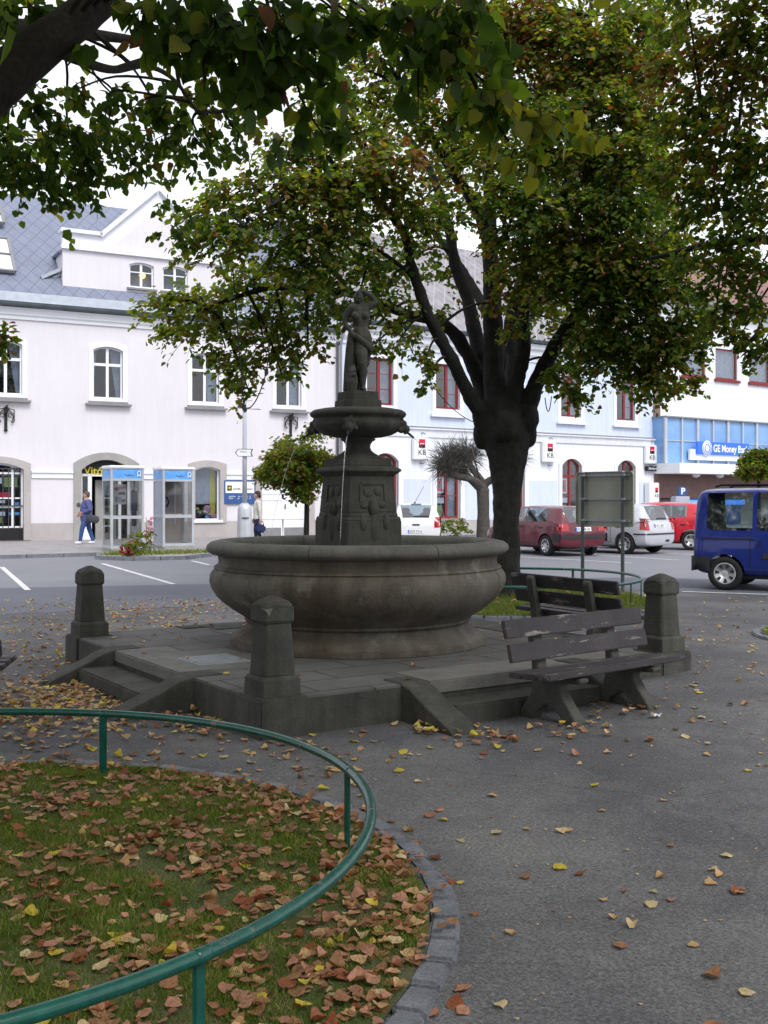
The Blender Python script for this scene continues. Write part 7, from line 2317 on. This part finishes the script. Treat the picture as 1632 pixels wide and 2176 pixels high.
for px, py, rx, ry, d, dn, pal in (
    (1600, 60, 70, 60, 11.8, 0.9, 'green'), (1530, 110, 70, 50, 12.0, 0.9, 'rust'), (1450, 60, 60, 50, 12.4, 0.8, 'green'), (1600, 170, 60, 50, 11.8, 0.9, 'rust'), (1500, 200, 60, 45, 12.2, 0.9, 'green'), (1430, 160, 60, 45, 12.6, 0.9, 'rust'), (1560, 260, 70, 50, 12.0, 0.9, 'green'), (1460, 280, 60, 50, 12.4, 1.0, 'olive'), (1610, 340, 50, 50, 12.0, 0.9, 'dark'), (1530, 350, 60, 45, 12.3, 1.0, 'olive'), (1440, 380, 60, 50, 12.8, 1.0, 'dark'),
    (1600, 430, 55, 50, 12.4, 1.1, 'dark'), (1510, 440, 60, 45, 12.6, 1.1, 'dark'), (1560, 520, 60, 45, 12.8, 1.0, 'dark'), (1470, 560, 50, 40, 13.2, 1.0, 'dark'), (1610, 580, 45, 45, 12.8, 1.0, 'dark'), (1540, 610, 50, 45, 13.0, 0.9, 'dark'), (1590, 660, 50, 35, 13.0, 1.0, 'green'), (1520, 690, 40, 35, 13.2, 0.9, 'dark'), (1620, 730, 35, 35, 13.0, 0.9, 'dark'), (1570, 720, 30, 25, 13.0, 0.9, 'olive'), (1610, 768, 25, 14, 13.0, 0.8, 'dark'), (1590, 735, 25, 20, 13.0, 0.8, 'dark'),
    (1700, 100, 90, 90, 11.5, 0.6, 'green'), (1760, 300, 90, 90, 11.5, 0.6, 'green'), (1720, 480, 90, 80, 12.0, 0.6, 'green'), (1900, 250, 120, 110, 11.5, 0.5, 'green'), (1850, 50, 120, 90, 11.5, 0.5, 'green'), (1600, -60, 100, 70, 11.5, 0.6, 'green'), (1450, -50, 90, 60, 11.5, 0.5, 'green'), (1750, -120, 120, 90, 11.0, 0.5, 'green'), (1600, -220, 110, 80, 10.5, 0.5, 'green'), (1950, 500, 110, 90, 12, 0.5, 'green'), (2050, 100, 130, 120, 12, 0.4, 'green'),
):
    c = np.array(P(px, py, d)) - orr_
    k = d / FP
    cr.clump(c, (rx * k, rx * k, ry * k), int(dn * math.pi * rx * ry / 20), 0.080, pal, axis=(0, 0, c[2]), Lf=0.85)
    near = min(RAL, key=lambda q: (Vector(c) - q).length)
    limb(tm, [near, near.lerp(Vector(c), 0.5) + Vector((0, 0, 0.12)), Vector(c)], [0.022, 0.014, 0.007], 5)
for _ in range(700):                                     # the part of its crown over the path
    x, y, z = rng.uniform(-4.5, 3), rng.uniform(-6.5, 3.0), rng.uniform(5.5, 9.0)
    wx, wy = x + R0.x, y + R0.y
    if z < EYE + 0.4587 * wy + 0.6:
        continue
    cr.clump((x, y, z), (0.5, 0.5, 0.35), 17, 0.115, 'green', per=17, droop=0.5, flat=0.8, Lf=1.4, tube=0.0)
tm.build('trunk', M['bark'], rt_, fix=False)
cr.build(rt_)

# ---- the fourth linden of the square, at the left; only a small branch end shows in the picture
Q0 = Vector((-6.9, 8.6, 0))
qt = thing('linden_tree', 'linden beyond the left edge, showing only a small leafy branch end', 'tree', Q0)


def plainlinden(Q0, qt, extra=(), nclump=900, keep=None, rx=4.6, rz=3.0, zc=6.0):
    tm = MB()
    limb(tm, [(0, 0, -0.1), (0, 0, 0.3), (0, 0, 1.2), (0.03, 0, 2.6)], [0.42, 0.32, 0.27, 0.30], 16)
    for k in range(7):
        a = k * 0.9 + 0.4
        e = Vector((math.cos(a) * rx * 0.8, math.sin(a) * rx * 0.8, zc + random.uniform(-0.8, 0.8)))
        limb(tm, [Vector((0, 0, 2.5)), Vector((e.x * 0.25, e.y * 0.25, 3.8)), e * 0.62 + Vector((0, 0, 1.3)), e], [0.15, 0.12, 0.08, 0.03], 8)
    limb(tm, [Vector((0, 0, 2.5)), Vector((-0.2, 0.1, 4.6)), Vector((0.3, 0.0, 6.8)), Vector((0.2, 0, 8.5))], [0.17, 0.13, 0.08, 0.03], 8)
    cr = Crown()
    for path, cl in extra:
        limb(tm, path, [0.10, 0.06, 0.03, 0.01], 8)
        for c, r, n in cl:
            cr.clump(c, r, n, 0.08, 'green', per=8, Lf=0.6)
    k = 0
    while k < nclump:
        c = rng.uniform(-1, 1, 3)
        q = float(np.linalg.norm(c))
        if q > 1 or q < 0.35:
            continue
        c = c * np.array((rx, rx, rz)) + np.array((0, 0, zc))
        if keep is not None and not keep(c[0] + Q0.x, c[1] + Q0.y, c[2]):
            k += 0.2
            continue
        cr.clump(c, (0.5, 0.5, 0.35), 17, 0.115, 'green', per=17, droop=0.5, flat=0.8, Lf=1.4, tube=0.0)
        k += 1
    tm.build('trunk', M['bark'], qt, fix=False)
    cr.build(qt)


def outside(x, y, z):
    return y < 0 or x < -0.355 * y - 1.3 or x > 0.355 * y + 1.3 or z > EYE + 0.4587 * y + 1.3


k_ = 10.5 / FP
bp_ = [Vector((0, 0, 2.5)), Vector((1.2, 0.8, 3.6)), P(-160, 640, 10.3) - Q0, P(12, 720, 10.5) - Q0]
plainlinden(Q0, qt, [(bp_, [(np.array(P(6, 705, 10.5) - Q0), (22 * k_, 22 * k_, 22 * k_), 48), (np.array(P(4, 740, 10.5) - Q0), (22 * k_, 22 * k_, 24 * k_), 48), (np.array(P(-50, 700, 10.4) - Q0), (60 * k_, 60 * k_, 50 * k_), 160)])], 900, outside)
for loc_, lb in (((-6.0, -3.4, 0), 'unseen linden added behind the viewer to the left to shade the foreground'), ((0.8, -7.5, 0), 'unseen linden added behind the viewer to shade the foreground'), ((7.2, -5.0, 0), 'unseen linden added behind the viewer to the right to shade the foreground')):
    q0 = Vector(loc_)  # unseen linden, added to keep the foreground in shade
    qq = thing('linden_tree', lb, 'tree', q0)
    plainlinden(q0, qq, (), 1300, outside, 5.0, 3.9, 5.4)


# ---- small clipped trees and shrubs
def balltree(name, label, px, py, d, rx, ry, trunkpx, pal, n, size, extra=()):
    base = P(trunkpx, 1055, d)
    base.z = 0
    t = thing(name, label, 'tree', base)
    c = P(px, py, d) - base
    k = d / FP
    tm = MB()
    limb(tm, [(0, 0, -0.05), (0, 0, 0.6), (0.01, 0, c.z * 0.6), (0.0, 0, c.z)], [0.085, 0.07, 0.062, 0.05], 10)
    cr = Crown()
    for _ in range(34):
        u_ = rvec(1)[0] * np.array((rx * k, rx * k, ry * k)) * rng.uniform(0.35, 0.86)
        e = np.array(c) + u_
        limb(tm, [c - Vector((0, 0, ry * k * 0.5)), Vector(e)], [0.03, 0.006], 5)
        cr.clump(e, (rx * k * 0.42, rx * k * 0.42, ry * k * 0.36), n // 34, size, pal if rng.random() < 0.7 else ('green' if pal != 'green' else 'bright'), per=8, droop=0.3, Lf=0.4, tube=0.1)
    for (ex, ey, er) in extra:
        cr.clump(np.array(P(ex, ey, d) - base), (er * k, er * k, er * k), int(er * er * 0.25), size, 'bright', per=6, Lf=0.6)
    tm.build('trunk', M['bark'], t, fix=False)
    cr.build(t)
    return t


balltree('clipped_tree', 'small round clipped tree with brownish leaves left of the fountain pedestal', 640, 991, 27.0, 90, 66, 651, 'olive', 13000, 0.095, ((680, 905, 24), (600, 945, 20), (660, 925, 26)))
balltree('clipped_tree', 'small round clipped tree with green leaves above the blue van', 1612, 986, 36.0, 48, 31, 1612, 'green', 6500, 0.115)
sb_ = P(960, 1125, 42.0)
t = thing('shrub', 'low green shrub between the white car and the bare pollard tree', 'shrub', (sb_.x, sb_.y, 0))
cr = Crown()
for _ in range(16):
    u_ = rvec(1)[0] * np.array((0.55, 0.5, 0.3)) + np.array((0, 0, 0.42))
    cr.clump(u_, (0.25, 0.25, 0.2), 36, 0.10, 'green', per=6, droop=0.2, Lf=0.6)
cr.build(t, name='foliage')

# bare pollard
pb = P(1027, 1055, 37.0)
pb.z = 0
t = thing('pollard_tree', 'bare pollard tree with balls of fine twigs in front of the blue house', 'tree', pb)
tm, tw = MB(), MB()
limb(tm, [(0, 0, -0.05), (0, 0, 0.5), (0.0, 0, 1.3), (-0.02, 0, P(0, 1038, 37).z)], [0.26, 0.23, 0.20, 0.22], 14)
fk = Vector((-0.02, 0, P(0, 1040, 37).z))
for knots in ([(1018, 1030, 0), (990, 1012, 0), (975, 985, 0)], [(1035, 1025, 0), (1070, 1005, -0.2), (1090, 975, 0)], [(1025, 1025, 0.3), (1000, 990, 0.8), (995, 965, 1.0)], [(1005, 1020, -0.2), (960, 1008, -0.4), (945, 990, -0.5)], [(1000, 1018, 0.1), (975, 995, 0.2), (958, 970, 0.3)]):
    pts = [fk] + [P(px, py, 37 + dd) - pb for px, py, dd in knots]
    limb(tm, pts, [0.19, 0.13, 0.11, 0.12], 10)
    kc = pts[-1]
    tm.sphere(kc, 0.16, 10, 8)
    for _ in range(260):
        d = Vector(rvec(1)[0])
        d.z = d.z * 0.75 + 0.08
        d.normalize()
        L = random.uniform(0.3, 0.8)
        b = d + Vector(rvec(1)[0]) * 0.4
        p1_ = kc + d * L * 0.55
        tw.tube([kc, p1_, p1_ + b * L * 0.45], [0.012, 0.008, 0.004], 3, cap=False)
        for _q in range(2):
            tw.tube([p1_, p1_ + (b + Vector(rvec(1)[0]) * 0.9) * L * 0.38], [0.007, 0.0035], 3, cap=False)
for px, py, px2, py2 in ((1018, 1030, 985, 960), (1022, 1030, 1002, 950)):
    tw.tube([P(px, py, 37) - pb, P(px2, py2, 37) - pb], [0.035, 0.02], 5)
tm.build('trunk', M['barkg'], t, fix=False)
kind(tw.build('twig', M['barkg'], t, fix=False), 'stuff')

# flowers in front of the phone booths
fb = P(286, 1183, 28.3)
t = thing('flowering_shrub', 'red flowering shrub at the foot of the left phone booth', 'shrub', (fb.x, fb.y, 0.09))
cr = Crown()
for _ in range(22):
    u_ = rvec(1)[0] * np.array((0.30, 0.22, 0.22)) + np.array((0.05, 0, 0.26))
    cr.clump(u_, (0.16, 0.16, 0.16), 24, 0.07, 'green', per=6, droop=0.1, Lf=0.6)
cr.build(t, name='foliage')
for _ in range(17):
    c = (rng.uniform(-0.30, 0.05), rng.uniform(-0.34, -0.1), rng.uniform(0.06, 0.42))
    mb = MB()
    for q in range(4):
        mb.sphere((c[0] + rng.uniform(-.03, .03), c[1] + rng.uniform(-.03, .03), c[2] + rng.uniform(-.03, .03)), rng.uniform(0.02, 0.04), 7, 5)
    mb.build('blossom', M['flower'], t)
hb = P(313, 1183, 29.6)
t = thing('hollyhock', 'tall pink hollyhock between the two phone booths', 'plant', (hb.x, hb.y, 0.09))
tm = MB()
for q in range(3):
    tm.tube([(0.05 * q, 0, 0), (0.06 * q - 0.03, 0.02, 0.6), (0.05 * q - 0.03, 0, 1.0 - 0.15 * q)], [0.012, 0.01, 0.006], 6)
tm.build('stem', LEAFM[1], t)
cr = Crown()
for q in range(10):
    cr.clump((rng.uniform(-0.12, 0.18), 0, rng.uniform(0.05, 0.65)), (0.1, 0.1, 0.1), 8, 0.09, 'green', per=4)
cr.build(t, name='foliage')
for _ in range(14):
    MB().sphere((rng.uniform(-0.08, 0.14), rng.uniform(-.07, .05), rng.uniform(0.45, 1.0)), rng.uniform(0.03, 0.05), 8, 6, 0, (1, 0.7, 1)).build('blossom', M['flowerp'], t)

# light cable strung through the big linden
cb = MB()


def catenary(a, b, sag, n=14):
    a, b = Vector(a), Vector(b)
    return [a.lerp(b, i / n) - Vector((0, 0, sag * 4 * (i / n) * (1 - i / n))) for i in range(n + 1)]


cb.tube(catenary(P(490, 500, 14.5), P(519, 868, 15.2), 0.1) + catenary(P(519, 868, 15.2), P(566, 790, 15.4), 0.16)[1:] + catenary(P(566, 790, 15.4), P(585, 640, 16.0), 0.0)[1:], 0.009, 5, cap=False)
for q in ((519, 866, 15.2), (566, 790, 15.4)):
    cb.box(P(*q), (0.05, 0.05, 0.08))
tag(cb.build('light_cable', M['plastic']), 'thin dark light cable hanging in a loop beside the lamp post top', 'cable')
cb = MB().tube(catenary(P(862, 720, 15.9), P(1010, 898, 16.35), 0.22), 0.007, 5, cap=False)
tag(cb.build('light_cable', M['plastic']), 'thin cable sagging from a limb down to the fork of the big linden', 'cable')
cb = MB().tube(catenary(P(1158, 845, 16.4), P(1172, 842, 16.5), 0.22), 0.008, 5, cap=False)
tag(cb.build('light_cable', M['plastic']), 'small loop of cable hanging right of the big linden fork', 'cable')

# ================================================================== GRASS AND FALLEN LEAVES


def infr(x, y, z, m=30):
    if y < 0.4:
        return False
    px, py = HX + x / y * FP, HY + (EYE - z) / y * FP
    return -m < px < 1632 + m and -m < py < 2176 + m


def noise2(x, y):
    return 0.5 + 0.25 * math.sin(2.3 * x + 1.7 * math.sin(1.9 * y)) + 0.25 * math.sin(3.1 * y - 1.3 * math.sin(2.7 * x) + 1)


def grass(cx, cy, n, hmin, hmax, wd, label, rad=RB - 0.02, loc=None):
    ps, X, N, S_, W_, mi = [], [], [], [], [], []
    tries = 0
    while len(ps) < n and tries < n * 20:
        tries += 1
        a, r = random.uniform(0, 2 * math.pi), rad * math.sqrt(random.random())
        x, y = cx + r * math.cos(a), cy + r * math.sin(a)
        z = bedz(cx, cy, x, y) if loc is None else loc
        q = noise2(x * 1.6, y * 1.6)
        q = 0.5 * q + 0.5 * noise2(x * 4.1 + 3, y * 3.7)
        if random.random() > 0.12 + 1.1 * q * q or not infr(x, y, z, 60):
            continue
        ps.append((x, y, z - 0.004))
        d = Vector((random.gauss(0, 0.55), random.gauss(0, 0.55), 1.0))
        X.append(tuple(d))
        N.append((random.gauss(0, 1), random.gauss(0, 1), 0.1))
        S_.append(random.uniform(hmin, hmax) * (0.6 + 0.6 * q))
        W_.append(wd * random.uniform(0.7, 1.3))
        mi.append(random.choices((0, 1, 2), (0.5, 0.2, 0.3))[0])
    ob = cloud('grass', BLADE_V, BLADE_F, ps, X, N, S_, mi, GRASSM, None, W_)
    ob['label'] = label
    ob['category'] = 'grass'
    return kind(ob, 'stuff')


grass(BEDS[0][0], BEDS[0][1], 90000, 0.016, 0.044, 0.0034, 'short patchy grass on the near lawn')
grass(BEDS[1][0], BEDS[1][1], 32000, 0.05, 0.11, 0.007, 'bright green grass round the big linden')
grass(BEDS[2][0], BEDS[2][1], 5000, 0.03, 0.07, 0.006, 'grass on the lawn at the right edge')
# strip of grass by the booths
ps, X, N, S_, W_, mi = [], [], [], [], [], []
for _ in range(1500):
    tq = random.random()
    x, y = -7.5 + 3.0 * tq + random.gauss(0, 0.1), 28.9 + random.uniform(-0.35, 0.9) + 1.5 * tq * tq
    ps.append((x, y, 0.088))
    X.append((random.gauss(0, .4), random.gauss(0, .4), 1))
    N.append((random.gauss(0, 1), random.gauss(0, 1), 0.1))
    S_.append(random.uniform(0.06, 0.15))
    W_.append(0.02)
    mi.append(random.choice((0, 0, 1, 2)))
ob = kind(cloud('grass', BLADE_V, BLADE_F, ps, X, N, S_, mi, GRASSM, None, W_), 'stuff')
ob['label'] = 'strip of grass at the feet of the phone booths'


def leaf_template(seed):
    q = np.random.default_rng(seed)
    nu, nv = 7, 5
    kk = 1.0 if seed % 2 else 0.35
    cu, cv, tw_, fold = kk * q.uniform(-0.6, 0.7), kk * q.uniform(-0.6, 1.2), kk * q.uniform(-0.8, 0.8), kk * q.uniform(-0.3, 0.4)
    vs = []
    for i in range(nu):
        u_ = i / (nu - 1)
        wd = 0.52 * (math.sin(math.pi * min(1, u_ ** 0.62)) ** 0.75 if 0 < u_ < 1 else 0.02) + (0.03 if 0 < u_ < 1 else 0)
        for j in range(nv):
            v_ = j / (nv - 1) * 2 - 1
            jit = 0.05 * q.normal() if abs(v_) > 0.9 else 0
            x = u_ - 0.5 - 0.10 * abs(v_) * (1 - u_) * 0.8
            y = v_ * (wd + jit)
            z = cu * (u_ - 0.5) ** 2 * 1.4 + cv * (v_ * wd) ** 2 * 1.6 + tw_ * (u_ - 0.5) * v_ * wd + fold * abs(v_) * wd + 0.035 * q.normal()
            vs.append((x, y, z))
    vs = np.array(vs)
    vs[:, 2] -= np.percentile(vs[:, 2], 12)
    fs = np.array([(i * nv + j, (i + 1) * nv + j, (i + 1) * nv + j + 1, i * nv + j + 1) for i in range(nu - 1) for j in range(nv - 1)])
    return vs, fs


TEMPL = [leaf_template(100 + i) for i in range(10)]
spots = []                                               # x, y, z, size, material, place


def addleaf(x, y, z, lo, hi, w, placez):
    if infr(x, y, z):
        spots.append((x, y, z, random.uniform(lo, hi), random.choices(range(6), w)[0], placez))


WL = (0.40, 0.16, 0.035, 0.24, 0.045, 0.12)
for _ in range(11000):                                   # near lawn
    a, r = random.uniform(0, 2 * math.pi), RB * math.sqrt(random.random()) * 1.0
    x, y = BEDS[0][0] + r * math.cos(a), BEDS[0][1] + r * math.sin(a)
    q = noise2(x * 2.2 + 5, y * 2.2)
    if random.random() > 0.16 + 1.0 * q * noise2(x * 5 + 1, y * 4.4) + (0.4 if r > 1.9 and x > -1.2 else 0):
        continue
    addleaf(x, y, bedz(*BEDS[0], x, y) + random.uniform(0.003, 0.024), 0.022, 0.060, WL, 'lawn')
for _ in range(60):
    a, r = random.uniform(-1.2, 1.0), random.uniform(2.2, 2.5)
    x, y = BEDS[0][0] + r * math.cos(a), BEDS[0][1] + r * math.sin(a)
    addleaf(x, y, 0.055 if r < RK else 0.006, 0.03, 0.06, WL, 'kerb')
WA = (0.18, 0.30, 0.12, 0.14, 0.22, 0.04)


def onplat(x, y, mg=0.0):
    v = Vector((x, y, 0)) - PC
    return abs(v.dot(E1)) < W2 + mg and abs(v.dot(E2)) < W2 + mg


def onbed(x, y):
    return any(math.hypot(x - c[0], y - c[1]) < RK + 0.04 for c in BEDS)


for _ in range(3800):                                    # drifts left of the platform and along the road
    x, y = random.gauss(-3.0, 1.8), random.uniform(6.3, 17.5)
    if onplat(x, y, 0.05) or onbed(x, y) or random.random() > 0.25 + 0.75 * noise2(x * 1.3 + 2, y * 0.9):
        continue
    addleaf(x, y, gz(x, y) + 0.008, 0.028, 0.058, WA, 'asphalt')
for _ in range(900):                                     # heap by the left steps
    x, y = random.gauss(-2.35, 0.55), random.gauss(8.9, 0.75)
    if onplat(x, y, 0.0):
        continue
    addleaf(x, y, gz(x, y) + 0.008 + random.uniform(0, 0.03), 0.035, 0.065, (0.12, 0.36, 0.2, 0.1, 0.2, 0.02), 'asphalt')
for cx, cy, n, sg_ in ((-1.25, 7.75, 60, 0.16), (0.35, 7.62, 46, 0.10), (0.62, 7.35, 24, 0.16), (1.3, 7.6, 16, 0.25), (1.75, 8.3, 26, 0.25), (-2.6, 8.2, 90, 0.3)):
    for _ in range(n):
        x, y = random.gauss(cx, sg_), random.gauss(cy, sg_)
        if not onplat(x, y, 0.0):
            addleaf(x, y, gz(x, y) + 0.01 + random.uniform(0, 0.03), 0.035, 0.065, (0.25, 0.35, 0.15, 0.1, 0.12, 0.03), 'asphalt')
for _ in range(520):                                     # the open asphalt
    y = 3.0 + 9.5 * random.random() ** 0.8
    x = random.uniform(-0.5 * y, 0.42 * y)
    if onplat(x, y, 0.05) or onbed(x, y):
        continue
    addleaf(x, y, gz(x, y) + 0.008, 0.028, 0.064, WA, 'asphalt')
for _ in range(420):
    x, y = random.uniform(1.5, 7.5), random.uniform(8.5, 18)
    if onplat(x, y, 0.05) or onbed(x, y):
        continue
    addleaf(x, y, gz(x, y) + 0.008, 0.028, 0.058, WA, 'asphalt')
for _ in range(120):                                     # on the platform
    x, y = PC.x + random.uniform(-2.6, 2.6), PC.y + random.uniform(-3.0, 1.5)
    if not onplat(x, y, -0.1) or math.hypot(x - FC.x, y - FC.y) < 1.32:
        continue
    addleaf(x, y, ZP + 0.012, 0.028, 0.058, WA, 'platform')
for _ in range(150):                                     # far lawns
    b_ = random.choice((1, 1, 2))
    a, r = random.uniform(0, 2 * math.pi), RB * math.sqrt(random.random())
    x, y = BEDS[b_][0] + r * math.cos(a), BEDS[b_][1] + r * math.sin(a)
    addleaf(x, y, bedz(*BEDS[b_], x, y) + 0.05, 0.05, 0.085, (0.25, 0.2, 0.25, 0.1, 0.2, 0), 'far lawn')
for _ in range(1500):                                    # crumbs of leaf and grit
    y = 2.6 + 12 * random.random() ** 0.7
    x = random.uniform(-0.4 * y, 0.42 * y)
    if onplat(x, y, 0.05) or onbed(x, y):
        continue
    addleaf(x, y, gz(x, y) + 0.004, 0.006, 0.017, (0.2, 0.2, 0.0, 0.15, 0.4, 0.05), 'crumb')
spots.sort(key=lambda q: q[1] / q[3])
CN = ('brown', 'tan', 'yellow', 'pinkish brown', 'pale straw', 'rust')
PLN = {'lawn': 'lying in the grass inside the near green rail', 'kerb': 'lying on the kerb stones of the near lawn', 'asphalt': 'lying flat on the grey asphalt path', 'platform': 'lying on the stone platform slabs', 'far lawn': 'lying on the far lawn'}
cache = {}
for (x, y, z, s_, m_, pl) in spots[:300]:
    ti = random.randrange(10)
    if (ti, m_) not in cache:
        tv, tf = TEMPL[ti]
        me = bpy.data.meshes.new('fallen_leaf')
        me.from_pydata([tuple(v) for v in tv], [], [tuple(int(i) for i in f) for f in tf])
        me.polygons.foreach_set('use_smooth', [True] * len(me.polygons))
        me.materials.append(FALLM[m_])
        cache[(ti, m_)] = me
    ob = bpy.data.objects.new('fallen_leaf', cache[(ti, m_)])
    COL.objects.link(ob)
    ob.location = (x, y, z)
    ob.rotation_euler = (random.gauss(0, 0.16 if pl != 'asphalt' else 0.06), random.gauss(0, 0.16 if pl != 'asphalt' else 0.06), random.uniform(0, 6.28))
    ob.scale = (s_, s_, s_)
    tag(ob, f'dry {CN[m_]} fallen leaf {PLN[pl]}', 'leaf', f'{CN[m_]} fallen leaves {PLN[pl]}')
rest = spots[300:]
pv_, pf_, pm_ = [], [], []
off = 0
for (x, y, z, s_, m_, pl) in rest:
    tv, tf = TEMPL[random.randrange(10)]
    rt2 = np.array(Euler((random.gauss(0, 0.15), random.gauss(0, 0.15), random.uniform(0, 6.28))).to_matrix())
    pv_.append((tv * s_) @ rt2.T + np.array((x, y, z)))
    pf_.append(tf + off)
    pm_ += [m_] * len(tf)
    off += len(tv)
me = bpy.data.meshes.new('leaf_litter')
me.from_pydata(np.concatenate(pv_).tolist(), [], np.concatenate(pf_).tolist())
me.polygons.foreach_set('material_index', pm_)
me.polygons.foreach_set('use_smooth', [True] * len(me.polygons))
me.update()
ob = kind(link('leaf_litter', me, FALLM), 'stuff')
ob['label'] = 'scattered fallen linden leaves farther off on asphalt, steps and lawns'
